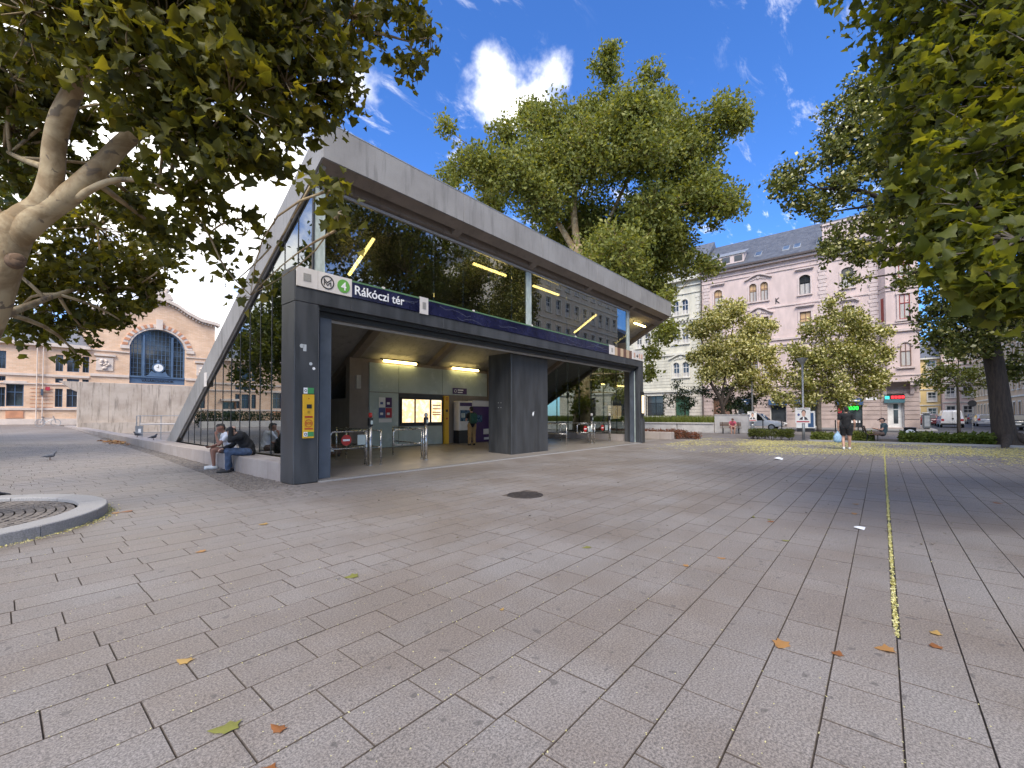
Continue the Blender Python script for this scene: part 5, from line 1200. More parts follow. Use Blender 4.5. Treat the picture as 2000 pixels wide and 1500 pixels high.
# ================================================================ RIGHT SIDE: planters, lamps, street furniture
def right_side():
    t = wthing('concrete_bench', 'low concrete bench block beside the right station pillar', 'bench', (26.2, 11, 0))
    for a, b in ((9.6, 12.0), (12.0, 14.4), (14.4, 16.8)): B('bench_block', 'concrete_seat', t, 26.0, 26.55, a + .005, b - .005, 0, .44, bevel=.015)
    t = wthing('long_planter', 'long pale cast planter wall with grass in front of the pale house', 'planter', (38, 17, 0))
    y = 10.4
    while y < 34: B('planter_panel', 'cast_pale', t, 37.6, 37.95, y + .01, y + 2.95, 0, .72, bevel=.01); B('planter_coping', 'cast_pale', t, 37.52, 38.03, y + .005, y + 2.995, .72, .82, bevel=.01); y += 3
    B('planter_end', 'cast_pale', t, 37.95, 41, 10.41, 10.75, 0, .75); B('soil', 'earth', t, 37.95, 41, 10.75, 34, 0, .6)
    t = wthing('concrete_block', 'pale square concrete block wall at the end of the long planter', 'wall', (38, 9.2, 0))
    B('block', 'cast_pale', t, 37.7, 38.3, 7.95, 10.38, 0, 1.45, bevel=.02); B('block_cap', 'cast_pale', t, 37.66, 38.34, 7.9, 10.39, 1.453, 1.5)
    # tall lamp and short lamp
    t = wthing('street_lamp', 'tall grey street lamp with a short arm before the yellow-blossom tree', 'street lamp', (45.3, 9.15, 0))
    x, y = 45.3, 9.15; MB().tube([(x, y, 0), (x, y, 4), (x, y, 8.0)], [.085, .07, .05], 10).build('pole', 'galv', t, True); MB().tube([(x, y, 7.9), (x, y - .25, 8.1), (x - .0, y - .55, 8.12)], .03, 6).build('arm', 'galv', t)
    MB().box(x - .13, x + .13, y - 1.05, y - .5, 8.05, 8.18, bevel=.04).build('lamp_head', 'galv', t); MB().lathe([(.15, 0), (.15, .5), (.09, .6)], (x, y, 0), 12).build('base', 'galv', t)
    t = wthing('cone_lamp', 'shorter park lamp with an upturned cone head behind the campaign poster', 'street lamp', (29.85, 3.43, 0))
    x, y = 29.85, 3.43; MB().tube([(x, y, 0), (x, y, 1.0), (x, y, 1.02), (x, y, 4.35)], [.075, .075, .055, .045], 12).build('pole', 'galv', t, True)
    MB().lathe([(.05, 4.3), (.07, 4.36), (.27, 4.66), (.28, 4.70), (.05, 4.74)], (x, y, 0), 16).build('lamp_head', 'galv', t); MB().lathe([(.11, 0), (.11, .03)], (x, y, 0), 12).build('base', 'galv', t)
    def poster(x, y, z, w, h, rz, label, cat='poster'):
        t = thing('election_poster', label, cat, (x, y, z), rz, 'portrait posters on the lamp poles')
        MB().box(-.012, .0, -w / 2, w / 2, 0, h).build('board', 'poster_paper', t)
        def flat(name, m, pts, o=0.0): MB().add([(-.0125 - o, -p[0] * w / 2, p[1] * h) for p in pts], [tuple(range(len(pts)))]).build(name, m, t)
        C = lambda cx, cy, rx, ry, n=16: [(cx + rx * cos(2 * pi * i / n), cy + ry * sin(2 * pi * i / n)) for i in range(n)]
        flat('suit', 'poster_dark', [(-.5, .22), (.7, .22), (.5, .36), (.2, .44), (-.05, .42), (-.35, .34)], .001); flat('shirt', 'logo_white', [(-.02, .22), (.2, .22), (.18, .43), (.02, .43)], .002)
        flat('hair', 'poster_dark', C(.12, .72, .30, .15), .002); flat('face', 'poster_skin', C(.12, .61, .24, .19), .003); flat('emblem', 'poster_blue', C(-.55, .55, .17, .085), .002)
        MB().box(-.0135, -.0126, -w * .42, w * .36, h * .90, h * .94).build('print_line', 'poster_dark', t); MB().box(-.0135, -.0126, -w * .42, w * .42, h * .06, h * .14).build('print_line', 'poster_red', t)
        MB().box(.001, .03, -w * .3, w * .3, h * .45, h * .5).build('strap', 'galv', t)
    poster(29.74, 3.44, .98, .72, .88, radians(7), 'white portrait poster tied to the cone-headed park lamp'); poster(45.18, 9.16, .85, .75, .9, radians(11), 'white portrait poster tied to the tall street lamp')
    t = wthing('parcel_cabinet', 'white and blue low utility cabinet behind the portrait poster on the cone lamp', 'cabinet', (44.5, 4.95, 0))
    B('body', 'white_paint', t, 44.2, 44.8, 4.3, 5.6, .3, 1.75, bevel=.03); B('blue_stripe', 'blue_awning', t, 44.19, 44.199, 4.35, 4.75, .4, 1.6); B('plinth', 'black_plastic', t, 44.25, 44.75, 4.35, 5.55, 0, .3)
    for i, (x, y) in enumerate(((45.8, 8.4), (45.8, 6.9), (45.8, 5.4), (45.8, 3.0), (45.8, 1.5), (45.8, 10.6))):
        t = wthing('bollard', ('dark iron bollard on the kerb, number %s from the right' % ('one two three four five six'.split()[[3, 2, 5, 4, 1, 0][0] if 0 else i]) if 0 else ['dark iron bollard in front of the bonnet of the white car', 'dark iron bollard just past the nose of the white car', 'dark iron bollard beside the white utility cabinet', 'dark iron bollard between the cabinet and the currency shop', 'dark iron bollard in front of the currency shop', 'dark iron bollard by the rear of the white car'][i]), 'bollard', (x, y, 0), 'bollards along the street kerb')
        MB().lathe([(.06, 0), (.06, .05), (.045, .07), (.045, .85), (.06, .87), (.055, .95), (.02, 1.0)], (x, y, 0), 10).build('post', 'iron_dark', t)
    # benches
    def bench(name, label, loc, rz, L=1.7):
        t = thing(name, label, 'bench', loc, rz, 'park benches')
        for k in range(4): MB().box(-.02 + k * .11, .075 + k * .11, -L / 2, L / 2, .43, .465, bevel=.006).build('seat_slat', 'brown_wood', t)
        for k in range(3): MB().box(.44 + k * .03, .465 + k * .03, -L / 2, L / 2, .56 + k * .11, .645 + k * .11, bevel=.006).build('back_slat', 'brown_wood', t)
        for y in (-L / 2 + .2, L / 2 - .2):
            MB().tube([(0, y, 0), (.0, y, .42), (.40, y, .42), (.46, y, .5), (.55, y, .9)], .025, 6).build('side_frame', 'iron_dark', t); MB().tube([(.40, y, .42), (.46, y, 0)], .025, 6).build('leg', 'iron_dark', t)
        return t
    bench('park_bench', 'wooden slatted bench with the man in dark shorts sitting on it', (29.95, .25, 0), radians(95), 2.1); bench('park_bench', 'dark bench with a person in pink in front of the concrete block', (36.7, 8.9, 0), radians(20), 1.5)
    t = wthing('litter_bin', 'dark bin with a white round sign at the end of the bench', 'litter bin', (30.6, -1.1, 0))
    MB().lathe([(.2, .05), (.24, .12), (.25, .75), (.27, .78), (.2, .8)], (30.6, -1.1, 0), 14).build('body', 'iron_dark', t); mb = MB(); mb.prism([( -1.1 + .2 * cos(2 * pi * i / 16), .5 + .2 * sin(2 * pi * i / 16)) for i in range(16)], 'x', 30.33, 30.345); mb.build('round_sign', 'logo_white', t)
    t = wthing('street_sign', 'thin traffic sign pole with a round dark sign down the side street', 'street sign', (62, -6.8, 0))
    MB().tube([(62, -6.8, -.1), (62, -6.8, 2.5)], .035, 6).build('pole', 'galv', t); mb = MB(); mb.prism([(-6.8 + .32 * cos(2 * pi * i / 16), 2.5 + .32 * sin(2 * pi * i / 16)) for i in range(16)], 'x', 61.92, 61.95); mb.build('sign_disc', 'iron_dark', t)
    t = wthing('recycling_bin', 'grey street container with a pale lid by the house corner', 'container', (57.6, -3.2, 0))
    MB().box(57.2, 57.9, -3.55, -2.95, .05, 1.5, bevel=.12).build('body', 'car_grey', t); MB().box(57.15, 57.95, -3.58, -2.92, 1.5, 1.62, bevel=.05).build('lid', 'galv', t); B('door', 'galv', t, 57.19, 57.199, -3.45, -3.1, .3, 1.3)
    t = wthing('side_planter_kerb', 'low stone kerb edging the shrub bed by the dark tree', 'kerb', (29, -2, 0)); B('edging', 'kerb_granite', t, 28.85, 29.0, -6, 1.2, 0, .1); B('edging', 'kerb_granite', t, 28.85, 29.0, 1.2, 3.1, 0, .1); B('soil', 'earth', t, 29.0, 33, -6, 3.1, 0, .06)
right_side()

# ================================================================ VEHICLES
def car(name, label, loc, rz, body, kind='sedan', L=4.3, W=1.78, Hh=1.48, group=None):
    t = thing(name, label, 'van' if kind == 'van' else 'car', loc, rz, group)
    if kind == 'van': prof = [(-L / 2, .35), (-L / 2, .9), (-L / 2 + .06, Hh - .1), (-L / 2 + .2, Hh), (L / 2 - 1.5, Hh), (L / 2 - .75, 1.15), (L / 2 - .05, .95), (L / 2, .6), (L / 2, .35)]
    elif kind == 'suv': prof = [(-L / 2, .38), (-L / 2, .85), (-L / 2 + .12, 1.05), (-L / 2 + .45, Hh), (L / 2 - 2.0, Hh), (L / 2 - 1.25, 1.02), (L / 2 - .2, .90), (L / 2, .70), (L / 2, .38)]
    else: prof = [(-L / 2, .35), (-L / 2, .8), (-L / 2 + .1, .95), (-L / 2 + .6, Hh - .03), (-L / 2 + 1.1, Hh), (L / 2 - 1.9, Hh - .02), (L / 2 - 1.15, .95), (L / 2 - .2, .80), (L / 2, .62), (L / 2, .35)]
    belt = 1.05 if kind == 'van' else .92
    vs = []; n = len(prof)
    for s in (-1, 1):
        for x, z in prof: vs.append((x, s * (W / 2 - (max(0, z - belt) * .28)), z))
    fs = [tuple(range(n)), tuple(range(n, 2 * n))] + [(i, (i + 1) % n, (i + 1) % n + n, i + n) for i in range(n)]
    mb = MB().add(vs, fs); me = mb.mesh('body', body); bm = bmesh.new(); bm.from_mesh(me); bmesh.ops.bevel(bm, geom=list(bm.edges), offset=.05, segments=2, affect='EDGES', profile=.6); bm.to_mesh(me); bm.free()
    me.polygons.foreach_set('use_smooth', [True] * len(me.polygons)); link('body', me, t)
    top = Hh - .09; si = lambda z: W / 2 - max(0, z - belt) * .28 + .006
    xr = -L / 2 + (.3 if kind != 'van' else L - 2.4); xf = L / 2 - (1.4 if kind != 'van' else .95)
    for s in (-1, 1):
        z0, z1 = belt + .06, top
        xa, xb = (xr + .2, xf - .05) if kind != 'van' else (L / 2 - 2.0, L / 2 - 1.0)
        q = [(xa, z0), (xb, z0), (xb - .55, z1), (xa + .3, z1)]
        MB().add([(x, s * si(z), z) for x, z in q], [(0, 1, 2, 3)]).build('side_window', 'car_glass', t)
        MB().add([(-L / 2 - .055 + .05, s * (W / 2 - .32), .75), (-L / 2 - .005, s * (W / 2 - .06), .75), (-L / 2 - .005, s * (W / 2 - .06), 1.0), (-L / 2 - .005, s * (W / 2 - .3), 1.0)], [(0, 1, 2, 3)]).build('tail_light', 'tail_red', t)
        MB().add([(L / 2 - .02, s * (W / 2 - .42), .66), (L / 2 - .10, s * (W / 2 - .05), .68), (L / 2 - .14, s * (W / 2 - .05), .82), (L / 2 - .06, s * (W / 2 - .4), .80)], [(0, 1, 2, 3)]).build('headlight', 'frosted', t)
    rw = [(-L / 2 + .02, .98), (-L / 2 + .42, top)] if kind in ('sedan', 'suv') else [(-L / 2 - .012, 1.15), (-L / 2 + .03, Hh - .2)]
    if kind != 'van':
        (xa, za), (xb, zb) = rw; o = -.02
        if kind == 'sedan': (xa, za), (xb, zb) = (-L / 2 + .12, 1.0), (-L / 2 + .56, Hh - .08)
        MB().add([(xa + o, -W / 2 + .2, za), (xa + o, W / 2 - .2, za), (xb + o - .03, W / 2 - .32, zb), (xb + o - .03, -W / 2 + .32, zb)], [(0, 1, 2, 3)]).build('rear_window', 'car_glass', t)
        MB().add([(L / 2 - 1.18, -W / 2 + .15, 1.04), (L / 2 - 1.18, W / 2 - .15, 1.04), (L / 2 - 1.84, W / 2 - .3, Hh - .06), (L / 2 - 1.84, -W / 2 + .3, Hh - .06)], [(0, 1, 2, 3)]).build('windscreen', 'car_glass', t)
    else:
        MB().box(-L / 2 - .012, -L / 2 - .004, -.008, .008, .5, Hh - .15).build('door_seam', 'black_plastic', t); MB().box(-L / 2 - .03, -L / 2 - .005, -.12, .04, .95, 1.1).build('door_handle', 'black_plastic', t)
    MB().box(-L / 2 - .02, -L / 2 - .004, -.26, .26, .55 if kind != 'van' else .62, .66 if kind != 'van' else .74).build('number_plate', 'plate', t); MB().box(-L / 2 - .05, -L / 2 + .1, -W / 2 + .05, W / 2 - .05, .32, .5, bevel=.03).build('bumper', 'black_plastic' if kind == 'van' else body, t)
    for x in (-L / 2 + .8, L / 2 - .85):
        for s in (-1, 1):
            w = MB().tube([(x, s * (W / 2 - .2), .32), (x, s * (W / 2 + .005), .32)], .32, 18).build('wheel', 'rubber', t); MB().tube([(x, s * (W / 2), .32), (x, s * (W / 2 + .012), .32)], .2, 14).build('rim', 'galv', w)
    return t
g = 'vehicles parked along the streets'
car('parked_car', 'white off-road car parked in front of the blue-awning shops', (50.2, 9.7, -.1), radians(-90), 'car_white', 'suv', 4.5, 1.85, 1.72, g)
car('parked_car', 'black car parked before the pale house, only its roof above the planter', (50.2, 16.6, -.1), radians(-90), 'car_black', 'sedan', 4.4, 1.8, 1.5, g)
car('delivery_van', 'white panel van seen from behind in the side street', (72.5, -6.1, -.1), 0, 'car_white', 'van', 4.9, 1.95, 1.98, g)
car('parked_car', 'dark red car parked by the pink house corner', (80, -4.7, -.1), 0, 'car_red', 'sedan', 4.2, 1.75, 1.5, g)
car('parked_car', 'silver hatchback parked in the side street right of the van', (80, -9.8, -.1), 0, 'car_silver', 'sedan', 4.2, 1.78, 1.5, g)
car('parked_car', 'dark grey car parked further down beyond the silver hatchback', (98, -10.8, -.1), 0, 'car_grey', 'sedan', 4.3, 1.8, 1.5, g)
car('parked_car', 'black car half hidden behind the dark tree trunk', (63, -9.5, -.1), 0, 'car_black', 'sedan', 4.4, 1.8, 1.5, g)
car('parked_car', 'white car parked beyond the dark red one by the house corner', (88, -4.8, -.1), 0, 'car_white', 'sedan', 4.2, 1.75, 1.55, g)
# ================================================================ TREES AND PLANTS
def at(u, v, D):
    """a point of the square at forward distance D that stands at this place in the picture"""
    x = (u - 1000) / 852.4; y = -(v - 790) / 852.4
    d = FWD * cos(CAM_PITCH) + Vector((0, 0, sin(CAM_PITCH))); up = Vector((-FWD.x * sin(CAM_PITCH), -FWD.y * sin(CAM_PITCH), cos(CAM_PITCH)))
    return Vector((0, 0, CAM_H)) + (d + RGT * x + up * y) * D
# leaf outlines: a five-lobed plane/maple leaf and a simple folded one
_star = [(0, 0), (-.03, -.14), (-.10, -.38), (.13, -.35), (.33, -.60), (.49, -.36), (.70, -.29), (1.0, 0), (.70, .27), (.50, .34), (.36, .57), (.14, .36), (-.08, .41), (-.02, .15)]
STAR_V = np.array([(.28, 0, .05)] + [(x, y, -.10 * abs(y) - .06 * x * x) for x, y in _star]); STAR_F = np.array([[0, 1 + i, 1 + (i + 1) % 14] for i in range(14)])
SIMP_V = np.array([(0, 0, 0), (.5, -.34, -.10), (1, 0, -.06), (.5, .34, -.10), (.5, 0, .05)]); SIMP_F = np.array([[0, 1, 4], [1, 2, 4], [2, 3, 4], [3, 0, 4]])
BLADE_V = np.array([(-.03, 0, 0), (.03, 0, 0), (.02, .04, .5), (-.02, .04, .5), (0, .16, 1.0)]); BLADE_F = np.array([[0, 1, 2], [0, 2, 3], [3, 2, 4]])
def bent(p, q, sag=.12, n=5, rng=random):
    p, q = Vector(p), Vector(q); L = (q - p).length
    o = Vector((rng.uniform(-1, 1), rng.uniform(-1, 1), rng.uniform(-.2, 1))) * L * sag
    return [p.lerp(q, i / (n - 1)) + o * sin(pi * i / (n - 1)) for i in range(n)]
def crown_leaves(lobes, dens, size, rng, shell=.55, twig=0, tilt=1.1):
    """leaves in clumps through each lobe's volume; returns positions, rotations, sizes, tints and twig segments"""
    P, S, T, tw = [], [], [], []
    for c, r in lobes:
        n = max(12, int(dens * r * r)); m = max(4, int(n / 18))
        d = rng.normal(size=(m, 3)); d /= np.linalg.norm(d, axis=1)[:, None]
        rad = r * (shell + (1 - shell) * rng.uniform(0, 1, m)) * np.where(rng.uniform(0, 1, m) < .25, .5, 1.0)
        d[:, 2] *= .85; cc = np.array(c) + d * rad[:, None]
        idx = rng.integers(0, m, n); cs = min(max(.13 * r, size * .8), size * 1.5)
        P.append(cc[idx] + rng.normal(0, cs, (n, 3)) * np.array([1, 1, .8])); ct = rng.uniform(-.15, .15, m)
        S.append(size * rng.uniform(.45, 1.3, n)); T.append(np.clip(rng.beta(2, 2.2, n) + ct[idx], 0, 1))
        if twig:
            for k in range(0, m, twig): tw.append((Vector(c), Vector(cc[k])))
    P = np.concatenate(P); return P, rot_mats(len(P), tilt, rng), np.concatenate(S), np.concatenate(T), tw
def limb_tube(mb, pts, r0, r1, n=8, wob=.0):
    k = len(pts); mb.tube(pts, [r0 + (r1 - r0) * i / (k - 1) for i in range(k)], n)
def smooth_path(pts, rads, k=4):
    """Catmull-Rom through the given points"""
    P = [Vector(p) for p in pts]; out = []; rr = []
    for i in range(len(P) - 1):
        a, b, c, d = P[max(i - 1, 0)], P[i], P[i + 1], P[min(i + 2, len(P) - 1)]
        for j in range(k):
            t = j / k; out.append(.5 * ((2 * b) + (c - a) * t + (2 * a - 5 * b + 4 * c - d) * t * t + (3 * b - 3 * c + d - a) * t ** 3)); rr.append(rads[i] + (rads[i + 1] - rads[i]) * t)
    return out + [P[-1]], rr + [rads[-1]]
def tree(name, label, base, limbs, lobes, leaf, bark, dens, size, seed, tmpl='simple', twig=1, tilt=1.1, bloom=None, extra=None, group='trees of the square', flare=1.0, nseg=10, twr=.012):
    rng = np.random.default_rng(seed); rnd = random.Random(seed)
    t = wthing(name, label, 'tree', tuple(base), group)
    mb = MB(); allp = []
    for pts, rads in limbs:
        p, r = smooth_path(pts, rads, 5); mb.tube(p, r, nseg if r[0] > .06 else 7); allp += list(zip(p, r))
    trunk_pts = [q for q in allp]
    for c, r in lobes:                                              # a branch out to each part of the crown
        c = Vector(c); best = min(trunk_pts, key=lambda q: (q[0] - c).length + (0 if q[0].z < c.z + .5 else 2.0)); L = (best[0] - c).length
        if L > .25: limb_tube(mb, bent(best[0], c, .10, 6, rnd), min(best[1] * .75, .03 + L * .016), .014 + r * .006, 6)
    P, R, S, T, tw = crown_leaves(lobes, dens, size, rng, twig=twig, tilt=tilt)
    for a, b in tw: limb_tube(mb, bent(a, b, .1, 4, rnd), twr * 1.6, twr * .5, 4)
    mb.build('trunk', bark, t, True)
    tv, tf = (STAR_V, STAR_F) if tmpl == 'star' else (SIMP_V, SIMP_F)
    Vs, Fs, Ts, off = [], [], [], 0; var = rng.integers(0, 4, len(P))
    for q in range(4):                                              # four differently curled leaves
        k = var == q; v2 = tv.copy(); v2[:, 2] += (.55 * v2[:, 1] ** 2 * (-1.6, .8, 2.2, -.3)[q] + .30 * (v2[:, 0] - .3) ** 2 * (1.2, -1.6, -.4, 1.9)[q]); v2[:, 1] *= (1, .82, .7, .92)[q]
        V, F = scatter(v2, tf, P[k], R[k], S[k]); Vs.append(V); Fs.append(F + off); Ts.append(np.repeat(T[k], len(tf))); off += len(V)
    o = link('crown', mesh_arrays('crown', np.concatenate(Vs), np.concatenate(Fs), leaf, np.concatenate(Ts)), t)
    if bloom:
        n = int(len(P) * bloom); i = rng.choice(len(P), n, False); V, F = scatter(SIMP_V, SIMP_F, P[i] + rng.normal(0, size * .4, (n, 3)) + np.array([0, 0, size * .3]), rot_mats(n, 1.6, rng), S[i] * .95)
        link('blossom_sprays', mesh_arrays('blossom_sprays', V, F, 'blossom', np.repeat(rng.uniform(0, 1, n), len(SIMP_F))), t)
    return t
def A(lst, D=None): return [(tuple(at(q[0], q[1], q[2] if D is None else D)), q[-1]) for q in lst]

def plant_trees():
    # big plane tree on the left, its trunk standing in the round kerb
    base = (RING_C[0], RING_C[1], .08)
    fork = at(45, 425, 5.5)
    limbs = [([base, (-.93, 9.64, .5), at(-90, 720, 5.55), at(-35, 620, 5.55), at(-5, 530, 5.5), at(15, 470, 5.5), fork], [.34, .25, .225, .215, .21, .21, .16]),
             ([at(18, 465, 5.5), fork, at(85, 395, 5.5), at(103, 340, 5.5), at(108, 285, 5.45), at(122, 225, 5.35), at(165, 140, 5.2), at(230, 50, 5.0), at(300, -60, 5)], [.15, .15, .135, .12, .113, .11, .085, .06, .03]),
             ([at(25, 470, 5.5), at(75, 420, 5.5), at(140, 375, 5.6), at(200, 320, 5.7), at(260, 262, 5.8), at(380, 180, 6), at(520, 110, 6.2), at(690, 60, 6.6), at(800, 80, 7)], [.14, .14, .125, .11, .10, .065, .045, .028, .012]),
             ([at(10, 480, 5.5), at(-20, 415, 5.4), at(-80, 360, 5.4), at(-190, 240, 5.5), at(-320, 60, 5.6)], [.15, .13, .12, .10, .08]),
             ([at(150, 385, 5.6), at(215, 352, 5.6), at(285, 352, 5.7), at(345, 380, 5.9), at(400, 440, 6.2), at(440, 520, 6.4), at(490, 575, 6.5)], [.05, .038, .026, .022, .016, .012, .006]),
             ([at(108, 330, 5.45), at(50, 310, 6), at(10, 290, 6.4)], [.05, .035, .025]),
             ([at(-80, 650, 5.55), at(40, 600, 7.2), at(160, 560, 8.6), at(260, 560, 9)], [.07, .055, .035, .02])]
    lob = A([(60, 20, 4.6, .7), (200, 40, 4.6, .75), (330, 60, 5, .85), (450, 60, 5.2, .8), (560, 50, 5.5, .85), (690, 30, 6.5, .85), (790, 30, 7, .5), (815, 120, 7.2, .32), (845, 75, 7.2, .25), (260, 130, 4.6, .6), (360, 180, 5, .6), (450, 200, 5, .7), (560, 160, 5.5, .75), (650, 140, 6, .5), (645, 190, 6, .34), (585, 225, 5.8, .36), (300, 230, 4.8, .42), (400, 270, 5, .5),
             (500, 270, 5.5, .46), (440, 325, 5, .36), (545, 320, 6, .24), (640, 372, 4.8, .17), (660, 415, 4.8, .13), (612, 355, 4.9, .14), (655, 450, 4.8, .07), (480, 425, 6, .2), (430, 480, 6.5, .22), (370, 440, 6.5, .28), (510, 555, 6.5, .13), (475, 580, 6.5, .12), (440, 540, 6.5, .13), (330, 460, 7, .32), (345, 380, 5.6, .34), (280, 410, 6.5, .32), (400, 390, 5.8, .3), (530, 480, 6.4, .1),
             (190, 440, 9, 1.0), (265, 510, 9, .75), (120, 510, 9, 1.0), (215, 570, 9, .75), (100, 600, 9, .8), (165, 640, 9, .5), (45, 630, 9, .5), (50, 550, 9, .7), (290, 580, 9, .4), (330, 500, 8, .3), (300, 545, 9, .4), (150, 690, 9, .2), (245, 630, 9, .22), (30, 150, 6, .7), (25, 250, 6.5, .6), (20, 330, 7, .5), (-110, 100, 6, 1.2), (-160, 400, 7, 1.2), (90, 120, 6.5, .5), (210, 200, 6.8, .5),
             (400, -200, 5, 1.3), (100, -220, 4.6, 1.2), (700, -160, 7, 1.1), (-320, -80, 5, 1.5), (250, 330, 7, .4), (180, 260, 7, .4), (160, 330, 7.5, .45), (230, 390, 7.5, .4), (550, -60, 5.5, .9), (250, -70, 4.8, .8)])
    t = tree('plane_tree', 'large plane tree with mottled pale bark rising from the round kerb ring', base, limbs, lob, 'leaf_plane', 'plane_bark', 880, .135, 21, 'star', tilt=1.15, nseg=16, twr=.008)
    c = at(28, 508, 5.5); n = (Vector((0, 0, 1.5)) - c); n.z *= .3; n = (n.normalized() + RGT * .35).normalized(); s = c + n * .16
    mb = MB(); ax = [s - n * .10, s + n * .005, s + n * .02, s + n * .01, s - n * .05]; mb.tube(ax, [.10, .085, .07, .045, .035], 14, cap=False); mb.build('branch_scar', 'stump_scar', t, True)
    # tree on the right whose leaves hang close to the viewer; trunk stands outside the picture
    b2 = (11, -4.6, 0)
    limbs = [([b2, (11, -4.55, 1.5), (10.9, -4.4, 3.2), (10.8, -4.0, 4.6)], [.42, .33, .28, .25]), ([(10.9, -4.4, 3.2), at(2150, 300, 5.5), at(1990, 180, 6), at(1850, 100, 6.4), at(1780, 60, 7)], [.2, .13, .08, .05, .02]),
             ([(10.9, -4.4, 3.2), at(2150, 480, 4.8), at(2000, 420, 4.7), at(1880, 380, 5.2), at(1790, 380, 6)], [.14, .08, .05, .03, .012]), ([(10.8, -4.0, 4.6), at(2100, -100, 6), at(1900, -200, 6.5)], [.2, .12, .05])]
    lob = A([(1950, 50, 6, 1.3), (1880, 170, 6, 1.05), (1960, 290, 5, 1.0), (1840, 110, 6.5, .7), (1785, 45, 7, .55), (1765, 130, 7, .28), (1860, 290, 6, .85), (1900, 410, 4.6, .6), (1985, 470, 4, .5), (1810, 380, 6, .55), (1790, 250, 7, .6), (1860, 500, 4.2, .26), (1930, 540, 4, .32), (1990, 570, 4, .35), (2100, 200, 5, 1.6), (2150, 500, 4.6, 1.0), (1790, 480, 5, .26), (1840, 450, 5, .35), (1900, -200, 6, 1.7), (1830, 200, 6.5, .7), (2300, 300, 6, 1.8)])
    tree('maple_tree', 'broad-leaved tree whose near leaves fill the upper right of the view', b2, limbs, lob, 'leaf_maple', 'bark_grey', 980, .135, 22, 'star', tilt=.9, twr=.008)
    # great plane tree behind the station
    D = 34; b3 = at(1135, 850, D); b3.z = 0
    limbs = [([b3, at(1138, 700, D), at(1132, 560, D), at(1128, 480, D)], [.75, .55, .48, .4]), ([at(1128, 480, D), at(1122, 400, D), at(1135, 320, D), at(1175, 230, D), at(1185, 170, D)], [.3, .24, .2, .13, .05]),
             ([at(1132, 540, D), at(1170, 480, D), at(1200, 410, D), at(1240, 330, D), at(1290, 260, D)], [.28, .22, .16, .1, .05]), ([at(1134, 600, D), at(1230, 500, D - 1), at(1290, 430, D - 1.5), at(1340, 370, D - 1.5), at(1390, 300, D - 1)], [.3, .24, .18, .12, .05]),
             ([at(1128, 500, D), at(1080, 420, D), at(1010, 360, D), at(950, 310, D)], [.26, .18, .12, .05]), ([at(1136, 650, D), at(1220, 620, D), at(1290, 600, D)], [.15, .1, .04])]
    lob = A([(868, 315, 1.1), (880, 290, .7), (960, 295, 2.0), (930, 350, 1.8), (990, 290, 1.3), (1075, 235, 2.4), (1050, 200, 1.6), (1180, 160, 1.3), (1185, 140, .7), (1190, 225, 2.0), (1300, 215, 1.4), (1290, 200, .9), (1285, 290, 3.0), (1390, 265, 1.9), (1415, 280, 1.0), (1400, 330, 1.8), (1160, 320, 3.4), (1060, 330, 2.7), (1000, 370, 2.2), (1300, 400, 3.0), (1200, 430, 3.4), (1380, 430, 1.8), (1110, 430, 2.4), (1350, 480, 1.8), (1250, 510, 2.4), (1375, 530, 1.0), (1385, 500, .8), (1285, 560, 1.7), (1275, 660, 1.1), (1268, 730, .75), (1245, 620, 1.2), (1180, 530, 2.6), (1270, 610, .9), (1280, 690, .7), (1295, 470, 1.6), (1120, 260, 1.8), (1240, 250, 1.6), (1150, 740, 1.3), (1200, 730, 1.2), (1100, 750, 1.2), (1220, 770, .8), (1130, 790, .8), (1100, 300, 2.2), (1230, 340, 2.4), (1340, 330, 2.4), (1260, 440, 2.4), (1150, 480, 2.2), (1060, 400, 2.2), (1310, 480, 2.0), (1210, 280, 2.0), (1340, 260, 1.6), (1350, 400, 1.8), (1140, 390, 2.2), (1010, 320, 1.6), (960, 360, 1.5), (1250, 200, .9), (1330, 240, 1.0), (1240, 280, 1.8), (1150, 210, 1.3)], D)
    lob = [(tuple(Vector(c) + FWD * random.Random(i).uniform(-3.5, 3.5)), r * 1.05) for i, (c, r) in enumerate(lob)]
    tree('plane_tree', 'tall sunlit plane tree rising behind the station roof', b3, limbs, lob, 'leaf_plane_sunlit', 'plane_bark', 620, .30, 23, 'simple', twig=3, twr=.02)
    # yellow-flowering pagoda tree
    D = 41; b4 = at(1412, 850, D); b4.z = 0
    limbs = [([b4, at(1410, 790, D), at(1385, 740, D), at(1380, 690, D)], [.22, .17, .13, .07]), ([at(1410, 800, D), at(1440, 740, D), at(1470, 680, D)], [.15, .12, .06]), ([at(1410, 790, D), at(1418, 720, D), at(1430, 650, D)], [.14, .11, .05])]
    lob = A([(1390, 630, 1.7), (1430, 610, 1.5), (1475, 650, 1.7), (1400, 690, 1.9), (1450, 690, 2.1), (1500, 695, 1.2), (1362, 650, 1.0), (1512, 730, .9), (1450, 735, 1.7), (1390, 730, 1.4), (1360, 700, .8), (1490, 760, .9)], D)
    tree('pagoda_tree', 'pagoda tree covered in pale yellow blossom before the pink house', b4, limbs, lob, 'leaf_sophora', 'bark_dark', 470, .26, 24, bloom=1.0, twig=2, twr=.015)
    lob = A([(1412, 770, 1.0), (1440, 785, 1.1), (1475, 780, 1.0), (1375, 765, .7), (1420, 800, .8), (1460, 805, .6)], D + .8); b = at(1440, 850, D + 1); b.z = 0
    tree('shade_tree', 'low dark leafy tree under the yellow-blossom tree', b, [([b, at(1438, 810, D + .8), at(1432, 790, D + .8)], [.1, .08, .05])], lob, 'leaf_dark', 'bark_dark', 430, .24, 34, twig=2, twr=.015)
    D = 37; b5 = at(1600, 850, D); b5.z = 0
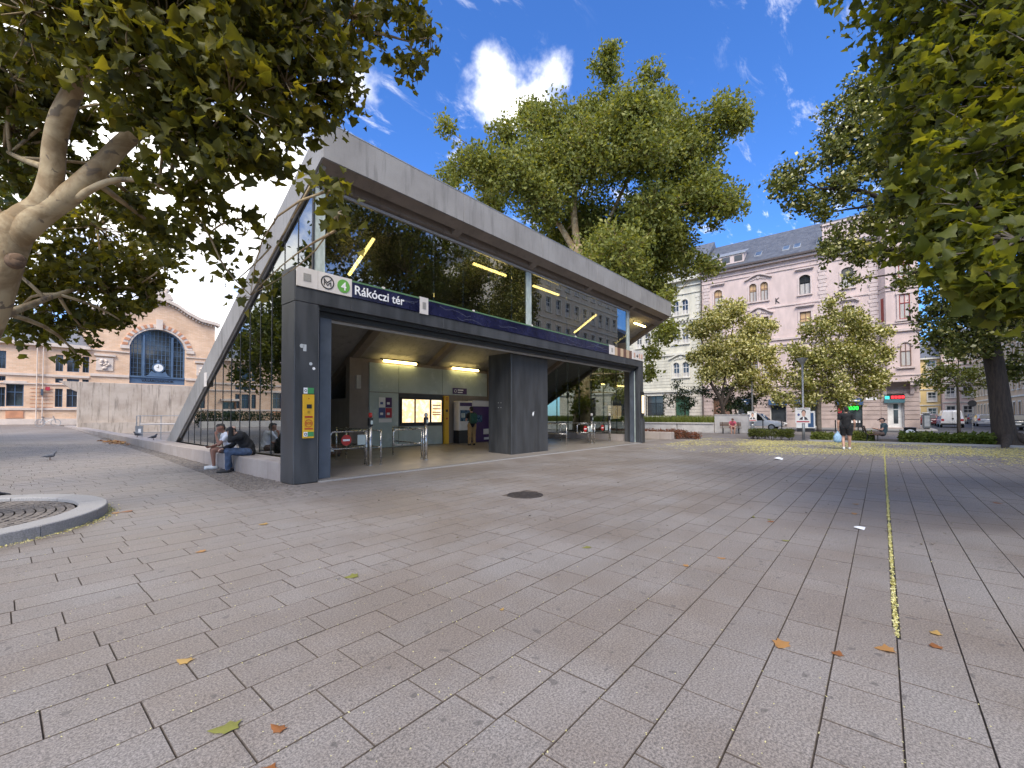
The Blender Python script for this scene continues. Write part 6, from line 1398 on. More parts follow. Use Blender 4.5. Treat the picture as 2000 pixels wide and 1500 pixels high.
    limbs = [([b5, at(1600, 790, D), at(1610, 730, D), at(1640, 660, D)], [.2, .16, .13, .06]), ([at(1603, 770, D), at(1660, 720, D), at(1690, 680, D)], [.12, .1, .05]), ([at(1603, 770, D), at(1570, 740, D), at(1550, 720, D)], [.1, .08, .04])]
    lob = A([(1600, 645, 1.4), (1650, 625, 1.5), (1690, 650, 1.6), (1640, 690, 2.0), (1590, 705, 1.7), (1690, 700, 1.8), (1555, 690, .9), (1560, 745, 1.3), (1620, 755, 1.8), (1690, 750, 1.6), (1728, 690, .8), (1738, 650, .5), (1620, 600, .7), (1530, 775, .9), (1570, 785, 1.0), (1650, 785, 1.0), (1720, 740, .7), (1640, 580, .35)], D)
    tree('pagoda_tree', 'green round-headed tree in front of the right part of the pink house', b5, limbs, lob, 'leaf_sophora', 'bark_grey', 500, .25, 25, bloom=.4, twig=2, twr=.015)
    D = 41; b = at(1338, 850, D); b.z = 0
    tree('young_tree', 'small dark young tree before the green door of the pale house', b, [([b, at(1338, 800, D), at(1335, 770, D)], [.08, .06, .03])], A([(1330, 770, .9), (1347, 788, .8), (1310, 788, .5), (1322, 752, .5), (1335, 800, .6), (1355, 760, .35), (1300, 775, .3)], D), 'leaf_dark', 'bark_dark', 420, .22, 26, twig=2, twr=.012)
    # dark-trunked tree on the right
    b6 = Vector((29.7, -4.35, 0)); D = 20
    limbs = [([b6, (29.7, -4.33, .25), (29.6, -4.2, .9), at(1950, 760, D), at(1938, 690, D), at(1925, 620, D)], [.78, .50, .39, .345, .33, .28]), ([at(1935, 670, D), at(1880, 560, D), at(1800, 450, D), at(1700, 380, D), at(1600, 370, D)], [.3, .22, .15, .1, .04]), ([at(1925, 620, D), at(1930, 450, D), at(1900, 300, D), at(1850, 200, D)], [.3, .22, .14, .08]),
             ([at(1930, 650, D), at(2010, 520, D), at(2100, 400, D)], [.25, .18, .1]), ([at(1920, 600, D), at(1780, 400, D), at(1680, 260, D)], [.2, .12, .05])]
    for k in range(5):
        a = k * 1.25 + .4; limbs.append(([b6 + Vector((cos(a) * .3, sin(a) * .3, .5)), b6 + Vector((cos(a) * .75, sin(a) * .75, .12)), b6 + Vector((cos(a) * 1.5, sin(a) * 1.5, -.05))], [.22, .15, .05]))
    lob = A([(1550, 340, .85), (1525, 372, .7), (1580, 390, .85), (1650, 250, 1.2), (1690, 180, 1.0), (1630, 300, .8), (1640, 370, 1.1), (1700, 310, 1.5), (1640, 470, .75), (1680, 495, .85), (1620, 505, .5), (1750, 410, 1.3), (1800, 300, 1.9), (1850, 450, 1.7), (1900, 560, 1.8), (1850, 610, 1.2), (1835, 670, .9), (1900, 670, 1.1), (1960, 620, 1.5), (1985, 720, .8), (1760, 555, .45), (1740, 490, .7), (1900, 350, 2.2), (1990, 450, 2.2), (2080, 400, 2.8), (2100, 650, 1.8), (1690, 205, .9), (1620, 220, .4), (1670, 550, .35), (1800, 540, .6), (1740, 230, 1.0), (1610, 420, .5), (1840, 150, 1.8), (1700, 440, .8)], D)
    tree('ash_tree', 'big tree with a thick dark trunk and flared roots by the shrub bed', b6, limbs, lob, 'leaf_green', 'bark_dark', 900, .20, 27, bloom=.12, twig=2, nseg=16, twr=.014)
    D = 33; b = at(1873, 850, D); b.z = 0
    tree('young_tree', 'round-headed small street tree in front of the white van', b, [([b, at(1872, 800, D), at(1870, 750, D)], [.12, .10, .06])], A([(1870, 735, 1.15), (1830, 725, 1.0), (1910, 740, 1.0), (1800, 750, .65), (1940, 755, .65), (1870, 690, 1.0), (1840, 760, .6), (1900, 770, .5)], D), 'leaf_green', 'bark_dark', 470, .22, 28, twig=2, twr=.012)
    # trees of the square beside and behind the viewer, seen in the station glass
    for i, (x, y, l) in enumerate(((23, -11, 'tall tree beyond the right edge of the view, mirrored in the upper glass'), (14, -12, 'tall tree behind and right of the viewpoint, mirrored in the glass'), (5.0, -11.0, 'tall tree standing behind the viewpoint, mirrored in the upper glass'), (32, -12.5, 'tall tree beside the beige street house, mirrored in the glass'), (-5.2, 22, 'tree left of the view, mirrored in the side glass of the station'), (-5.6, 33, 'tree left of the view nearer the market hall, mirrored in the side glass'))):
        rr = random.Random(i); lob = [((x + rr.gauss(0, 2.1), y + rr.gauss(0, 1.9), (4.5 + 13 * rr.random()) if y < 0 else 4 + 7 * rr.random()), rr.uniform(1.5, 2.4)) for _ in range(26)]
        tree('plane_tree', l, (x, y, 0), [([(x, y, 0), (x, y, 3), (x + .3, y, 7), (x, y + .2, 14)], [.45, .38, .3, .08])], lob, 'leaf_green', 'plane_bark', 230, .34, 40 + i, twig=4)
plant_trees()

def foliage(name, label, cat, boxes, leaf, n, size, seed, group=None, tmpl='simple', stems=0, tilt=1.2, bark='bark_dark', hz=1.0):
    """shrub or hedge: leaves through rounded boxes (x0,x1,y0,y1,z0,z1), with stems"""
    rng = np.random.default_rng(seed); rnd = random.Random(seed); b0 = boxes[0]
    t = wthing(name, label, cat, ((b0[0] + b0[1]) / 2, (b0[2] + b0[3]) / 2, 0), group); P = []
    vol = [(b[1] - b[0]) * (b[3] - b[2]) for b in boxes]
    for b, v in zip(boxes, vol):
        m = int(n * v / sum(vol)); c = np.array([(b[0] + b[1]) / 2, (b[2] + b[3]) / 2, (b[4] + b[5]) / 2]); h = np.array([(b[1] - b[0]) / 2, (b[3] - b[2]) / 2, (b[5] - b[4]) / 2])
        q = rng.uniform(-1, 1, (m, 3)); q = np.sign(q) * np.abs(q) ** .8; top = .85 + .25 * np.sin(q[:, 0] * 3 + q[:, 1] * 9) ; q[:, 2] *= top; P.append(c + q * h)
    P = np.concatenate(P); n = len(P)
    if stems:
        mb = MB()
        for k in range(stems):
            b = rnd.choice(boxes); x, y = rnd.uniform(b[0] + .08, b[1] - .08), rnd.uniform(b[2] + .08, b[3] - .08); limb_tube(mb, bent((x, y, 0), (x + rnd.uniform(-.12, .12), y + rnd.uniform(-.12, .12), b[5] * .8), .1, 4, rnd), .012, .005, 5)
        mb.build('stems', bark, t)
    if tmpl == 'blade':
        P[:, 2] = np.array([b0[4]] * n); R = rot_mats(n, .12, rng); S = rng.uniform(.6, 1.1, n) * size; V, F = scatter(BLADE_V, BLADE_F, P, R, S); k = len(BLADE_F)
    else: V, F = scatter(SIMP_V, SIMP_F, P, rot_mats(n, tilt, rng), rng.uniform(.6, 1.2, n) * size); k = len(SIMP_F)
    link('foliage', mesh_arrays('foliage', V, F, leaf, np.repeat(np.clip(rng.beta(2, 2, n), 0, 1), k)), t); return t
def plants():
    foliage('clipped_hedge', 'low clipped hedge with bare stems left of the portrait poster', 'hedge', [(29.3, 30.1, 3.9, 6.2, .16, .62)], 'leaf_green', 3800, .085, 51, stems=40)
    foliage('red_shrubs', 'reddish low shrub bed behind the concrete bench', 'shrub', [(26.7, 28.3, 9.3, 16, .05, .55), (27.2, 28.2, 8.5, 9.4, .03, .4)], 'shrub_red', 7000, .10, 52, stems=60)
    for i, (a, b, h, l) in enumerate(((-.7, -1.9, .55, 'feathery green shrub beside the bench with the man'), (-1.8, -3.0, .5, 'feathery green shrub left of the middle of the bed by the dark tree'), (-2.9, -3.9, .55, 'feathery green shrub nearest the flared roots of the dark tree'), (3.0, 2.1, .42, 'yellow-green shrub left of the walking person'), (1.3, .4, .5, 'yellow-green shrub behind the legs of the seated man'))):
        foliage('shrub', l, 'shrub', [(29.1, 31.2, b, a, .02, h)], 'grass_lush' if i > 2 else 'leaf_fresh', 2600, .13, 60 + i, 'shrubs of the planted bed', stems=14, tilt=1.6)
    # grass in the long planter
    rng = np.random.default_rng(5); n = 16000; P = np.stack([rng.uniform(38.0, 40.6, n), rng.uniform(10.8, 30, n), np.full(n, .6)], 1)
    V, F = scatter(BLADE_V, BLADE_F, P, rot_mats(n, .10, rng), rng.uniform(.45, .95, n)); o = link('planter_grass', mesh_arrays('planter_grass', V, F, 'grass_lush', np.repeat(rng.beta(2, 2, n), 3))); tag(o, 'tall yellow-green grass growing in the long planter', 'grass', kind='stuff')
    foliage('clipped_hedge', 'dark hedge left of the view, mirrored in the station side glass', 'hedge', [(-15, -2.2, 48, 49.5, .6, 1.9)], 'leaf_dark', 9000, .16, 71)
    w = wthing('low_planter_wall', 'pale low planter wall under the mirrored hedge left of the view', 'wall', (-8, 47.7, .4)); B('wall_panel', 'cast_pale', w, -15, -2.2, 47.5, 47.8, .3, 1.0)
def leafmat2():
    src = M['leaf_plane_sunlit']; m = src.copy(); m.name = 'leaf_fresh'; M['leaf_fresh'] = m
    for n_ in m.node_tree.nodes:
        if n_.type == 'VALTORGB':
            for e, c in zip(n_.color_ramp.elements, ((.05, .08, .012), (.08, .12, .018), (.12, .16, .025), (.17, .20, .04))): e.color = (*c, 1)
leafmat2(); plants()

# ================================================================ FALLEN LEAVES AND BLOSSOM
def litter():
    rng = np.random.default_rng(8)
    n = 95000; X = rng.uniform(15, 31, n); Y = rng.uniform(-9, 8.5, n)
    f = np.sin(X * .9 + Y * .7) + np.sin(Y * 1.7 - X * .5) * .7 + rng.normal(0, .8, n); w = np.clip((X - 17.5) / 5, 0, 1) ** 1.5 * np.where(Y > 5.5, .35, 1)
    k = (f > -.45) & (rng.uniform(0, 1, n) < w) & (X < 29.2); X, Y = X[k], Y[k]; n = len(X)
    P = np.stack([X, Y, rng.uniform(.003, .012, n)], 1); V, F = scatter(SIMP_V * np.array([1, 1, .6]), SIMP_F, P, rot_mats(n, .08, rng), rng.uniform(.04, .085, n))
    o = link('fallen_blossom', mesh_arrays('fallen_blossom', V, F, 'blossom', np.repeat(rng.uniform(0, 1, n), 4))); tag(o, 'drift of pale yellow fallen blossom across the far paving', 'blossom', kind='stuff')
    n = 3600; D = 1.2 + 20 * rng.uniform(0, 1, n) ** 1.6; L = rng.uniform(-1.15, 1.15, n) * D; X = D * cos(YAW) + L * sin(YAW); Y = D * sin(YAW) - L * cos(YAW); k = ~((Y > 9.5)); k &= ((np.sin(X * 1.3) + np.sin(Y * 1.9 + X) + rng.normal(0, 1, n)) > -.3); X, Y = X[k], Y[k]; n = len(X)
    yy = np.where(rng.uniform(0, 1, n) < .45, np.round((Y + .05) / .305) * .305 - .05 + rng.normal(0, .006, n), Y)
    P = np.stack([X, yy, np.full(n, .003)], 1); V, F = scatter(SIMP_V * np.array([1, .8, .6]), SIMP_F, P, rot_mats(n, .08, rng), rng.uniform(.007, .016, n))
    o = link('blossom_specks', mesh_arrays('blossom_specks', V, F, 'blossom', np.repeat(rng.uniform(.5, 1, n), 4))); tag(o, 'tiny pale blossom specks scattered over the paving', 'blossom', kind='stuff')
    n = 420; D = 5 + 16 * rng.uniform(0, 1, n); L = rng.uniform(-.5, 1.15, n) * D; X = D * cos(YAW) + L * sin(YAW); Y = D * sin(YAW) - L * cos(YAW); k = Y < 9.4; X, Y = X[k], Y[k]; n = len(X)
    P = np.stack([X, Y, np.full(n, .004)], 1); V, F = scatter(SIMP_V, SIMP_F, P, rot_mats(n, .2, rng), rng.uniform(.02, .055, n)); o = link('leaf_crumbs', mesh_arrays('leaf_crumbs', V, F, 'earth')); tag(o, 'dark crumbs of dry leaves strewn over the paving', 'leaf litter', kind='stuff')
    n = 150; P = np.stack([rng.normal(3.85, .18, n), rng.normal(29.5, 1.3, n), np.full(n, gz(0, 29.5) + .01)], 1); P[:, 2] = .0118 * (P[:, 1] - 14) + rng.uniform(0, .05, n)
    V, F = scatter(STAR_V, STAR_F, P, rot_mats(n, .3, rng), rng.uniform(.08, .16, n)); o = link('leaf_pile', mesh_arrays('leaf_pile', V, F, 'dry_leaf', np.repeat(rng.uniform(0, .6, n), 14))); tag(o, 'heap of orange dry leaves on the cobbles by the low wall', 'leaf litter', kind='stuff')
    # blossom caught along the kerb ring
    n = 900; a = rng.uniform(-1.9, .3, n); r = RING_R + np.abs(rng.normal(0, .05, n)) + .01; P = np.stack([RING_C[0] + r * np.cos(a), RING_C[1] + r * np.sin(a), rng.uniform(.003, .02, n)], 1); V, F = scatter(SIMP_V, SIMP_F, P, rot_mats(n, .4, rng), rng.uniform(.012, .03, n)); o = link('kerb_blossom', mesh_arrays('kerb_blossom', V, F, 'blossom', np.repeat(rng.uniform(0, 1, n), 4))); tag(o, 'yellow blossom gathered at the foot of the kerb ring', 'blossom', kind='stuff')
    def ground(u, v):
        p = at(u, v, 1.0) - Vector((0, 0, CAM_H)); s = -CAM_H / p.z; return Vector((0, 0, CAM_H)) + p * s
    leaves = [(463, 1417, 3, .13), (551, 1428, 0, .09), (370, 1291, 2, .10), (697, 1124, 3, .12), (977, 1193, 2, .05), (1152, 1070, 3, .10), (1528, 1256, 1, .12), (1632, 1283, 0, .08), (1744, 1275, 1, .10), (1825, 1243, 2, .09), (1830, 1270, 0, .08), (1338, 1105, 1, .06), (1415, 1093, 1, .08), (1528, 1058, 3, .09), (1674, 988, 1, .1), (1668, 1005, 1, .1), (257, 996, 0, .15), (225, 999, 1, .14), (520, 1023, 2, .12), (1510, 1021, 0, .09), (400, 1074, 1, .1), (1940, 985, 0, .12), (1470, 1013, 3, .1), (1500, 1016, 3, .07), (520, 1500, 0, .1)]
    tint = (.05, .38, .66, 1.0)
    lab = ['large green curled leaf at the bottom left of the paving', 'orange leaf lying right of the large green curled leaf', 'yellowish leaf on the paving at the lower left', 'green leaf lying alone in the middle left of the paving', 'tiny yellow leaf in the middle of the paving', 'small green leaf between the manhole and the foreground', 'big tan leaf at the lower right, left of the drain', 'orange leaf between the big tan leaf and the drain end', 'tan leaf lying against the joint below the drain end', 'upper one of two leaves right of the drain end', 'lower orange one of two leaves right of the drain end',
           'small tan leaf in the middle right of the paving, left of its pair', 'tan leaf in the middle right of the paving, right of its pair', 'green leaf left of the white paper scrap', 'upper one of two tan leaves above the paper scrap', 'lower one of two tan leaves above the paper scrap', 'large orange leaf just right of the kerb ring', 'large tan leaf touching the tip of the kerb ring', 'yellowish leaf between the kerb ring and the manhole', 'orange leaf above the green leaf near the paper scrap', 'tan leaf on the paving below the kerb ring', 'orange leaf at the far right edge of the paving', 'dark green leaf, left of two lying close beyond the manhole', 'dark green leaf, right of two lying close beyond the manhole', 'orange leaf cut by the bottom edge of the view']
    for i, (u, v, k, s) in enumerate(leaves):
        p = ground(u, v); rr = np.random.default_rng(i + 90); cur = STAR_V.copy(); cur[:, 1] *= rr.uniform(.45, .9); cur[:, 2] += .25 * cur[:, 1] ** 2 * rr.uniform(.6, 3.0) + .2 * (cur[:, 0] - .4) ** 2 * rr.uniform(0, 2.5)
        cur[:, 2] -= cur[:, 2].min() - .01; V, F = scatter(cur, STAR_F, np.array([[0, 0, .002]]), np.array([Matrix.Rotation(rr.uniform(0, 6.28), 3, 'Z')]), np.array([s]))
        o = link('fallen_leaf', mesh_arrays('fallen_leaf', V, F, 'dry_leaf', np.full(len(F), tint[k]))); o.location = p; tag(o, lab[i], 'leaf', 'fallen leaves on the paving')
    p = ground(1678, 1034); mb = MB(); mb.add([(-.09, -.05, .004), (.08, -.06, .01), (.10, .05, .004), (-.06, .06, .02), (0, 0, .03)], [(0, 1, 4), (1, 2, 4), (2, 3, 4), (3, 0, 4)]); o = mb.build('paper_scrap', 'logo_white'); o.location = p; tag(o, 'crumpled white paper scrap on the paving left of the drain', 'paper scrap')
    p = ground(1521, 899); mb = MB(); mb.add([(-.16, -.12, .004), (.18, -.1, .03), (.2, .1, .004), (-.1, .13, .05), (0, 0, .09)], [(0, 1, 4), (1, 2, 4), (2, 3, 4), (3, 0, 4)]); o = mb.build('paper_scrap', 'logo_white'); o.location = p; tag(o, 'small white paper scrap in the drift of yellow blossom', 'paper scrap')
litter()
# ================================================================ PEOPLE AND BIRDS
def capsule_mesh(prims, voxel):
    """prims: (p, q, r0, r1, tag); one continuous surface grown from tapered limbs; returns mesh and per-face tag"""
    mb = MB()
    for p, q, r0, r1, tg in prims:
        p, q = Vector(p), Vector(q); n = 12
        ax = (q - p); L = ax.length; ax = ax.normalized() if L > 1e-6 else Vector((0, 0, 1)); pts, rr = [], []
        for k in range(4): a = pi / 2 * (1 - k / 4); pts.append(p - ax * r0 * sin(a)); rr.append(max(r0 * cos(a), .001))
        pts.append(p); rr.append(r0); pts.append(q); rr.append(r1)
        for k in range(1, 5): a = pi / 2 * k / 4; pts.append(q + ax * r1 * sin(a)); rr.append(max(r1 * cos(a), .001))
        mb.tube(pts, rr, n)
    me = mb.mesh('tmp', 'skin_light'); ob = bpy.data.objects.new('tmp', me); COL.objects.link(ob)
    md = ob.modifiers.new('r', 'REMESH'); md.mode = 'VOXEL'; md.voxel_size = voxel; md.use_smooth_shade = True
    sm = ob.modifiers.new('s', 'SMOOTH'); sm.factor = .5; sm.iterations = 3
    dg = bpy.context.evaluated_depsgraph_get(); dg.update(); out = bpy.data.meshes.new_from_object(ob.evaluated_get(dg)); bpy.data.objects.remove(ob); bpy.data.meshes.remove(me)
    nv = len(out.vertices); co = np.empty(nv * 3); out.vertices.foreach_get('co', co); co = co.reshape(-1, 3); nr = np.array([v.normal[:] for v in out.vertices])
    best = np.full(nv, 9e9); idx = np.zeros(nv, int)
    for i, (p, q, r0, r1, tg) in enumerate(prims):
        p, q = np.array(p, float), np.array(q, float); d = q - p; t = np.clip(((co - p) @ d) / max(d @ d, 1e-9), 0, 1); dist = np.linalg.norm(co - (p + t[:, None] * d), axis=1) - (r0 + (r1 - r0) * t); k = dist < best; best[k] = dist[k]; idx[k] = i
    return out, co, nr, idx
def person(label, loc, rz, prims, skin, clothes, voxel=.016, group=None):
    """prims in local space, facing +x; clothes: tag -> (part name, material, thickness)"""
    t = thing('person', label, 'person', loc, rz, group)
    me, co, nr, idx = capsule_mesh(prims, voxel); tags = [p[4] for p in prims]
    me.materials.clear(); me.materials.append(M[skin]); link('body', me, t)
    polys = [tuple(p.vertices) for p in me.polygons]
    for tg, (nm, mat, th) in clothes.items():
        sel = np.array([tags[i] in (tg if isinstance(tg, tuple) else (tg,)) for i in range(len(tags))]); vin = sel[idx]
        fs = [f for f in polys if sum(vin[list(f)]) >= len(f) - 1]
        if not fs: continue
        used = sorted({i for f in fs for i in f}); mp = {o: k for k, o in enumerate(used)}; wr = th * (1 + .35 * np.sin(co[used] @ np.array([37., 23., 31.])))
        vs = co[used] + nr[used] * wr[:, None]; m2 = bpy.data.meshes.new(nm); m2.from_pydata([tuple(v) for v in vs], [], [tuple(mp[i] for i in f) for f in fs]); m2.materials.append(M[mat])
        m2.polygons.foreach_set('use_smooth', [True] * len(fs)); m2.update(); link(nm, m2, t)
    return t
def head(c, fwd=(1, 0, 0), s=1.0, hair='hair'):
    """skull, jaw, nose, ears and hair cap around the head centre c"""
    c = Vector(c); f = Vector(fwd).normalized(); up = Vector((0, 0, 1)); up = (up - f * up.dot(f)).normalized(); l = up.cross(f); P = lambda a, b, d: c + f * a * s + l * b * s + up * d * s
    out = [(P(-.02, 0, .02), P(.015, 0, .02), .088 * s, .082 * s, 'head'), (P(.03, 0, -.03), P(.045, 0, -.075), .066 * s, .044 * s, 'head'), (P(.095, 0, .01), P(.112, 0, -.022), .010 * s, .015 * s, 'head'), (P(.085, 0, -.062), P(.09, 0, -.066), .014 * s, .014 * s, 'head')]
    for k in (-1, 1): out.append((P(-.005, k * .085, .01), P(-.01, k * .09, -.02), .014 * s, .010 * s, 'head')); out.append((P(.075, k * .032, .028), P(.07, k * .045, .03), .012 * s, .012 * s, 'head'))
    out += [(P(-.045, 0, .045), P(.02, 0, .072), .080 * s, .064 * s, hair), (P(-.06, 0, -.02), P(-.05, 0, .03), .062 * s, .076 * s, hair)]
    return out
def hand(w, d, palm_n, s=1.0, curl=.4):
    """palm, four fingers and a thumb; w wrist, d direction of the hand, palm_n the way the palm faces"""
    w = Vector(w); d = Vector(d).normalized(); n = Vector(palm_n); n = (n - d * n.dot(d)).normalized(); l = d.cross(n); out = [(w, w + d * .075 * s, .026 * s, .032 * s, 'hand')]
    for k, L in ((-1.5, .062), (-.5, .075), (.5, .08), (1.5, .07)):
        b = w + d * .085 * s + l * k * .019 * s; m = b + (d * .75 + n * curl * .6).normalized() * L * .55 * s; e = m + (d * .4 + n * curl * 1.4).normalized() * L * .5 * s; out += [(b, m, .0105 * s, .0095 * s, 'hand'), (m, e, .0095 * s, .008 * s, 'hand')]
    b = w + d * .03 * s - l * .03 * s; m = b + (d * .5 - l * .6 + n * .3).normalized() * .045 * s; out += [(b, m, .013 * s, .011 * s, 'hand'), (m, m + (d * .8 + n * .4).normalized() * .03 * s, .011 * s, .009 * s, 'hand')]
    return out
def limb(a, m, b, r0, r1, r2, t0, t1, split=None):
    """two-bone limb; split=(tag, part of the first bone) puts a hem on the upper bone"""
    a, m, b = Vector(a), Vector(m), Vector(b); out = []
    if split: h = a.lerp(m, split[1]); rm = r0 + (r1 - r0) * split[1]; out += [(a, h, r0, rm, t0), (h, m, rm, r1, split[0])]
    else: out.append((a, m, r0, r1, t0))
    out.append((m, b, r1, r2, t1)); return out
def shoe(a, toe, s=1.0, tg='shoe'):
    a, toe = Vector(a), Vector(toe); heel = a - (toe - a) * .28; heel.z = toe.z; return [(a, (a + heel) / 2, .042 * s, .040 * s, tg), (heel, (heel + toe) / 2, .036 * s, .044 * s, tg), ((heel + toe) / 2, toe, .044 * s, .034 * s, tg)]
def people():
    # --- seated on the low wall: local x points away from the wall (towards -X of the square), seat height .43
    sk = 'leg'
    pr = [((-.04, 0, .53), (.0, 0, .66), .135, .125, 'torso'), ((.0, 0, .66), (.10, 0, .90), .125, .135, 'torso'), ((.10, -.12, .96), (.10, .12, .96), .075, .075, 'torso'), ((.12, 0, .99), (.18, 0, 1.07), .052, .05, 'neck')]
    pr += head((.235, 0, 1.15), (1, .1, -.35))
    pr += limb((-.02, .09, .52), (.42, .13, .53), (.40, .13, .10), .092, .062, .042, 'shorts', sk, (sk, .62)) + limb((-.02, -.09, .52), (.41, -.16, .53), (.36, -.18, .10), .092, .062, .042, 'shorts', sk, (sk, .62))
    pr += shoe((.40, .13, .08), (.60, .15, .035)) + shoe((.36, -.18, .08), (.56, -.21, .035))
    pr += limb((.10, .17, .94), (.30, .22, .68), (.36, .10, .95), .055, .042, .030, 'torso', 'arm', ('arm', .6)) + hand((.36, .10, .95), (.0, -.4, 1), (-.3, -1, 0), 1, .9)
    pr += limb((.10, -.17, .94), (.22, -.25, .68), (.46, -.10, .62), .055, .042, .030, 'torso', 'arm', ('arm', .6)) + hand((.46, -.10, .62), (1, .4, -.1), (0, 0, 1), 1, .8)
    person('seated man in white t-shirt and shorts leaning forward on the low wall', (4.42, 14.55, -.005), radians(172), pr, 'skin_tan', {'torso': ('t_shirt', 'cloth_white', .012), 'shorts': ('shorts', 'cloth_brown', .014), 'shoe': ('shoes', 'shoe_white', .006), 'hair': ('hair', 'hair_dark', .008)})
    pr = [((-.06, 0, .54), (-.04, 0, .68), .15, .14, 'torso'), ((-.04, 0, .68), (.14, 0, .92), .145, .155, 'torso'), ((.16, -.12, .97), (.16, .12, .97), .085, .085, 'torso'), ((.20, 0, .99), (.28, 0, 1.03), .055, .052, 'neck')]
    pr += head((.36, 0, 1.08), (1, .2, -.75))
    pr += limb((-.02, .10, .53), (.43, .15, .54), (.44, .12, .10), .10, .072, .05, 'jeans', 'jeans') + limb((-.02, -.10, .53), (.43, -.12, .55), (.36, -.15, .12), .10, .072, .05, 'jeans', 'jeans')
    pr += shoe((.44, .12, .08), (.66, .14, .035)) + shoe((.36, -.15, .08), (.57, -.18, .035))
    pr += limb((.16, .19, .95), (.40, .22, .86), (.36, .06, 1.16), .065, .052, .036, 'torso', 'torso') + hand((.36, .06, 1.16), (-.5, -.5, .5), (0, 0, -1), 1, .7)
    pr += limb((.16, -.19, .95), (.30, -.27, .70), (.52, -.14, .62), .065, .05, .036, 'torso', 'torso') + hand((.52, -.14, .62), (1, .4, -.2), (0, 0, -1), 1, .6)
    person('seated man in black hoodie and jeans bent over with a hand on his head', (4.44, 13.3, -.005), radians(168), pr, 'skin_light', {'torso': ('hoodie', 'cloth_black', .018), 'jeans': ('jeans', 'denim', .012), 'shoe': ('shoes', 'shoe_black', .006), 'hair': ('hair', 'hair_dark', .008)})
    t = thing('mobile_phone', 'dark phone held by the seated man in the white t-shirt', 'phone', (3.86, 14.7, .66), radians(172)); MB().box(-.04, .04, -.075, .075, 0, .01, bevel=.004).build('case', 'black_plastic', t); MB().box(-.035, .035, -.068, .068, .0105, .012).build('screen', 'blue_screen', t)
    # --- walking away with a blue bag
    pr = [((0, 0, .96), (.0, 0, 1.08), .155, .145, 'torso'), ((0, 0, 1.08), (.02, 0, 1.34), .15, .16, 'torso'), ((.02, -.15, 1.42), (.02, .15, 1.42), .078, .078, 'torso'), ((.02, 0, 1.46), (.03, 0, 1.54), .052, .05, 'neck')]
    pr += head((.05, 0, 1.64), (1, .2, -.1))
    pr += limb((0, .10, .92), (.10, .11, .50), (-.10, .11, .12), .115, .068, .042, 'shorts', sk, (sk, .75)) + limb((0, -.10, .92), (.02, -.10, .49), (.10, -.10, .085), .115, .068, .042, 'shorts', sk, (sk, .75))
    pr += shoe((-.10, .11, .11), (.07, .12, .035)) + shoe((.10, -.10, .08), (.30, -.11, .03))
    pr += limb((.02, .21, 1.40), (.0, .27, 1.12), (.06, .27, .86), .06, .046, .032, 'torso', 'arm', ('arm', .65)) + hand((.06, .27, .86), (.1, 0, -1), (0, -1, 0), 1, .9) + limb((.02, -.21, 1.40), (-.05, -.27, 1.12), (.08, -.27, .90), .06, .046, .032, 'torso', 'arm', ('arm', .65)) + hand((.08, -.27, .90), (.3, 0, -1), (0, 1, 0), 1, .6)
    pr = [(Vector(p) * 1.02, Vector(q) * 1.02, a, b, c) for p, q, a, b, c in pr]
    T = person('person in black t-shirt and shorts walking away carrying a blue bag', (23.2, 1.15, .004), radians(8), pr, 'skin_light', {'torso': ('t_shirt', 'cloth_black', .016), 'shorts': ('shorts', 'cloth_black', .022), 'shoe': ('shoes', 'shoe_white', .005), 'hair': ('hair', 'hair_dark', .010)})
    t = thing('shopping_bag', 'light blue plastic bag hanging from the walking person\'s hand', 'bag', (23.24, 1.45, .28), radians(8))
    mb = MB(); rings = [(.02, .0), (.13, .02), (.16, .12), (.15, .26), (.11, .36), (.05, .43), (.02, .50)]; n = 14; vs = []; rr = random.Random(3)
    for r, z in rings: vs += [(r * .62 * cos(2 * pi * k / n) * rr.uniform(.85, 1.1), r * sin(2 * pi * k / n) * rr.uniform(.9, 1.1), z) for k in range(n)]
    mb.add(vs, [(i * n + k, i * n + (k + 1) % n, (i + 1) * n + (k + 1) % n, (i + 1) * n + k) for i in range(len(rings) - 1) for k in range(n)]); mb.build('sack', 'bag_blue', t, True); MB().tube([(0, -.02, .48), (0, 0, .58), (0, .02, .48)], .012, 5).build('handle', 'bag_blue', t)
    # --- at the ticket machine, with a backpack
    pr = [((0, 0, .96), (.02, 0, 1.10), .14, .13, 'torso'), ((.02, 0, 1.10), (.04, 0, 1.36), .13, .145, 'torso'), ((.04, -.14, 1.43), (.04, .14, 1.43), .07, .07, 'torso'), ((.05, 0, 1.47), (.09, 0, 1.55), .05, .048, 'neck')] + head((.13, 0, 1.64), (1, 0, -.35), 1.05)
    pr += limb((0, .09, .93), (.03, .10, .50), (-.02, .12, .09), .105, .075, .055, 'trousers', 'trousers') + limb((0, -.09, .93), (.05, -.10, .50), (.04, -.12, .09), .105, .075, .055, 'trousers', 'trousers') + shoe((-.02, .12, .08), (.17, .14, .03)) + shoe((.04, -.12, .08), (.24, -.13, .03))
    pr += limb((.04, .19, 1.41), (.10, .25, 1.15), (.34, .16, 1.16), .055, .042, .030, 'torso', 'arm', ('arm', .6)) + hand((.34, .16, 1.16), (1, -.2, .1), (0, -.3, -1), 1, .5) + limb((.04, -.19, 1.41), (.08, -.25, 1.15), (.30, -.15, 1.1), .055, .042, .030, 'torso', 'arm', ('arm', .6)) + hand((.30, -.15, 1.1), (1, .2, 0), (0, .3, -1), 1, .5)
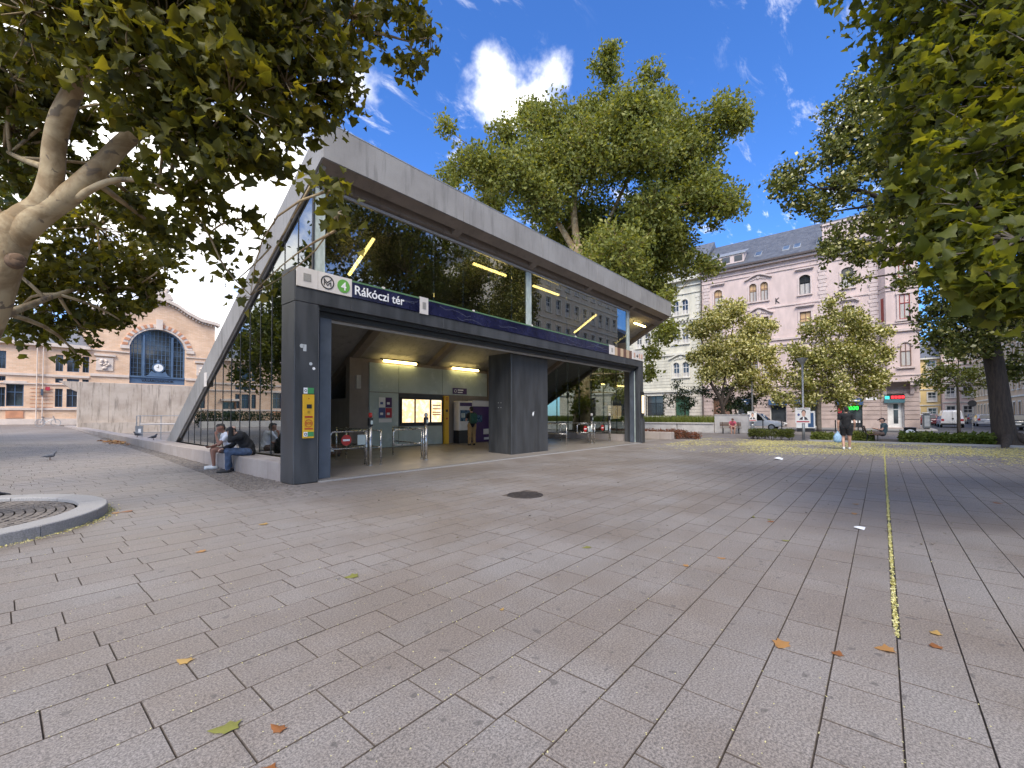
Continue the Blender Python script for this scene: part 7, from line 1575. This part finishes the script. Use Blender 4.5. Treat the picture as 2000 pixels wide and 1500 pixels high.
    person('person with green backpack and tan trousers standing at the ticket machine', (14.25, 14.5, .112), radians(62), pr, 'skin_light', {'torso': ('t_shirt', 'cloth_black', .012), 'trousers': ('trousers', 'cloth_tan', .018), 'shoe': ('shoes', 'shoe_black', .005), 'hair': ('hair', 'hair_dark', .014)})
    t = thing('backpack', 'dark green backpack worn by the person at the ticket machine', 'backpack', (14.25, 14.5, .112), radians(62)); MB().box(-.34, -.14, -.17, .17, 1.0, 1.47, bevel=.06).build('main_pocket', 'pack_green', t, True); MB().box(-.40, -.341, -.12, .12, 1.03, 1.25, bevel=.03).build('front_pocket', 'pack_green', t, True)
    for s in (-1, 1): MB().tube([(-.15, s * .1, 1.45), (0.03, s * .12, 1.52), (.19, s * .12, 1.40), (.12, s * .14, 1.15), (-.14, s * .13, 1.05)], .02, 6).build('strap', 'pack_green', t)
    # --- man on the bench, facing left along the square
    pr = [((-.04, 0, .55), (-.10, 0, .72), .14, .13, 'torso'), ((-.10, 0, .72), (-.10, 0, .95), .13, .145, 'torso'), ((-.10, -.14, 1.02), (-.10, .14, 1.02), .07, .07, 'torso'), ((-.09, 0, 1.06), (-.06, 0, 1.13), .05, .048, 'neck')] + head((-.02, 0, 1.22), (1, 0, -.45), 1.0, 'cap')
    pr += [((.06, 0, 1.275), (.15, 0, 1.235), .022, .018, 'cap')]
    pr += limb((0, .10, .54), (.46, .10, .57), (.62, .09, .16), .10, .065, .042, 'shorts', sk, (sk, .85)) + limb((0, -.10, .54), (.46, -.08, .55), (.50, -.06, .10), .10, .065, .042, 'shorts', sk, (sk, .85)) + shoe((.62, .09, .14), (.82, .09, .09)) + shoe((.50, -.06, .085), (.70, -.06, .03))
    pr += limb((-.10, .19, 1.0), (.02, .25, .74), (.26, .10, .80), .055, .042, .03, 'torso', 'arm', ('arm', .6)) + hand((.26, .10, .80), (1, -.4, .2), (0, 0, 1), 1, .7) + limb((-.10, -.19, 1.0), (.02, -.25, .72), (.26, -.08, .78), .055, .042, .03, 'torso', 'arm', ('arm', .6)) + hand((.26, -.08, .78), (1, .4, .2), (0, 0, 1), 1, .7)
    person('man in teal t-shirt, dark shorts and cap sitting on the bench with crossed ankles', (29.98, .02, -.07), radians(98), pr, 'skin_light', {'torso': ('t_shirt', 'cloth_teal', .014), 'shorts': ('shorts', 'cloth_brown', .018), 'shoe': ('shoes', 'shoe_black', .005), 'cap': ('cap', 'cloth_black', .012)})
    # --- person in pink on the far bench
    pr = [((0, 0, .56), (.02, 0, .72), .14, .13, 'torso'), ((.02, 0, .72), (.14, 0, .94), .13, .14, 'torso'), ((.15, -.13, .98), (.15, .13, .98), .07, .07, 'torso'), ((.18, 0, 1.0), (.23, 0, 1.05), .05, .048, 'neck')] + head((.28, 0, 1.12), (1, 0, -.5), 1.0)
    pr += limb((0, .10, .55), (.44, .12, .55), (.42, .10, .10), .10, .07, .045, 'torso', sk, (sk, .5)) + limb((0, -.10, .55), (.44, -.10, .55), (.46, -.12, .10), .10, .07, .045, 'torso', sk, (sk, .5)) + shoe((.42, .10, .08), (.62, .11, .03)) + shoe((.46, -.12, .08), (.66, -.13, .03))
    pr += limb((.15, .18, .96), (.26, .24, .72), (.46, .08, .66), .055, .042, .03, 'torso', 'arm', ('arm', .5)) + hand((.46, .08, .66), (1, -.5, 0), (0, 0, -1), 1, .6) + limb((.15, -.18, .96), (.26, -.24, .72), (.46, -.06, .66), .055, .042, .03, 'torso', 'arm', ('arm', .5)) + hand((.46, -.06, .66), (1, .5, 0), (0, 0, -1), 1, .6)
    person('person in pink sitting bent forward on the bench by the concrete block', (36.85, 8.85, -.07), radians(200), pr, 'skin_light', {'torso': ('dress', 'cloth_pink', .016), 'shoe': ('shoes', 'shoe_black', .005), 'hair': ('hair', 'hair_red', .016)}, .02)
people()

def pigeon(label, loc, rz, mat='feather', peck=0):
    t = thing('pigeon', label, 'pigeon', loc, rz, 'pigeons on the square')
    P = Vector; z = .13; hd = (.13, 0, .255) if not peck else (.19, 0, .10)
    pr = [((-.06, 0, z), (.06, 0, z + .02), .052, .062, 'b'), ((.06, 0, z + .03), hd, .05, .026, 'n'), (hd, (hd[0] + .02, 0, hd[2]), .027, .022, 'h'), ((hd[0] + .03, 0, hd[2] - .004), (hd[0] + .055, 0, hd[2] - .012), .008, .003, 'h'), ((-.08, 0, z), (-.20, 0, z - .02), .035, .014, 't'), ((-.16, -.02, z - .015), (-.22, -.025, z - .03), .012, .008, 't'), ((-.16, .02, z - .015), (-.22, .025, z - .03), .012, .008, 't')]
    for s in (-1, 1): pr += [((.03, s * .05, z + .03), (-.12, s * .038, z + .0), .026, .012, 'w')]
    me, co, nr, idx = capsule_mesh(pr, .009); me.materials.clear(); me.materials.append(M[mat]); link('body', me, t)
    for s in (-1, 1):
        MB().tube([(.0, s * .025, z - .03), (.005, s * .025, .03), (.0, s * .025, .006)], .006, 5).build('leg', 'brown_wood', t); MB().tube([(-.015, s * .025, .005), (.035, s * .03, .005)], .004, 4).build('foot', 'brown_wood', t)
    return t
pigeon('pigeon walking on the open paving left of the cobbles', (1.15, 20.8, gz(0, 20.8)), radians(-20)); pigeon('left one of two pigeons perched on the low wall', (4.5, 28.0, .465), radians(150), 'feather_dark', 0); pigeon('right one of two pigeons perched on the low wall, by the roof foot', (4.5, 24.6, .445), radians(20), 'feather_dark'); pigeon('dark pigeon at the left edge behind the kerb ring', (-.02, 11.95, 0), radians(200), 'feather_dark')
